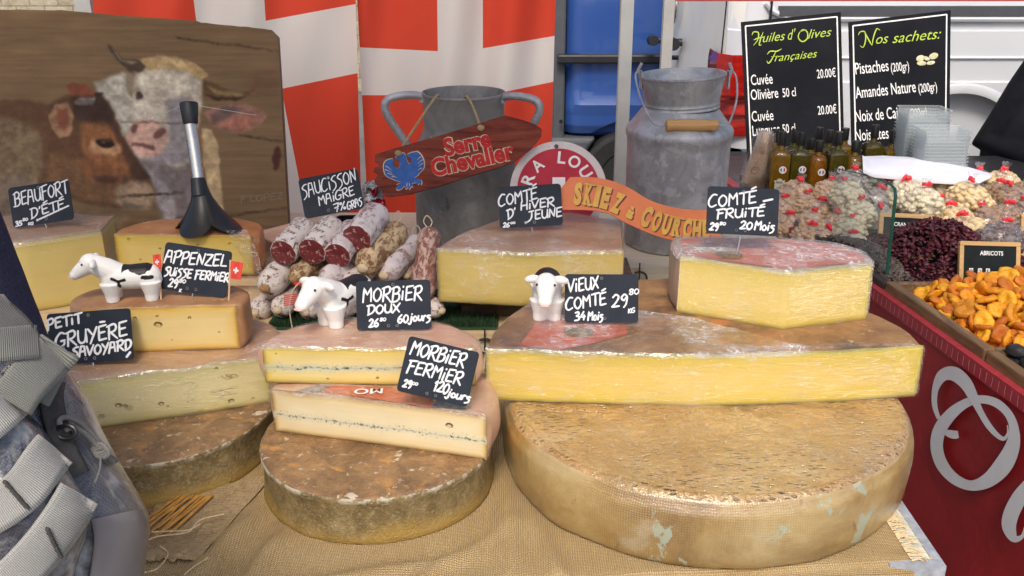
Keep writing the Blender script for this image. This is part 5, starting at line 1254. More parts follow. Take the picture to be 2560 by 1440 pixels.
for f in F.f:
    c = sum((Vector(F.v[i]) for i in f), Vector()) / 4
    if mnoise.noise((c.x * 30, c.y * 30, 4)) < .9: keep.append(f)
F.f = keep; F.m = [0] * len(keep); F.build('gauze', m_gauze, t, angle=180)
b = MB()
for pts in (((560, 1285), (500, 1300), (470, 1330), (400, 1340), (370, 1350)), ((400, 1365), (420, 1385), (395, 1420), (360, 1432)), ((500, 1310), (470, 1325), (420, 1328), (380, 1330)), ((520, 1395), (480, 1420), (460, 1438))):
    b.tube(catmull([at_z(x, y, TOP + .016) for x, y in pts], 6), .0009, 5)
b.build('loose_thread', m_fibre, t)
# ================================================================ PAINTED WOODEN PANEL WITH TWO COWS
GW, GH = 460, 342; PX0, PX1, PY0, PY1 = -70, 735, 10, 610
gx, gy = np.meshgrid(np.linspace(PX0, PX1, GW), np.linspace(PY0, PY1, GH))
nr = np.random.RandomState(4)
def vnoise(sx, sy, octs=4):
    out = np.zeros((GH, GW)); amp = 1; tot = 0
    for o in range(octs):
        nx, ny = max(2, int(sx * 2 ** o)) + 2, max(2, int(sy * 2 ** o)) + 2
        gr = nr.rand(ny, nx); xs = np.linspace(0, nx - 1.001, GW); ys = np.linspace(0, ny - 1.001, GH)
        xi, yi = xs.astype(int), ys.astype(int); fx, fy = (xs - xi), (ys - yi); fx = fx * fx * (3 - 2 * fx); fy = (fy * fy * (3 - 2 * fy))[:, None]
        a = gr[yi][:, xi] * (1 - fx) + gr[yi][:, xi + 1] * fx; c = gr[yi + 1][:, xi] * (1 - fx) + gr[yi + 1][:, xi + 1] * fx
        out += amp * (a * (1 - fy) + c * fy); tot += amp; amp *= .55
    return out / tot
def blur(m, r):
    k = max(1, int(round(r / ((PX1 - PX0) / GW))))
    for _ in range(2):
        for ax in (0, 1):
            p = np.pad(m, [(k, k) if i == ax else (0, 0) for i in (0, 1)], mode='edge'); c = np.cumsum(p, axis=ax); z = np.zeros_like(np.take(c, [0], axis=ax)); c = np.concatenate([z, c], axis=ax)
            n = 2 * k + 1; m = (np.take(c, range(n, c.shape[ax]), axis=ax) - np.take(c, range(0, c.shape[ax] - n), axis=ax)) / n
    return m
wob_x = (vnoise(40, 30, 3) - .5) * 16; wob_y = (vnoise(40, 30, 3) - .5) * 16
def pmask(poly, r=4):
    X, Y = gx + wob_x * .5, gy + wob_y * .5; m = np.zeros((GH, GW), bool); n = len(poly)
    for i in range(n):
        x0, y0 = poly[i]; x1, y1 = poly[(i + 1) % n]
        if y0 == y1: continue
        c = ((y0 > Y) != (y1 > Y)) & (X < (x1 - x0) * (Y - y0) / (y1 - y0) + x0); m ^= c
    return blur(m.astype(float), r)
grain = vnoise(5, 70, 4); fine = vnoise(12, 130, 3); brush = vnoise(60, 45, 3); mott = vnoise(9, 7, 4)
img = np.zeros((GH, GW, 3)); base = np.array([104, 82, 57.]); img[:] = base
img *= (.78 + .22 * grain + .12 * fine)[..., None]
img *= (1 - .12 * (mott - .5))[..., None]
def over(poly, colr, r=4, a=1.0, tex=.25):
    m = (pmask(poly, r * .6) * a * np.clip(.92 + .3 * (brush - .4), 0, 1))[..., None]
    c = np.array(colr, float) * (1 + tex * 1.5 * (brush - .5) + tex * 1.2 * (mott - .5) + tex * .35 * (fine - .5))[..., None]
    img[:] = img * (1 - m) + c * m
def ellp(cx, cy, rx, ry, rot=0, n=28):
    r = math.radians(rot)
    return [(cx + rx * math.cos(a) * math.cos(r) - ry * math.sin(a) * math.sin(r), cy + rx * math.cos(a) * math.sin(r) + ry * math.sin(a) * math.cos(r)) for a in np.linspace(0, 2 * math.pi, n)[:-1]]
# pale cow
over([(235, 205), (310, 180), (345, 200), (340, 320), (305, 345), (270, 300), (250, 250)], (150, 142, 126), 6)
over([(330, 380), (470, 390), (490, 480), (480, 590), (410, 590), (395, 520), (360, 450)], (104, 95, 94), 8, .9)
over([(355, 410), (395, 440), (428, 478), (440, 520), (445, 590), (418, 590), (405, 530), (385, 480)], (138, 130, 126), 5, .8)
over([(505, 318), (530, 322), (545, 370), (552, 450), (562, 545), (545, 560), (520, 480), (508, 400)], (176, 152, 112), 4, .8)
over([(316, 178), (338, 186), (344, 220), (332, 245), (316, 226)], (112, 96, 76), 4)
over([(345, 160), (420, 150), (480, 165), (505, 205), (505, 260), (492, 330), (480, 400), (440, 420), (400, 405), (330, 392), (312, 362), (318, 320), (332, 290), (334, 235), (338, 190)], (150, 139, 122), 5)
over([(345, 185), (400, 175), (455, 195), (480, 235), (440, 240), (380, 225), (345, 215)], (176, 164, 143), 8, .8)
over([(420, 250), (480, 240), (492, 330), (478, 400), (430, 410), (420, 330)], (112, 105, 106), 10, .85)
over([(335, 260), (370, 250), (385, 280), (345, 300), (332, 295)], (172, 160, 142), 7, .8)
over(ellp(410, 390, 40, 22), (118, 108, 110), 8, .8)
over([(342, 150), (395, 138), (440, 142), (490, 160), (522, 186), (505, 200), (470, 180), (420, 172), (380, 176), (350, 176)], (150, 124, 84), 4)
over([(400, 142), (450, 150), (470, 170), (430, 160)], (178, 152, 108), 3, .7)
over([(268, 108), (282, 122), (308, 144), (350, 150), (366, 166), (348, 184), (320, 174), (292, 150), (274, 126)], (60, 48, 38), 3)
over([(278, 120), (306, 146), (345, 156), (330, 162), (300, 150)], (124, 108, 84), 3, .7)
over([(508, 200), (545, 212), (582, 232), (612, 231), (638, 221), (626, 239), (592, 251), (545, 250), (510, 242)], (78, 58, 36), 3)
over([(512, 236), (560, 244), (612, 240), (590, 251), (545, 251)], (42, 30, 22), 3, .9)
over([(508, 285), (530, 268), (580, 260), (625, 262), (655, 276), (668, 294), (655, 312), (620, 331), (580, 333), (535, 318)], (118, 84, 70), 4)
over([(545, 312), (600, 288), (650, 292), (620, 325), (585, 328)], (146, 92, 74), 5, .85)
over([(525, 285), (560, 268), (610, 268), (560, 300), (530, 312)], (74, 60, 56), 5, .85)
over([(515, 214), (560, 226), (612, 236), (590, 240), (545, 236)], (132, 110, 78), 3, .6)
over(ellp(347, 238, 9, 11), (56, 40, 34), 3); over(ellp(343, 224, 11, 5), (120, 106, 92), 3)
over([(326, 316), (345, 300), (385, 302), (415, 322), (418, 352), (404, 384), (372, 394), (340, 384), (318, 366), (314, 345)], (158, 124, 108), 4)
over([(330, 308), (350, 302), (390, 306), (410, 320), (390, 322), (350, 318)], (176, 140, 122), 4, .7)
over(ellp(336, 321, 8, 13, 20), (84, 54, 48), 3); over(ellp(398, 333, 17, 10, -35), (92, 60, 54), 3); over([(328, 356), (360, 358), (388, 368), (385, 376), (350, 366), (328, 362)], (84, 56, 50), 3)
over([(326, 366), (352, 370), (384, 378), (372, 392), (344, 386)], (172, 134, 122), 4, .9)
# brown cow
over([(0, 252), (60, 246), (115, 262), (165, 240), (230, 232), (272, 256), (288, 300), (312, 352), (345, 405), (372, 440), (390, 480), (384, 512), (300, 522), (200, 505), (140, 490), (90, 540), (0, 565), (-70, 565), (-70, 260)], (72, 50, 34), 6)
over([(-70, 290), (40, 300), (100, 330), (110, 420), (60, 540), (-70, 560)], (104, 88, 66), 12, .8)
over([(0, 440), (60, 430), (110, 480), (60, 560), (0, 565)], (96, 84, 74), 12, .7)
over([(120, 380), (200, 400), (300, 440), (300, 510), (200, 495), (120, 470)], (100, 72, 48), 12, .8)
over([(166, 214), (186, 203), (214, 212), (238, 232), (250, 244), (180, 244)], (112, 58, 40), 4, .9)
over([(176, 246), (258, 236), (284, 286), (280, 312), (222, 306), (186, 300)], (54, 38, 30), 6)
over([(182, 256), (200, 242), (236, 241), (234, 262), (190, 264)], (104, 94, 86), 4); over([(236, 232), (262, 232), (250, 244), (236, 242)], (46, 34, 28), 3)
over([(120, 292), (138, 262), (168, 257), (186, 290), (176, 336), (150, 346), (130, 322)], (122, 92, 66), 4); over([(136, 292), (150, 272), (168, 274), (174, 300), (162, 326), (146, 322)], (100, 58, 42), 5)
over([(200, 312), (262, 304), (302, 352), (335, 405), (325, 445), (262, 434), (210, 392)], (122, 78, 48), 9, .9)
over([(196, 400), (280, 420), (310, 450), (280, 466), (210, 440)], (108, 66, 42), 9, .8)
over([(272, 306), (290, 302), (318, 356), (350, 412), (376, 446), (340, 450), (312, 400), (292, 352)], (62, 42, 32), 6, .9)
over(ellp(262, 368, 42, 20, 12), (160, 122, 88), 6, .85); over(ellp(263, 358, 24, 12, 8), (30, 20, 16), 3); over([(232, 350), (262, 343), (290, 356), (262, 351)], (84, 52, 36), 3, .8); over(ellp(258, 355, 4, 2.5), (120, 110, 104), 2, .7)
over([(292, 468), (330, 452), (372, 456), (390, 488), (374, 522), (310, 520), (282, 500)], (152, 128, 102), 8, .9); over([(300, 500), (345, 512), (378, 512), (350, 522), (310, 520)], (92, 78, 68), 5, .8)
over([(230, 440), (300, 440), (290, 460), (240, 456)], (58, 38, 30), 6, .8)
over([(60, 510), (240, 520), (320, 545), (240, 575), (60, 580)], (98, 78, 56), 10, .7); over([(250, 540), (330, 545), (300, 570), (240, 572)], (140, 116, 88), 8, .5)
over(ellp(692, 396, 11, 30, 8), (58, 28, 24), 4, .9); over(ellp(660, 210, 45, 30), (84, 56, 42), 14, .5)
for (x0, y0, x1, y1, w) in ((322, 492, 460, 481, 2.4), (436, 548, 530, 524, 2.6), (600, 338, 712, 356, 2.2), (300, 490, 380, 486, 2), (540, 545, 720, 520, 2.2), (300, 305, 460, 308, 1.8), (440, 95, 700, 128, 1.8)):
    over([(x0, y0 - w / 2), ((x0 + x1) / 2, (y0 + y1) / 2 - w), (x1, y1 - w / 3), (x1, y1 + w / 3), ((x0 + x1) / 2, (y0 + y1) / 2 + w * .5), (x0, y0 + w / 2)], (34, 24, 16), 1, 1.0, .1)
img = np.clip(img, 0, 255) / 255
lin = np.where(img <= .04045, img / 12.92, ((img + .055) / 1.055) ** 2.4) * 1.55
TP = 2.085
topY = [(-70, 22), (0, 24), (164, 26), (301, 39), (491, 52), (504, 57), (640, 70), (680, 75), (693, 88)]
rightX = [(70, 692), (86, 694), (301, 706), (568, 721), (610, 723)]
NU, NV = 452, 330; V = []; cols = []
for j in range(NV):
    v = j / (NV - 1)
    for i in range(NU):
        u = i / (NU - 1); y = 300
        for _ in range(2):
            x = -66 + u * (lerp(rightX, y) + 66); yt = lerp(topY, x) + 2 * mnoise.noise((x * .03, 0, 0)); y = yt + v * (604 - yt)
        V.append(tuple(at_t(x, y, TP)))
        a = min(GW - 1, max(0, int(round((x - PX0) / (PX1 - PX0) * (GW - 1))))); c = min(GH - 1, max(0, int(round((y - PY0) / (PY1 - PY0) * (GH - 1)))))
        cols.append(lin[c, a])
pn = thing('cow_painting', 'brown wooden panel painted with two cow heads standing at the back left', 'painting', tuple(at_t(330, 604, TP)))
b = MB(); b.add(V, [(j * NU + i, (j + 1) * NU + i, (j + 1) * NU + i + 1, j * NU + i + 1) for j in range(NV - 1) for i in range(NU - 1)])
m = NT('oil_paint_on_wood'); at = m.t.nodes.new('ShaderNodeVertexColor'); at.layer_name = 'paint'
m.col(at.outputs[0]).p(rough=.55, spec=.12, normal=m.bump(m.noise(60, 6, .7, stretch=(1, 1, 10)), .3, .0015))
pf = b.build('painted_face', m.mat, pn, smooth=False)
ca = pf.data.color_attributes.new('paint', 'FLOAT_COLOR', 'POINT'); ca.data.foreach_set('color', np.concatenate([np.array(cols), np.ones((len(cols), 1))], 1).astype(np.float32).ravel())
edge = [(x, y) for x, y in [(-66, 24)] + topY[1:] + [(706, 301), (721, 568), (723, 604), (-66, 604)]]
b = MB(); pp = [((x - 1280) / FPX * (TP + .001), (720 - y) / FPX * (TP + .001)) for x, y in edge][::-1]
b.prism(pp, CAM + FWD * (TP + .0015), RT, UP, -FWD, .022); b.build('panel', woodmat('old_plank', [(.3, (.10, .07, .04)), (.7, (.18, .13, .08))], 'X', 5), pn, smooth=False)
b = MB(); hand(b, 'F.LOPEZ', 600, 507, 708, 497, 20, 2.6, TP, seed=5); b.build('signature', plain('ochre_paint', (.26, .19, .11), .7, spec=.1), pn, smooth=False)
# ================================================================ THE DRIED FRUIT STALL ON THE RIGHT
def edge_x(Y): return .668 + (2.32 - Y) * .1345
ED = Vector((-.1345, 1, 0)).normalized(); EN = Vector((-1, -.1345, 0)).normalized()   # along the counter's edge, and out of it
E0 = Vector((edge_x(2.0), 2.0, .85))
def on_skirt(px, py, off=0.0):
    d = ray(px, py); o = E0 + EN * off; return CAM + d * ((o - CAM).dot(EN) / d.dot(EN))
m_skirt = mottled('red_vinyl', [(.3, (.23, .010, .012)), (.7, (.31, .016, .018))], 6, 5, rough=.38, bump=.25, bscale=8, bdist=.012)
m_skirtrim = plain('red_hem', (.34, .03, .04), .5, var=.15, vs=60)
m_silver = plain('grey_white_print', (.66, .67, .69), .4, var=.08, vs=12)
t = thing('fruit_counter', 'long counter with dark red vinyl skirt bearing white script letters', 'counter', (edge_x(2.1) + .5, 2.1, GZ))
b = MB(); b.prism([(edge_x(1.0) + .012, 1.0), (2.3, 1.0), (2.3, 3.25), (edge_x(3.25) + .012, 3.25)], (0, 0, .80), Vector((1, 0, 0)), Vector((0, 1, 0)), Vector((0, 0, 1)), .03); b.build('tabletop', m_black, t, smooth=False)
for x, y in ((edge_x(1.1) + .1, 1.1), (2.2, 1.1), (edge_x(3.1) + .1, 3.1), (2.2, 3.1)):
    b = MB(); b.box((x, y, (GZ + .77) / 2), (.05, .05, .77 - GZ)); b.build('leg', m_leg, t, smooth=False)
rows = []
for z in np.linspace(.848, GZ + .03, 14):
    k = (.848 - z); rows.append([Vector((edge_x(Y), Y, z)) + EN * (.004 + .012 * k * math.sin(Y * 9) + .006 * k * math.sin(Y * 23 + z * 3)) for Y in np.linspace(.98, 3.2, 90)])
b = MB(); b.grid(rows, flip=True); b.build('skirt', m_skirt, t, angle=180)
b = MB(); b.grid([[Vector((edge_x(Y), Y, z)) + EN * .0065 for Y in np.linspace(.98, 3.2, 40)] for z in (.852, .838, .826)], flip=True)
b.grid([[Vector((edge_x(Y), Y, .852)) + EN * e for Y in np.linspace(.98, 3.2, 40)] for e in (-.02, .0065)], flip=True); b.build('hem', m_skirtrim, t, angle=30)
b = MB(); rr = random.Random(2)
for k in range(130):
    Y = 1.0 + k * .0165; p = Vector((edge_x(Y), Y, .848)) + EN * .0078
    b.ribbon([p, p + Vector((0, 0, -.009)), p + Vector((0, 0, -.018)) + ED * rr.uniform(-.002, .002)], .0011, EN)
b.build('stitches', plain('pale_thread', (.50, .34, .34), .8, bump=0), t, smooth=False)
C7 = lambda x, y: (2100 + x / 2.441, 850 + y / 2.441)
def pxribbon(mb, pts, off, closed=False):
    P = catmull([(x, y, w) for x, y, w in pts], 7, closed); n = len(P); L, R2 = [], []
    for i, p in enumerate(P):
        a = P[i - 1] if (closed or i) else P[i]; c = P[(i + 1) % n] if (closed or i < n - 1) else P[i]
        dx, dy = c.x - a.x, c.y - a.y; l = math.hypot(dx, dy) or 1
        L.append(C7(p.x - dy / l * p.z / 2, p.y + dx / l * p.z / 2)); R2.append(C7(p.x + dy / l * p.z / 2, p.y - dx / l * p.z / 2))
    V = [on_skirt(*q, off) for q in L + R2]; mb.add(V, [(i, n + i, n + (i + 1) % n, (i + 1) % n) for i in range(n if closed else n - 1)])
b = MB()
pxribbon(b, [(590, 650, 76), (610, 545, 80), (680, 450, 72), (770, 385, 55), (860, 362, 50), (955, 385, 52), (1030, 455, 50), (1062, 545, 60), (1052, 650, 90), (995, 765, 112), (905, 855, 90), (800, 888, 62), (700, 848, 66), (622, 760, 74)], .016, True)
pxribbon(b, [(603, 480, 24), (578, 400, 32), (582, 300, 40), (625, 218, 72), (695, 206, 86), (765, 262, 78), (812, 345, 60), (852, 430, 40), (905, 520, 38), (960, 582, 30), (1000, 602, 24), (1024, 570, 14), (1022, 520, 6)], .0166)
pxribbon(b, [(640, 560, 30), (670, 572, 46), (700, 578, 50), (722, 575, 44)], .0172)
pxribbon(b, [(1150, 880, 70), (1095, 960, 92), (1045, 1060, 96), (1032, 1140, 86), (1062, 1210, 50), (1110, 1200, 24), (1130, 1140, 12)], .016)
b.build('lettering', m_silver, t, smooth=False)

m_traywood = woodmat('worn_tray_wood', [(.3, (.09, .05, .022)), (.55, (.19, .11, .05)), (.8, (.30, .19, .09))], 'Y', 8, .55, 10)
m_darktray = woodmat('dark_tray_wood', [(.3, (.02, .014, .010)), (.7, (.05, .035, .025))], 'Y', 8)
def tray(label, Y0, Y1, dx, z1, m, w=.020, z0=.8005):
    t = thing('fruit_tray', label, 'tray', (edge_x((Y0 + Y1) / 2) + dx / 2, (Y0 + Y1) / 2, z0))
    def P(u, Y, z): return Vector((edge_x(Y) + .008 + u, Y, z))
    def wall(q, name):
        b = MB(); b.add([Vector((x, y, z0)) for x, y, _ in q] + [Vector((x, y, z1)) for x, y, _ in q], [(0, 1, 5, 4), (1, 2, 6, 5), (2, 3, 7, 6), (3, 0, 4, 7), (4, 5, 6, 7), (3, 2, 1, 0)])
        o = b.build(name, m, t, smooth=False); bv = o.modifiers.new('b', 'BEVEL'); bv.width = .003; bv.segments = 2; return o
    wall([P(0, Y0, 0), P(w, Y0, 0), P(w, Y1, 0), P(0, Y1, 0)], 'front_rail')
    wall([P(dx - w, Y0, 0), P(dx, Y0, 0), P(dx, Y1, 0), P(dx - w, Y1, 0)], 'back_rail')
    wall([P(w, Y0, 0), P(dx - w, Y0, 0), P(dx - w, Y0 + .012, 0), P(w, Y0 + .012, 0)], 'side_rail')
    wall([P(w, Y1 - .012, 0), P(dx - w, Y1 - .012, 0), P(dx - w, Y1, 0), P(w, Y1, 0)], 'side_rail')
    b = MB(); q = [P(w, Y0 + .012, 0), P(dx - w, Y0 + .012, 0), P(dx - w, Y1 - .012, 0), P(w, Y1 - .012, 0)]
    b.add([Vector((x, y, z0 + .004)) for x, y, _ in q], [(0, 1, 2, 3)]); b.build('base', m, t, smooth=False); return t
tray('worn brown wooden tray holding the dried apricots', 1.468, 1.800, .72, .872, m_traywood)
tray('near wooden tray holding the black prunes at the right edge', 1.05, 1.462, .72, .872, m_traywood)
tray('dark wooden tray behind the glass panel holding raisins and cranberries', 1.806, 2.16, .95, .866, m_darktray)
tray('far dark wooden tray filled with bags of nuts', 2.165, 2.62, 1.3, .866, m_darktray)

# apricots, prunes
def dried_fruit(name, rx, ry, rz, seed, wrinkle, dimple):
    b = MB(); b.ell((0, 0, 0), (rx, ry, rz), None, 22, 13); me = b.mesh(name, 180)
    for v in me.vertices:
        p = v.co; r = math.hypot(p.x / rx, p.y / ry)
        k = 1 - dimple * max(0, 1 - r * 1.5) ** 1.0 * (1 if p.z > 0 else .5)
        p.z = p.z * k + .10 * rz * mnoise.noise((p.x * 60 + seed, p.y * 60, seed)); a = math.atan2(p.y, p.x)
        s = 1 + .06 * math.sin(2 * a + seed) + .05 * math.sin(3 * a + seed * 2) + wrinkle * mnoise.noise((p.x * 150, p.y * 150, p.z * 150 + seed))
        p.x *= s; p.y *= s; p.z *= 1 + wrinkle * 1.6 * mnoise.noise((p.x * 170, p.y * 170, seed * 3))
        if p.y > -.004 and abs(p.x) < .003 and p.z > 0 and dimple: p.z -= rz * .12
    if wrinkle < .21:
        for v in me.vertices: v.co.z += (8 + 4 * math.sin(seed * 5)) * v.co.x ** 2 * (1 if seed % 2 else -.6) + 5 * v.co.y ** 2 * math.sin(seed * 3)
    me.update(); return me
def hue(m, c, h):
    oi = m.t.nodes.new('ShaderNodeObjectInfo'); c = m.mix(m.rng(oi.outputs['Random'], .55, 1, 0, .75), c, (.40, .10, .012)); c = m.mix(m.rng(oi.outputs['Random'], .0, .3, .5, 0), c, (.86, .40, .03)); return c, h
def apr_mat(name, c, d):
    return mottled(name, [(.3, d), (.7, c)], 60, 5, rough=.5, bump=.75, bscale=190, bdist=.002, sss=.35, spec=.4, extra=hue, layers=[(40, .6, .72, tuple(x * .6 for x in c), .4)])
apm = [apr_mat('apricot_orange', (.80, .33, .012), (.66, .23, .008)), apr_mat('apricot_amber', (.66, .21, .010), (.50, .14, .010)), apr_mat('apricot_yellow', (.86, .44, .02), (.74, .33, .012))]
apv = []
for k in range(5):
    me = dried_fruit('dried_apricot', .0215 * (1 + .08 * math.sin(k * 3)), .0185, .0080 + .0010 * (k % 3), k + 1, .20, .6); me.materials.append(apm[(0, 1, 2, 0, 1)[k]]); apv.append(me)
rr = random.Random(12)
def heap(x, y, cx, cy, sx, sy, h): return h * math.exp(-((x - cx) / sx) ** 2 - ((y - cy) / sy) ** 2)
placed = []; n = 0
for layer in range(3):
    for tries in range(5000):
        Y = rr.uniform(1.488, 1.785); x = edge_x(Y) + rr.uniform(.04, .33)
        if any((x - a) ** 2 + (Y - c) ** 2 < (.0222 - .002 * layer) ** 2 and l == layer for a, c, l in placed): continue
        hz = heap(x, Y, edge_x(1.66) + .24, 1.66, .17, .19, .078) * min(1, (x - edge_x(Y) - .02) / .05)
        if layer == 2 and hz < .02: continue
        z = .822 + hz * .85 + layer * .011 + rr.uniform(0, .008)
        placed.append((x, Y, layer))
        o = bpy.data.objects.new('dried_apricot', apv[rr.randrange(5)]); COL.objects.link(o); o.location = (x, Y, z)
        big = rr.random()
        o.rotation_euler = (rr.gauss(0, .55) if big < .75 else rr.uniform(-1.4, 1.4), rr.gauss(0, .45) if big < .75 else rr.uniform(-1.2, 1.2), rr.uniform(0, 6.28)); s = rr.uniform(.78, 1.02); o.scale = (s, s, s)
        tag(o, 'glossy orange dried apricot in the heap before the ABRICOTS price board', 'dried apricot', 'dried apricots heaped in the tray'); n += 1
        if n > 108 * (layer + 1): break
m_prune = mottled('prune_skin', [(.3, (.008, .008, .010)), (.7, (.022, .020, .024))], 60, 5, rough=.35, bump=.9, bscale=220, bdist=.003)
prv = []
for k in range(3):
    me = dried_fruit('prune', .023, .0185, .0135, k + 11, .22, .1); me.materials.append(m_prune); prv.append(me)
n = 0; pl_ = []
for layer in range(3):
    for tries in range(900):
        Y = rr.uniform(1.24, 1.445); x = edge_x(Y) + rr.uniform(.04, .26)
        if any((x - a) ** 2 + (Y - c) ** 2 < .026 ** 2 and l == layer for a, c, l in pl_): continue
        pl_.append((x, Y, layer)); o = bpy.data.objects.new('prune', prv[rr.randrange(3)]); COL.objects.link(o)
        o.location = (x, Y, .824 + layer * .020 + heap(x, Y, edge_x(1.4) + .16, 1.40, .12, .14, .03)); o.rotation_euler = (rr.uniform(-.7, .7), rr.uniform(-.7, .7), rr.uniform(0, 6.28))
        tag(o, 'wrinkled black prune in the near tray at the right edge', 'prune', 'prunes in the near tray'); n += 1
# cranberries and raisins: heaps of small flakes nobody could count
def flake_heap(name, label, spots, m, size, seed, kind='stuff'):
    rr = random.Random(seed); b = MB()
    for (x, y, z) in spots:
        r = size * rr.uniform(.7, 1.3); M = Matrix.Rotation(rr.uniform(0, 6.28), 3, 'Z') @ Matrix.Rotation(rr.gauss(0, .8), 3, 'X') @ Matrix.Rotation(rr.gauss(0, .6), 3, 'Y')
        base = len(b.v); b.ell((x, y, z), (r, r * rr.uniform(.55, .8), r * .38), M, 7, 5)
        for i in range(base, len(b.v)):
            v = Vector(b.v[i]); b.v[i] = tuple(v + Vector((mnoise.noise(v * 300), mnoise.noise(v * 300 + Vector((5, 1, 2))), mnoise.noise(v * 300 + Vector((1, 9, 2))))) * r * .35)
    o = b.build(name, m, None, loc=spots[0], angle=60); return tag(o, label, None, None, kind)
m_cran = mottled('cranberry', [(.3, (.035, .005, .008)), (.55, (.080, .008, .015)), (.8, (.15, .014, .028))], 45, 3, rough=.4, bump=.5, bscale=400)
m_raisin = mottled('raisin', [(.3, (.05, .035, .028)), (.7, (.15, .11, .085))], 60, 3, rough=.6, bump=.5, bscale=300)
rr = random.Random(21); sp = []
while len(sp) < 3400:
    Y = rr.uniform(1.825, 2.15); x = edge_x(Y) + rr.uniform(.045, .50)
    h = heap(x, Y, edge_x(1.98) + .21, 1.98, .13, .13, .105) * (1 if x > edge_x(Y) + .05 else .6)
    sp.append((x, Y, .838 + h + rr.uniform(-.010, .004)))
flake_heap('cranberries', 'dark red dried cranberries heaped behind the apricots', sp, m_cran, .0068, 3)
sp = []
while len(sp) < 1500:
    Y = rr.uniform(1.83, 2.15); x = edge_x(Y) + rr.uniform(.028, .085)
    sp.append((x, Y, .846 + .026 * math.exp(-((Y - 1.98) / .12) ** 2) + .015 * rr.random()))
flake_heap('raisins', 'grey brown raisins behind the glass panel', sp, m_raisin, .0062, 4)
# framed price boards
m_frame = woodmat('light_frame_wood', [(.3, (.48, .27, .09)), (.7, (.62, .39, .16))], 'X', 10, .45)
m_bb = plain('blackboard', (.010, .014, .014), .6, var=.2, spec=.15)
def price_board(label, c, w, h, roll, t, text, tx, cap, digits=None):
    px = t / FPX; ex = RT * math.cos(R_(roll)) + UP * math.sin(R_(roll)); ey = UP * math.cos(R_(roll)) - RT * math.sin(R_(roll)); ctr = at_t(c[0], c[1], t)
    o = thing('price_board', label, 'price board', tuple(ctr - ey * h / 2 * px), 'framed black price boards in the fruit trays')
    b = MB(); b.prism(rrect(w * px * .98, h * px * .98, .004), ctr + FWD * .002, ex, ey, -FWD, .005); b.build('blackboard', m_bb, o, smooth=False)
    fw = 10.5 * px
    for s in (-1, 1):
        b = MB(); q = ctr + ey * (s * (h * px - fw) / 2); b.prism(rrect(w * px, fw, .003), q, ex, ey, -FWD, .009); b.build('frame_rail', m_frame, o, smooth=False)
        b = MB(); q = ctr + ex * (s * (w * px - fw) / 2); b.prism(rrect(fw, (h * px - 2 * fw) - .0006, .001), q + FWD * .0005, ex, ey, -FWD, .008); b.build('frame_stile', m_frame, o, smooth=False)
    b = MB(); put_text(b, text, ctr + ex * tx[0] * px + ey * tx[1] * px + FWD * .002, ex, ey, -FWD, cap * px, tx[2] * px, .0008, offset=.02); b.build('lettering', m_wprint, o, smooth=False)
    if digits:
        b = MB()
        for i, (ch, x) in enumerate(digits):
            if ch != '€': b.prism(rrect(10 * px, 17 * px, .001), ctr + ex * x * px + ey * (-17 * px) - FWD * .0005, ex, ey, -FWD, .001)
        b.build('price_tile', m_wprint, o, smooth=False); b = MB()
        for ch, x in digits:
            if ch != '€': put_text(b, ch, ctr + ex * x * px - ey * 23 * px, ex, ey, -FWD, 12 * px, None, .0012, align='CENTER')
        b.build('digit', m_black, o, smooth=False); b = MB()
        put_text(b, '€', ctr + ex * 38 * px - ey * 20 * px + FWD * .002, ex, ey, -FWD, 14 * px, None, .0008); b.build('euro_sign', m_wprint, o, smooth=False)
    return o
price_board('wood framed board reading ABRICOTS with number tiles above the apricots', (2475, 663), 152, 118, -1.5, 1.935, 'ABRICOTS', (-25, 25, 58), 10.5, [('9', -47, ), ('2', -25), ('5', -5), ('€', 30)])
price_board('wood framed board reading CRANBERRIES half buried behind the dark red heap', (2266, 590), 138, 112, -3, depth((0.9, 2.12, .92)), 'CRANBERRIES', (-32, 24, 76), 9.5)
price_board('edge of a wood framed board at the right border behind the raisin bag', (2612, 590), 118, 110, -1, depth((1.2, 2.05, .92)), '', (-20, 24, 40), 9)
# glass panel
m = NT('clear_glass'); tr = m.t.nodes.new('ShaderNodeBsdfTransparent'); tr.inputs[0].default_value = (.90, .95, .92, 1); gl = m.t.nodes.new('ShaderNodeBsdfGlossy'); gl.inputs['Roughness'].default_value = .05
lw = m.t.nodes.new('ShaderNodeFresnel'); lw.inputs[0].default_value = 1.45; df = m.t.nodes.new('ShaderNodeBsdfDiffuse'); df.inputs[0].default_value = (.6, .62, .60, 1)
mx = m.t.nodes.new('ShaderNodeMixShader'); m.t.links.new(lw.outputs[0], mx.inputs[0]); m.t.links.new(tr.outputs[0], mx.inputs[1]); m.t.links.new(gl.outputs[0], mx.inputs[2])
mx2 = m.t.nodes.new('ShaderNodeMixShader'); m.set(mx2.inputs[0], m.rng(m.noise(9, 4), .35, .75, .10, .26)); m.t.links.new(mx.outputs[0], mx2.inputs[1]); m.t.links.new(df.outputs[0], mx2.inputs[2]); m.t.links.new(mx2.outputs[0], m.out.inputs[0]); m_glass = m.mat
m_gedge = plain('green_glass_edge', (.015, .09, .06), .2, bump=0)
t = thing('glass_panel', 'clear glass guard panel with a green edge at the corner of the fruit counter', 'glass panel', tuple(on_skirt(2150, 700, -.02)))
gp = [(2079, 640), (2213, 722), (2222, 640), (2231, 560), (2239, 490), (2237, 472), (2228, 462), (2210, 453), (2150, 434), (2086, 420)]
o_ = [on_skirt(x, y, -.034) for x, y in gp]; b = MB(); b.add(o_, [tuple(range(len(gp)))]); b.build('pane', m_glass, t, smooth=False)
b = MB(); b.tube(o_[1:6] + o_[6:], [.0034] * 5 + [.0026, .0020] + [.0012] * 2, 6); b.build('pane_edge', m_gedge, t)

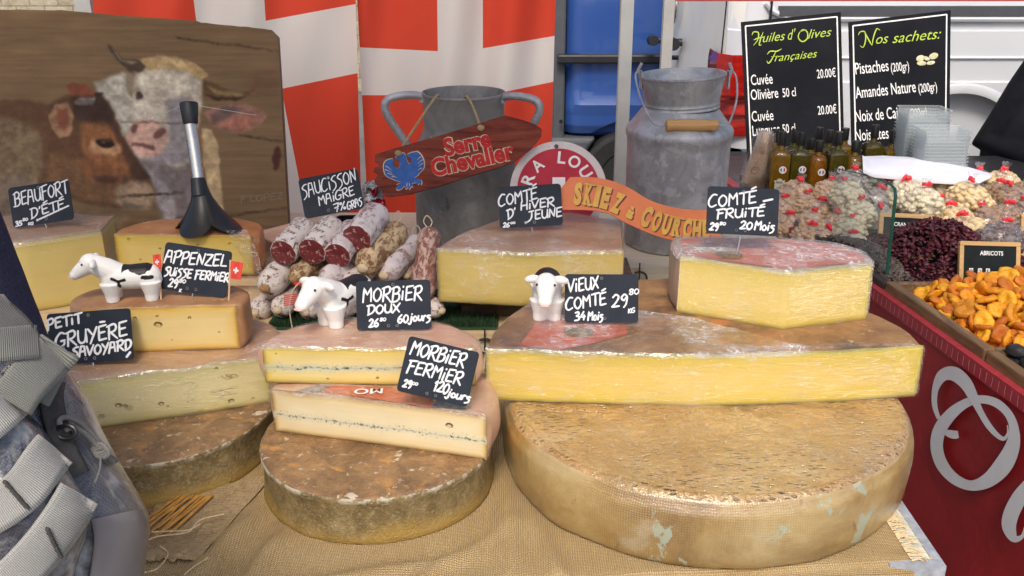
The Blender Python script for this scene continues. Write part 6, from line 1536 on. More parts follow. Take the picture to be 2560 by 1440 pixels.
# bags of nuts
m_bagfilm = film_mat('bag_film', .32, .25, 45, (1, 1, .6)); m_tape = plain('red_tape', (.74, .03, .04), .5, bump=0)
def bag_proto(seed, c, d, nutr, wide=1.0):
    rr = random.Random(seed); b = MB()
    m = mottled('nuts', [(.3, d), (.7, c)], 70, 4, rough=.55, bump=.4, bscale=220)
    b.ell((0, 0, .033), (.036 * wide, .031, .030), None, 18, 11)
    for k in range(150):
        u, v = rr.uniform(-1, 1), rr.uniform(0, 6.28); s = math.sqrt(1 - u * u); p = Vector((.038 * wide * s * math.cos(v), .033 * s * math.sin(v), .034 + .031 * u))
        if p.z < .004: p.z = .005
        b.ell(p, (nutr * 1.25, nutr * .8, nutr * .62), Matrix.Rotation(rr.uniform(0, 6), 3, 'Z') @ Matrix.Rotation(rr.uniform(-1, 1), 3, 'X'), 7, 5)
    contents = b.mesh('contents', 60); contents.materials.append(m)
    b = MB(); rows = []
    for i in range(19):
        f = i / 18
        if f < .75: a = math.pi * (f / .75) * .86; r, z = math.sin(a) * 1.0, .034 - .036 * math.cos(a)
        else: g_ = (f - .75) / .25; r, z = .40 * max(0, 1 - g_ / .35) ** 1.5 + .13 + .22 * max(0, g_ - .45), .0665 + .022 * g_
        rows.append([Vector((.042 * wide * r * math.cos(q) * (1 + .07 * mnoise.noise((math.cos(q) * 2 + seed, math.sin(q) * 2, f * 5)) + .05 * math.sin(11 * q) * f), .037 * r * math.sin(q) * (1 + .05 * math.sin(9 * q + 1) * f), max(.001, z + .002 * mnoise.noise((math.cos(q) * 3, math.sin(q) * 3, seed))))) for q in np.linspace(0, 2 * math.pi, 41)])
    b.grid(rows); film = b.mesh('film', 180); film.materials.append(m_bagfilm)
    b = MB(); b.tube([(0, 0, .0728), (0, 0, .0785)], [.0066, .0064], 10); b.ell((.006, -.005, .0765), (.010, .003, .0045), Matrix.Rotation(.5, 3, 'Y'), 8, 6); tie = b.mesh('tie', 40); tie.materials.append(m_tape)
    return contents, film, tie
BK = {'A': bag_proto(1, (.64, .45, .27), (.46, .28, .14), .0075), 'W': bag_proto(2, (.78, .70, .50), (.60, .50, .31), .0080), 'C': bag_proto(3, (.76, .61, .34), (.60, .43, .20), .0085), 'B': bag_proto(4, (.38, .24, .14), (.22, .12, .06), .0080), 'G': bag_proto(5, (.44, .38, .33), (.24, .19, .16), .0070), 'R': bag_proto(6, (.20, .13, .10), (.09, .055, .045), .0065, 1.35)}
BL = {'A': 'small clear bag of tan peanuts tied with red tape', 'W': 'small clear bag of whitish nuts tied with red tape', 'C': 'small clear bag of pale cashews tied with red tape', 'B': 'small clear bag of brown almonds tied with red tape', 'G': 'small clear bag of greyish seeds tied with red tape', 'R': 'wide clear bag of dark raisins with a red tie behind the ABRICOTS board'}
rr = random.Random(31)
def nut_bag(px, py, Y, k, s=1.0, lab=None):
    p = at_y(px, py, Y); o = thing('nut_bag', lab or BL[k], 'bag of nuts', (p.x, p.y, p.z - .036 * s), 'small clear bags of nuts with red ties', (rr.uniform(-.2, .15), rr.uniform(-.25, .25), rr.uniform(0, 6.28)) if k != 'R' else (0, 0, .1))
    o.scale = (s, s, s)
    for nm, me in zip(('contents', 'film', 'tie'), BK[k]): link(nm, me, o)
for q in ((1990, 484, 2.40), (1962, 528, 2.36), (2020, 524, 2.34), (2066, 488, 2.36), (2052, 542, 2.28), (1978, 568, 2.28), (2020, 566, 2.24), (2090, 530, 2.30), (2014, 602, 2.18), (2050, 604, 2.15), (2092, 576, 2.20)):
    nut_bag(*q, 'A', 1.14)
for q in ((2124, 492, 2.24), (2140, 538, 2.20), (2118, 584, 2.16), (2132, 622, 2.10)): nut_bag(*q, 'W', 1.1, 'small clear bag of whitish nuts seen through the glass panel')
for q in ((2130, 460, 2.40), (2180, 505, 2.36), (2195, 545, 2.30), (2205, 490, 2.42)): nut_bag(*q, 'G', 1.12, 'small clear bag of greyish seeds seen through the glass panel')
for q in ((2302, 512, 2.28), (2264, 486, 2.36)): nut_bag(*q, 'W', 1.28, 'small clear bag of whitish seeds behind the CRANBERRIES board')
for q in ((2330, 478, 2.44), (2372, 484, 2.42), (2412, 498, 2.34), (2352, 535, 2.36), (2390, 560, 2.28), (2440, 520, 2.36), (2424, 586, 2.20), (2452, 470, 2.48), (2500, 466, 2.50), (2345, 590, 2.26)): nut_bag(*q, 'C', 1.28)
for q in ((2480, 496, 2.42), (2530, 508, 2.34), (2510, 548, 2.30), (2560, 540, 2.30), (2575, 495, 2.40), (2466, 560, 2.28)): nut_bag(*q, 'B', 1.28)
nut_bag(2504, 598, 1.98, 'R', 1.12)
# olive oil bottles
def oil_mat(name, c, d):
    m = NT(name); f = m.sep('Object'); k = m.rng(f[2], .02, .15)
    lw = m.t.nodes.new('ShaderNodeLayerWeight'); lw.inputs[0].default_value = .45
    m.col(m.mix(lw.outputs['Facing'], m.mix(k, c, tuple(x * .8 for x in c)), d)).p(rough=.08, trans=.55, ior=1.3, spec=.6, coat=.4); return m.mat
m_oil = [oil_mat('amber_oil', (.34, .18, .012), (.05, .03, .004)), oil_mat('green_oil', (.14, .11, .012), (.03, .025, .006)), oil_mat('orange_oil', (.42, .16, .010), (.07, .03, .004))]
m_capb = plain('black_cap', (.012, .012, .012), .35, bump=0); m_lab = plain('cream_label', (.56, .54, .42), .6, var=.1, vs=80); m_st = plain('white_sticker', (.72, .72, .74), .4, bump=0); m_blue = plain('sticker_blue', (.05, .10, .32), .5, bump=0); m_redp = plain('sticker_red', (.55, .04, .04), .5, bump=0)
def superlathe(prof, sq, n=28):
    b = MB(); rows = []
    for r, z, s in prof:
        row = []
        for k in range(n + 1):
            a = 2 * math.pi * k / n + math.pi / 4; c, q = math.cos(a), math.sin(a); e = (abs(c) ** s + abs(q) ** s) ** (-1 / s); row.append((r * e * c, r * e * q, z))
        rows.append(row)
    b.grid(rows); b.f.append(list(range(n))[::-1]); b.m.append(0); return b
def bottle_proto(h, w, sq, m, labelled):
    parts = []; b = superlathe([(w * .9, 0, sq), (w, .004, sq), (w, h * .735, sq), (w * .97, h * .755, sq * .8), (w * .72, h * .785, 3), (w * .42, h * .80, 2), (w * .36, h * .82, 2), (w * .34, h * .87, 2)], sq); me = b.mesh('glass', 35); me.materials.append(m); parts.append(('glass', me))
    b = MB(); b.lathe([(w * .40, h * .85), (w * .42, h * .86), (w * .42, h * .985), (w * .39, h)], (0, 0, 0), 18); me = b.mesh('cap', 40); me.materials.append(m_capb); parts.append(('cap', me))
    y = -w * 1.012
    b = MB(); b.prism([(.010 * math.cos(a), .010 * math.sin(a)) for a in np.linspace(0, 6.28, 25)[:-1]], (w * .25, y, h * .58), Vector((1, 0, 0)), Vector((0, 0, 1)), Vector((0, -1, 0)), .0006); me = b.mesh('round_sticker', 30, False); me.materials.append(m_st); parts.append(('round_sticker', me))
    b = MB(); X, Zv, Nn = Vector((1, 0, 0)), Vector((0, 0, 1)), Vector((0, -1, 0)); c = Vector((w * .25, y - .0006, h * .58))
    b.prism([(-.007, -.001), (-.003, -.006), (-.002, .006), (-.006, .003)], c, X, Zv, Nn, .0003, 0); b.prism([(.002, -.005), (.006, -.004), (.007, .003), (.002, .007)], c, X, Zv, Nn, .0003, 1); me = b.mesh('map_print', 30, False); me.materials.append(m_blue); me.materials.append(m_redp); parts.append(('map_print', me))
    if labelled:
        b = MB(); b.prism([(-.011, -.05), (.013, -.05), (.013, .004), (.016, .010), (.009, .008), (.006, .013), (-.004, .013), (-.007, .008), (-.014, .008), (-.011, .003)], (0, y, h * .42), X, Zv, Nn, .0006); me = b.mesh('paper_label', 30, False); me.materials.append(m_lab); parts.append(('paper_label', me))
        b = MB(); put_text(b, 'MOULIN', (.001, y - .0006, h * .42 + .001), X, Zv, Nn, .0055, .016, .0003, align='CENTER', offset=.02)
        put_text(b, 'HUILE', (.001, y - .0006, h * .42 - .014), X, Zv, Nn, .004, .012, .0003, align='CENTER'); put_text(b, "D'OLIVE", (.001, y - .0006, h * .42 - .021), X, Zv, Nn, .004, .014, .0003, align='CENTER')
        me = b.mesh('label_print', 30, False); me.materials.append(m_black); parts.append(('label_print', me))
    return parts
BT = [bottle_proto(.235, .0265, 7, m_oil[0], True), bottle_proto(.235, .0265, 7, m_oil[1], True), bottle_proto(.195, .025, 2.2, m_oil[2], False), bottle_proto(.195, .026, 2.2, m_oil[0], False)]
BTL = ['tall amber oil bottle', 'tall dark green oil bottle', 'short orange oil bottle', 'short yellow oil bottle']
for i, (px, py, Y, k, w) in enumerate(((1957, 329, 2.56, 0, 'nearest the brown paper bag'), (1939, 323, 2.68, 0, 'behind, at the left end of the row'), (2005, 329, 2.58, 1, 'second from left in front'), (1989, 324, 2.72, 1, 'at the back beside the paper bag'), (2050, 351, 2.56, 2, 'in front between two tall bottles'), (2030, 346, 2.68, 3, 'half hidden behind the orange one'), (2099, 329, 2.58, 1, 'in front right of the orange oil bottle'), (2050, 318, 2.80, 1, 'at the very back under the left menu'), (2076, 325, 2.74, 1, 'at the back between the menus'), (2115, 320, 2.80, 0, 'at the back below the gap of the menus'), (2141, 352, 2.58, 3, 'touching the white paper sheet'), (2190, 312, 2.66, 1, 'behind the white paper under the right menu'), (2236, 326, 2.66, 0, 'behind the white paper left of the plastic boxes'), (2281, 330, 2.70, 1, 'hidden by the stacked plastic boxes'))):
    p = at_y(px, py, Y); h = .235 if k < 2 else .195; zb = p.z - h
    o = thing('oil_bottle', BTL[k] + ' ' + w, 'oil bottle', (p.x, p.y, zb), 'olive oil bottles under the black menus', (0, 0, rr.uniform(-.25, .25)))
    for nm, me in BT[k]: link(nm, me, o)
b = MB(); b.box((1.02, 2.72, .800 + .007), (.62, .42, .012)); tag(b.build('bottle_shelf', m_darktray, None, loc=(1.02, 2.72, .80), smooth=False), 'flat dark board under the olive oil bottles', 'board')
# clear plastic boxes in two stacks
m_pl = NT('clear_plastic'); tr = m_pl.t.nodes.new('ShaderNodeBsdfTransparent'); tr.inputs[0].default_value = (.93, .95, .95, 1); mx = m_pl.t.nodes.new('ShaderNodeMixShader'); lw = m_pl.t.nodes.new('ShaderNodeLayerWeight'); lw.inputs[0].default_value = .35
m_pl.set(mx.inputs[0], m_pl.math('ADD', m_pl.math('MULTIPLY', lw.outputs['Facing'], .5), .22)); m_pl.col((.66, .69, .69)).p(rough=.15); m_pl.t.links.new(tr.outputs[0], mx.inputs[1]); m_pl.t.links.new(m_pl.b.outputs[0], mx.inputs[2]); m_pl.t.links.new(mx.outputs[0], m_pl.out.inputs[0])
b = MB(); rows = []
for (sx, sy, z) in ((.070, .055, .006), (.0695, .0545, .0045), (.066, .051, .0045), (.060, .045, -.030), (.001, .001, -.030)):
    rows.append([(x * sx / .07, y * sy / .055, z) for x, y in rrect(.14, .11, .014, 5) + [rrect(.14, .11, .014, 5)[0]]])
b.grid(rows); bx = b.mesh('plastic_box', 40); bx.materials.append(m_pl.mat)
for nst, (px, py, Y, n, wh) in enumerate(((2358, 322, 2.50, 18, 'right, lower'), (2311, 272, 2.62, 20, 'left, taller'))):
    p = at_y(px, py, Y)
    for k in range(n):
        o = bpy.data.objects.new('plastic_box', bx); COL.objects.link(o); o.location = (p.x + rr.uniform(-.0012, .0012), p.y, p.z - .004 - k * .0088); o.rotation_euler = (0, 0, rr.uniform(-.02, .02)); o.scale = (.88, .88, 1.0)
        tag(o, f'clear plastic box nested in the {wh} stack', 'plastic box', f'clear boxes in the {wh} stack')
    b = MB(); zb = p.z - .004 - n * .0088 - .025; b.box((p.x, p.y, (.8005 + zb) / 2), (.11, .08, zb - .8005)); tag(b.build('box_stand', m_darktray, None, loc=(p.x, p.y, .80), smooth=False), f'dark block under the {wh} stack of plastic boxes', 'block')
# sheet of white paper
m_paper = plain('white_paper', (.72, .71, .76), .6, var=.04, vs=20)
t0 = at_y(2320, 450, 2.40); rows = []
top = [(2156, 388), (2175, 398), (2230, 396), (2300, 400), (2370, 408), (2430, 420), (2482, 436)]; bot = [(2158, 432), (2185, 444), (2250, 450), (2330, 458), (2400, 462), (2450, 458), (2476, 445)]
for v in np.linspace(0, 1, 8):
    rows.append([at_y(lerp(list(zip(range(7), [q[0] for q in top])), u) * (1 - v) + lerp(list(zip(range(7), [q[0] for q in bot])), u) * v, lerp(list(zip(range(7), [q[1] for q in top])), u) * (1 - v) + lerp(list(zip(range(7), [q[1] for q in bot])), u) * v, 2.46 - .09 * v - .03 * math.sin(math.pi * v)) for u in np.linspace(0, 6, 40)])
b = MB(); b.grid(rows); rows2 = [[p + Vector((0, .06, -.006)) for p in rows[0]], [p for p in rows[0]]]; b.grid(rows2); tag(b.build('paper_sheet', m_paper, None, loc=tuple(t0), angle=60), 'folded white paper sheet lying over the bags below the bottles', 'paper')
# brown paper bag in cellophane
m_kraft = mottled('kraft_paper', [(.3, (.26, .15, .075)), (.7, (.38, .24, .13))], 25, 6, rough=.7, bump=.7, bscale=40, bdist=.006)
t = thing('paper_bag', 'crumpled brown paper bag in clear film left of the bottles', 'bag', tuple(at_y(1890, 470, 2.55)))
crumple('paper', ((1902, 332), (1934, 336), (1925, 480), (1850, 478)), 2.62, .03, m_kraft, t, 3)
crumple('clear_film', ((1896, 330), (1940, 332), (1935, 486), (1838, 484)), 2.60, .04, film_mat('cellophane', .4, .5, 30), t, 5)
b = MB(); c = at_y(1884, 425, 2.55); b.tube([c + Vector((.012 * math.cos(a) * (1 - a / 14), -.012, .012 * math.sin(a) * (1 - a / 14))) for a in np.linspace(0, 9, 30)], .0009, 5); b.build('spiral_print', plain('brown_ink', (.06, .03, .02), .7), t)
# menus
m_menu = plain('menu_black', (.006, .007, .010), .6, var=.3, vs=10, bump=0, spec=.12); m_green = plain('menu_green', (.42, .56, .035), .5, bump=0)
def menu(label, quad, Y, seed):
    tq = depth(at_y((quad[0][0] + quad[1][0]) / 2, 200, Y)); o = flat_board('menu_board', label, 'menu', quad, tq, .006, m_menu); tag(o, None, None, 'black menus standing at the back of the fruit stall')
    c = (sum(x for x, y in quad) / 4, sum(y for x, y in quad) / 4); q2 = [(c[0] + (x - c[0]) * .92, c[1] + (y - c[1]) * .945) for x, y in quad]
    b = MB()
    for i in range(4):
        a, e = at_t(*q2[i], tq - .001), at_t(*q2[(i + 1) % 4], tq - .001); b.ribbon([a, (a + e) / 2, e], .0040, -FWD, i * .00005)
    b.build('border_line', m_wprint, o, smooth=False); return o, tq
def lines(o, tq, items, name, m, shear=0.0, offset=0.0):
    b = MB()
    for s, x0, y0, x1, y1, h in items:
        A, Bp = at_t(x0, y0, tq), at_t(x1, y1, tq); ex = (Bp - A).normalized(); ey = -(FWD.cross(ex)); ey = ey if ey.dot(UP) > 0 else -ey
        put_text(b, s, A, ex, ey, -FWD, h / FPX * tq, (Bp - A).length, .0009, offset=offset, shear=shear)
    b.build(name, m, o, smooth=False)
def swash(o, tq, paths, m):
    b = MB()
    for p in paths:
        P = catmull([at_t(x, y, tq - .0016) for x, y in p], 6); n = len(P); b.ribbon(P, [.0012 + .0026 * math.sin(math.pi * i / (n - 1)) for i in range(n)], -FWD)
    b.build('swash', m, o, smooth=False)
m1, tq = menu('black menu board headed Huiles d\'Olives Françaises left of the other menu', [(1853, 55), (2102, 30), (2113, 440), (1871, 450)], 2.96, 1)
lines(m1, tq, [("uiles", 1907, 106, 1964, 100, 23), ("d'", 1970, 100, 1992, 97, 26), ("lives", 2020, 97, 2080, 90, 23), ('rançaises', 1936, 154, 2044, 143, 20)], 'heading', m_green, .45, -.004)
swash(m1, tq, [[(1880, 88), (1884, 80), (1896, 82), (1894, 100), (1884, 113)], [(1908, 80), (1902, 96), (1898, 112), (1904, 112)], [(1884, 100), (1896, 95), (1912, 92)], [(2016, 74), (2000, 80), (1996, 94), (2006, 104), (2018, 96), (2018, 80), (2006, 74), (1998, 84)], [(1918, 136), (1926, 128), (1942, 128), (1954, 122)], [(1940, 128), (1932, 144), (1922, 158), (1917, 152)], [(1928, 142), (1944, 140)]], m_green)
lines(m1, tq, [('Cuvée', 1878, 213, 1932, 209, 26), ('20.00€', 2043, 196, 2090, 192, 22), ('Olivière', 1878, 250, 1946, 244, 26), ('50 cl', 1957, 243, 1990, 240, 22), ('Cuvée', 1880, 304, 1934, 300, 26), ('20.00€', 2045, 287, 2092, 283, 22), ('Lucques', 1882, 340, 1950, 334, 26), ('50 cl', 1957, 333, 1989, 330, 22)], 'lettering', m_wprint, 0, .004)
m2, tq = menu('black menu board headed Nos sachets right of the other menu', [(2122, 55), (2377, 25), (2373, 410), (2131, 425)], 2.94, 2)
lines(m2, tq, [('os', 2190, 110, 2222, 107, 25), ('sachets:', 2231, 108, 2354, 96, 26)], 'heading', m_green, .45, -.004)
swash(m2, tq, [[(2146, 88), (2150, 80), (2162, 80), (2164, 100), (2158, 118), (2150, 114)], [(2162, 80), (2172, 100), (2180, 114)], [(2180, 114), (2184, 92), (2192, 72), (2200, 76)]], m_green)
lines(m2, tq, [('Pistaches', 2139, 186, 2222, 177, 29), ('(200gr)', 2228, 180, 2273, 175, 22), ('Amandes Nature', 2140, 246, 2290, 230, 29), ('(200gr)', 2297, 232, 2343, 226, 22), ('Noix de Cajou', 2139, 305, 2268, 293, 29), ('(200gr)', 2275, 294, 2318, 290, 22), ('Noisettes', 2139, 353, 2222, 346, 29)], 'lettering', m_wprint, 0, .004)
b = MB()
for (x, y, rx, ry, a) in ((2301, 146, 11, 8, 20), (2304, 158, 12, 6, 0), (2316, 146, 9, 5, -20), (2334, 140, 12, 8, 20), (2327, 157, 11, 5, 10)):
    b.ell(at_t(x, y, tq - .001), (rx / FPX * tq, ry / FPX * tq, .0012), Matrix((RT, UP, -FWD)).transposed() @ Matrix.Rotation(R_(a), 3, 'Z'), 14, 7)
b.build('pistachio_picture', mottled('pistachio_print', [(.4, (.50, .48, .22)), (.6, (.70, .64, .46))], 120, 3), m2)
# tent frame bar above, near post
t = thing('tent_bar', 'thin red bar crossing the top right corner above the menus', 'bar', tuple(at_y(2200, 0, 3.3)))
b = MB(); a = at_y(1690, -2, 3.35); e = at_y(2800, -2, 3.35); b.box(((a.x + e.x) / 2, 3.35, a.z + .012), (e.x - a.x, .02, .036)); b.build('bar', plain('red_bar_paint', (.45, .05, .04), .5), t, smooth=False)
for x in (a.x - .02, e.x + .02):
    b = MB(); b.box((x, 3.37, (GZ + a.z + .03) / 2), (.035, .035, a.z + .03 - GZ)); b.build('upright', m_post, t, smooth=False)
Pn = at_y(2583, 1300, 1.16); post(Pn.x, 1.16, 'cream post at the lower right corner before the red counter', .03, .62)
# ================================================================ VANS
m_bluep = plain('blue_van_paint', (.030, .085, .30), .22, 0, .06, 4, .05, 30, coat=.7); m_greyp = plain('grey_bumper', (.075, .08, .09), .55, var=.1, vs=30); m_rubs = plain('black_trim', (.018, .018, .022), .45)
m_whitep = plain('white_van_paint', (.66, .68, .70), .3, 0, .03, 3, .04, 20, coat=.6); m_tyre = plain('tyre', (.016, .016, .017), .8, bump=.4); m_steelw = plain('steel_wheel', (.30, .28, .27), .45, .6); m_dark = plain('dark_gap', (.006, .006, .008), .8, bump=0)
def side_panel(poly, y0, th, name, m, t, bevel=.02):
    b = MB(); b.prism(poly, (0, y0, 0), Vector((1, 0, 0)), Vector((0, 0, 1)), Vector((0, -1, 0)), th); o = b.build(name, m, t, smooth=False)
    if bevel: bv = o.modifiers.new('b', 'BEVEL'); bv.width = bevel; bv.segments = 3
    return o
def wheel_part(t, c, r, n_holes=14):
    b = MB(); M = Matrix.Rotation(R_(90), 3, 'X')
    b.lathe([(r * .60, -.10), (r * .92, -.105), (r, -.08), (r, .08), (r * .92, .105), (r * .64, .10), (r * .60, .09)], c, 48, M=M); w = b.build('wheel', m_tyre, t, angle=30)
    def sub(b, nm, mm):
        o = b.build(nm, mm, w)
    b = MB(); b.lathe([(r * .62, .085), (r * .60, .06), (r * .50, .05), (r * .46, .075), (r * .30, .085), (r * .2, .105), (0.001, .105)], c, 40, M=M); o = wloc(t); b.v = [(x - o.x, y - o.y, z - o.z) for x, y, z in b.v]; link('rim', b.mesh('rim', 30), w, m_steelw)
    b = MB()
    for k in range(n_holes):
        a = 2 * math.pi * k / n_holes; b.ell((c[0] + r * .53 * math.cos(a), c[1] - .0585, c[2] + r * .53 * math.sin(a)), (r * .045, .006, r * .055), None, 10, 6)
    b.v = [(x - o.x, y - o.y, z - o.z) for x, y, z in b.v]; link('rim_holes', b.mesh('rim_holes'), w, m_dark); return w
YB = 5.7
t = thing('blue_van', 'blue van with grey corner and black rub strip parked behind the post', 'van', (2.6, YB + .9, GZ))
bx = lambda px, py: (at_y(px, py, YB).x, at_y(px, py, YB).z)
hubB = bx(1572, 440); arcR = abs(bx(1572, 300)[1] - hubB[1])
xl, xr = bx(1416, 200)[0], 5.0
arch = [(hubB[0] + arcR * math.cos(a), hubB[1] + arcR * math.sin(a)) for a in np.linspace(math.pi, 0, 20)]
zb_ = bx(1440, 336)[1]
k0 = [p for p in arch if p[1] > zb_]
body = [(xl, zb_ + .04), (xl + .05, zb_)] + [(k0[0][0] - .02, zb_ - .01)] + k0 + [(k0[-1][0] + .02, zb_ - .01), (4.2, zb_), (xr, zb_), (xr, 1.25), (4.6, 1.40), (4.1, 2.25), (xl + .1, 2.3), (xl, 2.2)]
def van_side(t, x0, x1, prof, zlo, zarch, ztop, cx, cz, R, Y, m, corner=.0):
    """outer skin of a van's side: a profile with creases swept along X, its lower edge following the wheel arch"""
    xs = sorted(set(list(np.linspace(x0, x1, 70)) + [cx + R * math.cos(a) for a in np.linspace(0, math.pi, 41)] + [x0 + .02, x0 + .05, x0 + .09]))
    lows = list(np.linspace(0, 1, 26)); zz = sorted(set(z for z, _ in prof if z > zarch) | set(np.linspace(zarch, ztop, 10)))
    rows = []
    def lo(x): return max(zlo, cz + math.sqrt(max(0, R * R - (x - cx) ** 2))) if abs(x - cx) < R else zlo
    for f in lows: rows.append([(x, lo(x) + f * (zarch - lo(x))) for x in xs])
    for z in zz[1:]: rows.append([(x, z) for x in xs])
    rows = [[(x, Y + lerp(prof, z) + max(0, (.10 - (x - x0)) / .10) ** 2 * corner, z) for x, z in r] for r in rows]
    b = MB(); b.grid(rows); return b.build('side_body', m, t, angle=28)
van_side(t, xl, xr, [(GZ + .2, .05), (zb_, .035), (zb_ + .05, .008), (bx(1450, 290)[1], .004), (bx(1450, 262)[1], -.012), (bx(1450, 235)[1], .012), (bx(1450, 160)[1], .006), (bx(1450, 130)[1], .004), (1.25, .012), (1.42, .05), (2.2, .25), (2.3, .32)], zb_, hubB[1] + arcR + .03, 2.3, hubB[0], hubB[1], arcR, YB, m_bluep, .06)
side_panel([(xl, .35), (xr - .05, .35), (xr - .05, 1.2), (4.6, 1.35), (4.1, 2.24), (xl + .05, 2.29)], YB + .06, 1.75, 'shell', m_bluep, t, .06)
cx0 = bx(1384, 200)[0]
side_panel([(cx0, GZ + .42), (xl - .006, GZ + .42), (xl - .006, 2.2), (cx0 + .04, 2.2), (cx0, 2.1)], YB + .015, 1.8, 'rear_corner', m_greyp, t, .02)
side_panel([(cx0 - .02, GZ + .22), (k0[0][0] + .03, GZ + .22), (hubB[0] - arcR * .98, hubB[1] + .03), (k0[0][0] - .015, zb_ - .02), (cx0 - .02, zb_ - .02)], YB - .012, 1.85, 'bumper', m_greyp, t, .03)
za, zc = bx(1450, 134)[1], bx(1450, 158)[1]; b = MB(); b.box(((bx(1392, 146)[0] + 4.2) / 2, YB - .02, (za + zc) / 2), (4.2 - bx(1392, 146)[0], .05, za - zc)); o = b.build('rub_strip', m_rubs, t, smooth=False); bv = o.modifiers.new('b', 'BEVEL'); bv.width = .012; bv.segments = 2
side_panel([(hubB[0] - arcR * 1.02, GZ + .2), (hubB[0] + arcR * 1.02, GZ + .2), (hubB[0] + arcR * 1.02, hubB[1] + arcR), (hubB[0] - arcR * 1.02, hubB[1] + arcR)], YB + .16, .02, 'arch_liner', m_dark, t, 0)
wheel_part(t, (hubB[0], YB + .06, hubB[1] - .02), arcR * .86); wheel_part(t, (hubB[0] + 2.9, YB + .06, hubB[1] - .02), arcR * .86)
b = MB(); b.tube([(bx(1402, 302)[0], YB - .03, bx(1402, 302)[1]), (bx(1402, 302)[0], YB - .02, bx(1402, 302)[1])], .012, 10); b.build('bolt', m_dark, t)
side_panel([(xl + 1.9, 1.45), (4.0, 1.45), (3.7, 2.1), (xl + 1.9, 2.1)], YB - .008, .01, 'window', m_dglass, t, 0)

# white van: side towards the stall, rear doors seen edge-on
YW = 3.9; wx = lambda px, py=300: at_y(px, py, YW)
t = thing('white_van', 'white van with red tail lamp and dark door handles behind the menus', 'van', (3.2, YW + .9, GZ))
X0 = wx(1800).x; X1 = X0 + 4.8
zof = lambda py: wx(1800, py).z
prof = [(GZ + .30, .03), (GZ + .55, .0), (zof(385), .0), (zof(300), -.004), (zof(207), .0), (zof(203), .014), (zof(150), .016), (zof(146), .005), (zof(141), .016), (zof(80), .020), (zof(76), .028), (zof(64), .030), (1.30, .04), (1.62, .12), (1.80, .26), (1.84, .42)]
ac = wx(2376, 413); aR = .296
van_side(t, X0 + .02, X1, prof, GZ + .30, ac.z + aR + .03, 1.84, ac.x, ac.z, aR, YW, m_whitep, .06)
def yo(z): return lerp(prof, z)
b = MB(); A = [Vector((ac.x + aR * math.cos(a), 0, ac.z + aR * math.sin(a))) for a in np.linspace(-.25, math.pi + .25, 40)]
rows = [[p + Vector((0, YW + yo(max(GZ + .3, p.z)) - .004, 0)) + Vector((math.cos(0), 0, 0)) * 0 for p in A], [ac + (p - Vector((ac.x, 0, ac.z))) * 1.10 + Vector((0, -.010 - ac.y + YW, 0)) for p in A], [ac + (p - Vector((ac.x, 0, ac.z))) * 1.15 + Vector((0, .004 - ac.y + YW, 0)) for p in A]]
rows.insert(0, [p + Vector((0, .14, 0)) for p in rows[0]]); b.grid(rows); b.build('wheel_arch', m_whitep, t, angle=60)
b = MB(); b.box((ac.x, YW + .28, .35), (.72, .02, 1.2)); b.build('arch_liner', m_dark, t, smooth=False)
wheel_part(t, (ac.x, YW + .13, GZ + .34), .34); wheel_part(t, (X1 - .9, YW + .13, GZ + .34), .34)
# rear face with the two doors
YR = YW + 1.66
b = MB(); rows = []
for z, o_ in [(GZ + .45, 0), (.55, 0), (.95, .0), (1.0, .012), (1.35, .02), (1.70, .10), (1.82, .22)]:
    rows.append([(X0 + .06 * max(0, 1 - v / .05) ** 2 + o_ + .06 * max(0, (v - .95) / .05) ** 2, YW + .03 + o_ * .5 + (YR - YW - .06 - o_) * v, z) for v in np.linspace(0, 1, 40)])
b.grid(rows); b.build('rear_doors', plain('lightened_cream_paint', (.80, .78, .71), .4, var=.05, vs=5), t, angle=30)  # rear cream white, lightened in colour because this face gets little light
b = MB(); b.prism([(X0 + .07, YW + .07), (X1, YW + .05), (X1, YR), (X0 + .07, YR)], (0, 0, 1.80), Vector((1, 0, 0)), Vector((0, 1, 0)), Vector((0, 0, 1)), 1.5); o = b.build('shell', m_whitep, t, smooth=False)
b = MB(); b.prism([(X0 + .25, YW + .42), (X1 - 1.3, YW + .42), (X1 - 1.3, YR - .2), (X0 + .25, YR - .2)], (0, 0, 1.86), Vector((1, 0, 0)), Vector((0, 1, 0)), Vector((0, 0, 1)), .06); b.build('roof', m_whitep, t, smooth=False)
b = MB()
for y in (YW + .11,): b.tube([(X0 + .004, y, .62), (X0 + .008, y, 1.02), (X0 + .018, y, 1.40)], .003, 6)
b.build('door_gap', m_dark, t)
def on_rear(px, py): return at_x(px, py, X0 - .01)
p = on_rear(1690, 14); b = MB(); rg = .085
b.tube([p + Vector((-.01, rg * math.cos(a), rg * math.sin(a) * .95)) for a in np.linspace(0, 6.28, 41)[:-1]], .010, 8, closed=True)
for pts in (((-.035, .07), (0, .012), (.035, .07)), ((-.072, .035), (-.034, -.062), (0, .0), (.034, -.062), (.072, .035))):
    b.tube([p + Vector((-.01, y, z)) for y, z in pts], .008, 6)
b.build('emblem', plain('chrome', (.6, .6, .62), .15, 1, bump=0), t)
for (px, py, L, r) in ((1700, 106, .19, .032), (1690, 144, .10, .020), (1652, 100, .10, .030)):
    p = on_rear(px, py); b = MB(); b.tube([p + Vector((-.045, -L / 2, 0)), p + Vector((-.05, 0, 0)), p + Vector((-.045, L / 2, 0))], [r * .95, r, r * .85], 12); b.tube([p + Vector((.01, 0, 0)), p + Vector((-.05, 0, 0))], r * .6, 10); b.build('handle', m_rubs, t)
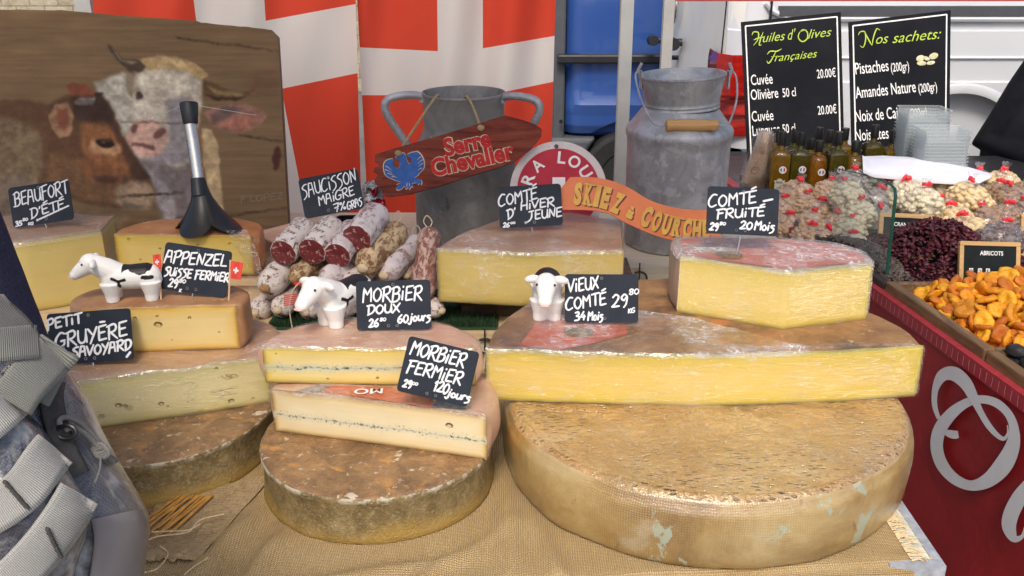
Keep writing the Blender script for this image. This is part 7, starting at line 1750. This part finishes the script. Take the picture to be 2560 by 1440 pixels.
# tail lamp wrapping the corner
def tail_mat():
    m = NT('red_lamp'); m.col(m.ramp(m.noise(16, 3, stretch=(1, 1, 3)), [(.35, (.30, .008, .006)), (.7, (.55, .02, .012))])).p(rough=.12, coat=.8); return m.mat
m_lamp = tail_mat(); z0, z1 = zof(340), zof(137)
lz = lambda f: z0 + (z1 - z0) * f
b = MB(); rows = []
for f, k in ((0, .75), (.03, 1), (.3, 1), (.6, 1), (.9, 1.0), (1, .8)):
    rows.append([(X0 - .018 * k + .012, YW + .30 * k, lz(f)), (X0 - .022 * k, YW + .22, lz(f)), (X0 - .018 * k, YW + .05, lz(f)), (X0 + .03, YW - .012 * k, lz(f)), (X0 + .10, YW - .018 * k, lz(f)), (X0 + .17 * k, YW - .008, lz(f)), (X0 + .175 * k, YW + .03, lz(f))])
b.grid(rows); b.build('tail_lamp', m_lamp, t, angle=30)
b = MB()
for f in (.26, .44, .50): b.box((X0 + .06, YW - .017, lz(f)), (.20, .012, .010))
b.build('lamp_bars', plain('dark_red', (.12, .004, .004), .3, bump=0), t, smooth=False)
b = MB(); b.box((X0 + .06, YW + .02, zof(420)), (.30, .14, .16)); b.box((X0 + .02, YW + .8, zof(420)), (.14, 1.7, .16)); b.box(((X0 + X1) / 2, YW + .035, GZ + .42), (X1 - X0, .06, .26)); b.build('bumper', m_greyp, t, smooth=False)
# window band and sliding door rail
xr0 = wx(1925).x
b = MB(); b.box(((xr0 + X1 - 1.3) / 2, YW + .022, (zof(16) + zof(42)) / 2), (X1 - 1.3 - xr0, .03, zof(16) - zof(42))); b.build('rail_groove', m_greyp, t, smooth=False)
b = MB(); b.tube([(xr0 - .05, YW + .03, zof(8)), (xr0 - .02, YW + .022, zof(30)), (xr0 + .04, YW + .018, zof(47)), (X1 - 1.3, YW + .016, zof(52))], .012, 8); b.build('rail_lip', m_whitep, t)
b = MB(); b.box((X0 + .17, YW + .012, 1.0), (.006, .02, .9)); b.build('panel_gap', m_dark, t, smooth=False)
b = MB(); b.box((X0 + 2.0, YW + .088, 1.50), (2.4, .012, .34), Matrix.Rotation(-.22, 3, 'X')); b.build('window', m_dglass, t, smooth=False)
b = MB(); b.grid([[(X1, YW + .03 + y * 1.6, z) for y in (0, .5, 1)] for z in (.1, .9)]); b.grid([[(X1 + .0, YW + .1 + y * 1.45, .9 + .9 * k) for y in (0, .5, 1)] for k in (0, 1)]); b.build('front_end', m_whitep, t)
# ================================================================ PEOPLE AND BACKPACK
m_skinp = plain('skin', (.48, .28, .20), .5, var=.06, vs=30); m_hair = plain('dark_hair', (.03, .02, .015), .6, var=.4, vs=200)
m_denim = mottled('dark_denim', [(.3, (.018, .020, .045)), (.7, (.050, .052, .095))], 500, 3, rough=.9, bump=.5, bscale=900, spec=.1, layers=[(9, .5, .7, (.055, .058, .10), .5)])
m_trs = plain('dark_trousers', (.03, .032, .04), .9, var=.2, vs=20); m_coat = plain('black_coat', (.006, .0065, .009), .85, var=.3, vs=12, bump=.3, bs=300, spec=.2); m_shoe = plain('shoe', (.03, .025, .02), .5)
def person(label, x, y, yaw, h, m_top, arm_r=None, arm_l=None, hair=.1, flare=False):
    """a standing adult facing +Y before the turn; arm_* = elbow and hand offsets in body space"""
    o = thing('person', label, 'person', (x, y, GZ), None, (0, 0, R_(yaw))); k = h / 1.70
    def V(a, b_, c): return Vector((a * k, b_ * k, c * k))
    ar = arm_r or (V(.27, .02, 1.08), V(.25, .14, .86)); al = arm_l or (V(-.27, .02, 1.08), V(-.25, .14, .86))
    # whole body: torso, neck, head, arms, hands, legs as one skin
    b = MB()
    b.ell(V(0, 0, 1.25), V(.175, .115, .20)); b.ell(V(0, .01, 1.02), V(.155, .115, .18)); b.ell(V(0, -.005, .92), V(.17, .125, .12)); b.tube([V(-.15, 0, 1.39), V(0, .0, 1.42), V(.15, 0, 1.39)], [.062 * k, .07 * k, .062 * k], 12)
    b.tube([V(0, 0, 1.40), V(0, .015, 1.50)], [.062 * k, .054 * k], 14)
    b.ell(V(0, .03, 1.585), V(.076, .095, .115)); b.ell(V(0, .065, 1.53), V(.052, .055, .055)); b.ell(V(0, .132, 1.565), V(.013, .022, .02)); b.ell(V(0, .118, 1.525), V(.026, .012, .010))
    for s in (-1, 1): b.ell(V(s * .078, .02, 1.575), V(.012, .022, .034)); b.ell(V(s * .032, .112, 1.592), V(.014, .010, .010))
    for sh, (el, ha) in ((V(.19, 0, 1.37), ar), (V(-.19, 0, 1.37), al)):
        b.tube([sh, sh.lerp(el, .5), el, el.lerp(ha, .5), ha], [.062 * k, .056 * k, .047 * k, .042 * k, .031 * k], 12)
        d = (ha - el).normalized(); sd = d.cross(Vector((0, 0, 1))).normalized() if abs(d.z) < .95 else Vector((0, 1, 0))
        b.ell(ha + d * .045 * k, (.042 * k, .024 * k, .05 * k), Matrix((sd, d.cross(sd), d)).transposed())
        for f, (off, L) in enumerate(((-.030, .075), (-.010, .085), (.010, .080), (.030, .062))): st = ha + d * .08 * k + sd * off * k; b.tube([st, st + d * L * .5 * k + d.cross(sd) * .006, st + d * L * k + d.cross(sd) * .022], [.0095 * k, .009 * k, .0075 * k], 8)
        st = ha + d * .03 * k + sd * .035 * k; b.tube([st, st + sd * .022 * k + d * .03 * k, st + sd * .024 * k + d * .058 * k], [.012 * k, .010 * k, .008 * k], 8)
    if flare: b.ell(V(.12, 0, .98), V(.27, .18, .26)); b.ell(V(.10, 0, .76), V(.30, .2, .28))
    for s in (-1, 1): b.tube([V(s * .09, 0, .88), V(s * .10, .01, .48), V(s * .10, -.01, .10)], [.095 * k, .062 * k, .045 * k], 14); b.ell(V(s * .105, .06, .045), V(.048, .13, .045))
    me = blob(b, .0065, 6); ob = link('body', me, o, [m_skinp, m_top, m_trs, m_shoe])
    mi = []
    for p in me.polygons:
        c = p.center / k
        mi.append(3 if c.z < .10 else 2 if c.z < .93 and abs(c.x) < .20 and abs(c.y) < .2 else (0 if c.z > 1.455 or any((p.center - ha).dot((ha - el).normalized()) > -.005 and (p.center - ha).length < .22 * k for el, ha in (ar, al)) else 1))
    me.polygons.foreach_set('material_index', mi)
    b = MB(); b.ell(V(0, .012, 1.615), V(.083, .098, .104)); b.ell(V(0, -.03, 1.56), V(.078, .065, hair)); me = blob(b, .007, 4)
    bm = bmesh.new(); bm.from_mesh(me); bmesh.ops.delete(bm, geom=[v for v in bm.verts if v.co.y > .075 * k and v.co.z < 1.65 * k], context='VERTS'); bm.to_mesh(me); bm.free(); link('hair', me, o, m_hair)
    for s in (-1, 1): b = MB(); b.ell(V(s * .032, .119, 1.593), V(.009, .006, .006), None, 10, 7); b.build('eye', m_eye, o, world=False)
    return o
person('customer in dark navy denim jacket wearing the grey backpack at the left edge', -.775, .86, 14, 1.82, m_denim, (Vector((.262, .04, 1.12)), Vector((.13, .26, 1.06))))
person('person dressed all in black standing at the right edge behind the nut bags', 2.04, 3.30, 175, 1.72, m_coat, (Vector((.38, .00, 1.03)), Vector((.20, .30, 1.00))), flare=True)

# backpack: rounded bag and front pocket, webbing bands lie on the pocket
XC = -190
BAG = [(640, -60), (700, -20), (760, 30), (800, 70), (840, 100), (880, 138), (930, 174), (1000, 222), (1080, 258), (1150, 296), (1220, 338), (1270, 366), (1300, 376), (1345, 373), (1400, 358), (1460, 346), (1600, 320), (1800, 280)]
POC = [(900, -30), (930, 8), (960, 30), (1000, 50), (1030, 66), (1060, 100), (1100, 128), (1150, 156), (1200, 186), (1240, 208), (1290, 224), (1350, 214), (1400, 196), (1500, 170), (1700, 130), (1800, 80)]
def surf(px, py, tab, t0, bulge, p=2.2):
    xr = lerp(tab, py); s = min(1, max(-1, (px - XC) / max(1, xr - XC))); return t0 - bulge * max(0, 1 - abs(s) ** p) ** (1 / p)
def bag_t(px, py): return surf(px, py, BAG, .775, .105)
def poc_t(px, py): return surf(px, py, POC, .690, .070)
def bagloft(tab, y0, y1, t0, bulge, back, n=34, rows_n=60, p=2.2):
    rows = []
    for py in np.linspace(y0, y1, rows_n):
        e = min(1, max(.02, (py - y0) / 60 + .25), ); e2 = min(1, max(.02, (y1 - py) / 80 + .1)); row = []
        xr = lerp(tab, py)
        for k in range(2 * n + 1):
            a = math.pi * k / n; s = -math.cos(a); c = math.sin(a); x = XC + (xr - XC) * s
            q = (max(0, 1 - abs(s) ** p) ** (1 / p)) * (1 if c >= 0 else -1)
            t = t0 - q * (bulge if q > 0 else back) * min(e, e2) + (.007 * mnoise.noise((x / 55, py / 70, 3)) + .004 * abs(mnoise.noise((x / 30 + py / 60, py / 45, 8)))) * min(1, (1 - abs(s)) * 3)
            row.append(at_t(x, py, t))
        rows.append(row)
    return rows
def camo():
    m = NT('camo_cloth'); w1 = m.noise(7, 5, .6, .8); c = m.ramp(w1, [(.36, (.018, .020, .028)), (.44, (.10, .095, .095)), (.50, (.042, .045, .066)), (.57, (.22, .22, .20)), (.66, (.09, .085, .095))], 'LINEAR')
    c = m.mix(m.rng(m.noise(10, 4, seed=4), .56, .64, 0, .8), c, (.035, .038, .07)); c = m.mix(m.rng(m.noise(8, 5, .65, seed=14), .50, .60, 0, .85), c, (.50, .50, .49))  # wide pale camouflage patches also paint the bag's silvery sheen
    ch = m.t.nodes.new('ShaderNodeTexChecker'); ch.inputs['Scale'].default_value = 620; m.t.links.new(m.coord((1, 1, 1), rot=(.3, .2, .4)), ch.inputs[0])
    c = m.mix(m.math('MULTIPLY', ch.outputs['Fac'], .16), c, (.36, .36, .40))
    m.col(c).p(rough=m.rng(m.noise(6, 3, seed=8), .4, .6, .2, .5), spec=.5, coat=.35, coatr=.12, normal=m.bump(m.noise(9, 5, .6, 1.0, seed=6), .7, .02)); return m.mat
def webbing(name, c):
    m = NT(name); w = m.t.nodes.new('ShaderNodeTexWave'); w.bands_direction = 'X'; w.inputs['Scale'].default_value = 210; w.inputs['Distortion'].default_value = .3; m.t.links.new(m.coord((1, 1, 1), 'UV'), w.inputs[0])
    uv = m.sep('UV'); e = m.math('ABSOLUTE', uv[1]); cc = m.mix(w.outputs['Fac'], tuple(x * .55 for x in c), c); cc = m.mix(m.math('MULTIPLY', m.rng(m.math('ABSOLUTE', m.math('SUBTRACT', e, .42)), .0, .03, 1, 0), .45), cc, tuple(x * .4 for x in c)); m.col(m.mix(m.rng(m.noise(18, 5), .4, .7, 0, .35), cc, tuple(x * .6 for x in c))).p(rough=.75, spec=.25, sheen=.2, normal=m.bump(w.outputs['Fac'], .6, .0012)); return m.mat
m_camo = camo(); m_web = webbing('grey_webbing', (.50, .49, .45)); m_web2 = webbing('olive_webbing', (.26, .265, .235)); m_zip = plain('dark_zip_tape', (.045, .042, .04), .8, var=.3, vs=200); m_cord = plain('grey_paracord', (.16, .155, .145), .85, var=.25, vs=600)
m_plainpk = plain('mauve_grey_cloth', (.20, .18, .18), .55, var=.12, vs=12, bump=.3, bs=500)
bp = thing('backpack', 'grey camouflage backpack with webbing bands and cord at the lower left corner', 'backpack', tuple(at_t(60, 1440, .72)))
b = MB(); b.grid(bagloft(BAG, 735, 1800, .775, .105, .10)); me_o = b.build('main_bag', m_camo, bp, angle=180)
b = MB(); b.grid(bagloft(POC, 915, 1800, .690, .070, .03)); b.build('front_pocket', m_camo, bp, angle=180)
def band(name, pts, w, tf, m, lift=.004, th=.0022, n=10):
    P = [Vector((x, y, 0)) for x, y in pts]; P = catmull(P, n); N = len(P); rows = []; uv = []; s = 0
    for i, p in enumerate(P):
        d = (P[min(i + 1, N - 1)] - P[max(i - 1, 0)]).normalized(); nn = Vector((-d.y, d.x, 0)); s += (P[i] - P[i - 1]).length if i else 0; ww = w if not callable(w) else w(i / (N - 1))
        row = []
        for v in np.linspace(-.5, .5, 7):
            q = p + nn * (ww * v); q.x = min(q.x, 1e9); row.append(at_t(q.x, q.y, tf(q.x, q.y) - lift)); uv.append((s / FPX * .7, v))
        rows.append(row)
    b = MB(); b.grid(rows); nb = len(b.v)
    o = b.build(name, m, bp, angle=180); l = o.data.uv_layers.new(name='UVMap'); vi = np.zeros(len(o.data.loops), int); o.data.loops.foreach_get('vertex_index', vi); l.data.foreach_set('uv', np.array(uv)[vi].astype(np.float32).ravel())
    so = o.modifiers.new('s', 'SOLIDIFY'); so.thickness = th; so.offset = 0; return o
cl = lambda tab, py, k=0: lerp(tab, py) - k
band('webbing_band', [(-150, 1130), (-60, 1068), (0, 1020), (36, 984), (62, 950)], 118, lambda x, y: min(poc_t(min(x, cl(POC, y, 2)), y), bag_t(x, y) - .012), m_web, .006)
band('webbing_band', [(-150, 1345), (-60, 1300), (0, 1268), (60, 1222), (108, 1158), (137, 1122)], 112, lambda x, y: poc_t(min(x, cl(POC, y, 3)), y), m_web, .006)
band('webbing_band', [(-120, 1580), (-40, 1510), (40, 1440), (110, 1365), (166, 1288), (197, 1234)], 108, lambda x, y: poc_t(min(x, cl(POC, y, 3)), y), m_web, .006)
band('strap_loop', [(30, 1010), (62, 960), (105, 915), (140, 880), (150, 866)], 112, lambda x, y: bag_t(min(x, cl(BAG, y, 6)), y) - .035, m_web2, .004)
band('strap_loop', [(146, 868), (152, 890), (148, 930), (132, 968), (110, 1010)], 26, lambda x, y: bag_t(min(x, cl(BAG, y, 6)), y) - .018, m_web2, .002)
band('top_handle', [(-60, 862), (0, 862), (50, 858), (94, 855)], 84, lambda x, y: bag_t(min(x, cl(BAG, y, 4)), y) - .035, m_web2, .006)
band('top_handle', [(-60, 745), (-10, 770), (34, 806), (64, 842), (80, 885)], 60, lambda x, y: bag_t(min(x, cl(BAG, y, 4)), y) - .02, m_web2, .004)
band('zip_tape', [(132, 955), (128, 1000), (140, 1060), (158, 1110), (176, 1150), (196, 1190)], 58, lambda x, y: bag_t(min(x, cl(BAG, y, 3)), y), m_zip, .004)
band('side_panel', [(290, 1285), (300, 1340), (296, 1400), (285, 1480), (270, 1600)], 130, lambda x, y: bag_t(min(x, cl(BAG, y, 3)), y), m_plainpk, .003)
for x0, y0, x1, y1 in ((12, 1206, 68, 1270), (118, 1324, 152, 1392)):
    b = MB(); rr = random.Random(4)
    for i in range(26):
        f = i / 25; x, y = x0 + (x1 - x0) * f, y0 + (y1 - y0) * f; t = poc_t(x, y) - .0082; b.tube([at_t(x - 4, y + rr.uniform(-4, 0), t), at_t(x + 5, y + rr.uniform(0, 4), t)], .0011, 5)
    b.build('bar_tack', m_zip, bp)
tt = lambda x, y: bag_t(min(x, cl(BAG, y, 8)), y) - .010
b = MB()
for pts in (((150, 1062), (149, 1050), (160, 1044), (176, 1046), (200, 1058), (222, 1078), (242, 1102), (254, 1122)), ((166, 1074), (184, 1070), (206, 1080), (228, 1098), (246, 1118), (258, 1130), (272, 1146), (284, 1156)), ((246, 1122), (262, 1134), (276, 1142), (290, 1152)), ((252, 1140), (250, 1170), (242, 1195), (236, 1208))):
    b.tube(catmull([at_t(x, y, tt(x, y)) for x, y in pts], 6), .0020 if pts[0][0] < 250 else .0008, 8)
c = at_t(252, 1124, tt(252, 1124) - .002)
for a in (-.3, .2, .7): b.tube([c + RT * (.005 * math.cos(q) + .002 * a) + UP * (.0035 * math.sin(q) - .003 * a) - FWD * .001 for q in np.linspace(0, 6.28, 15)[:-1]], .0018, 6, closed=True)
b.build('zip_pull_cord', m_cord, bp)
b = MB(); c = at_t(166, 1080, tt(166, 1080)); b.tube([c + RT * .007 * math.cos(q) + UP * .005 * math.sin(q) for q in np.linspace(0, 6.28, 17)[:-1]], .0017, 8, closed=True); b.build('zip_slider', m_black, bp)
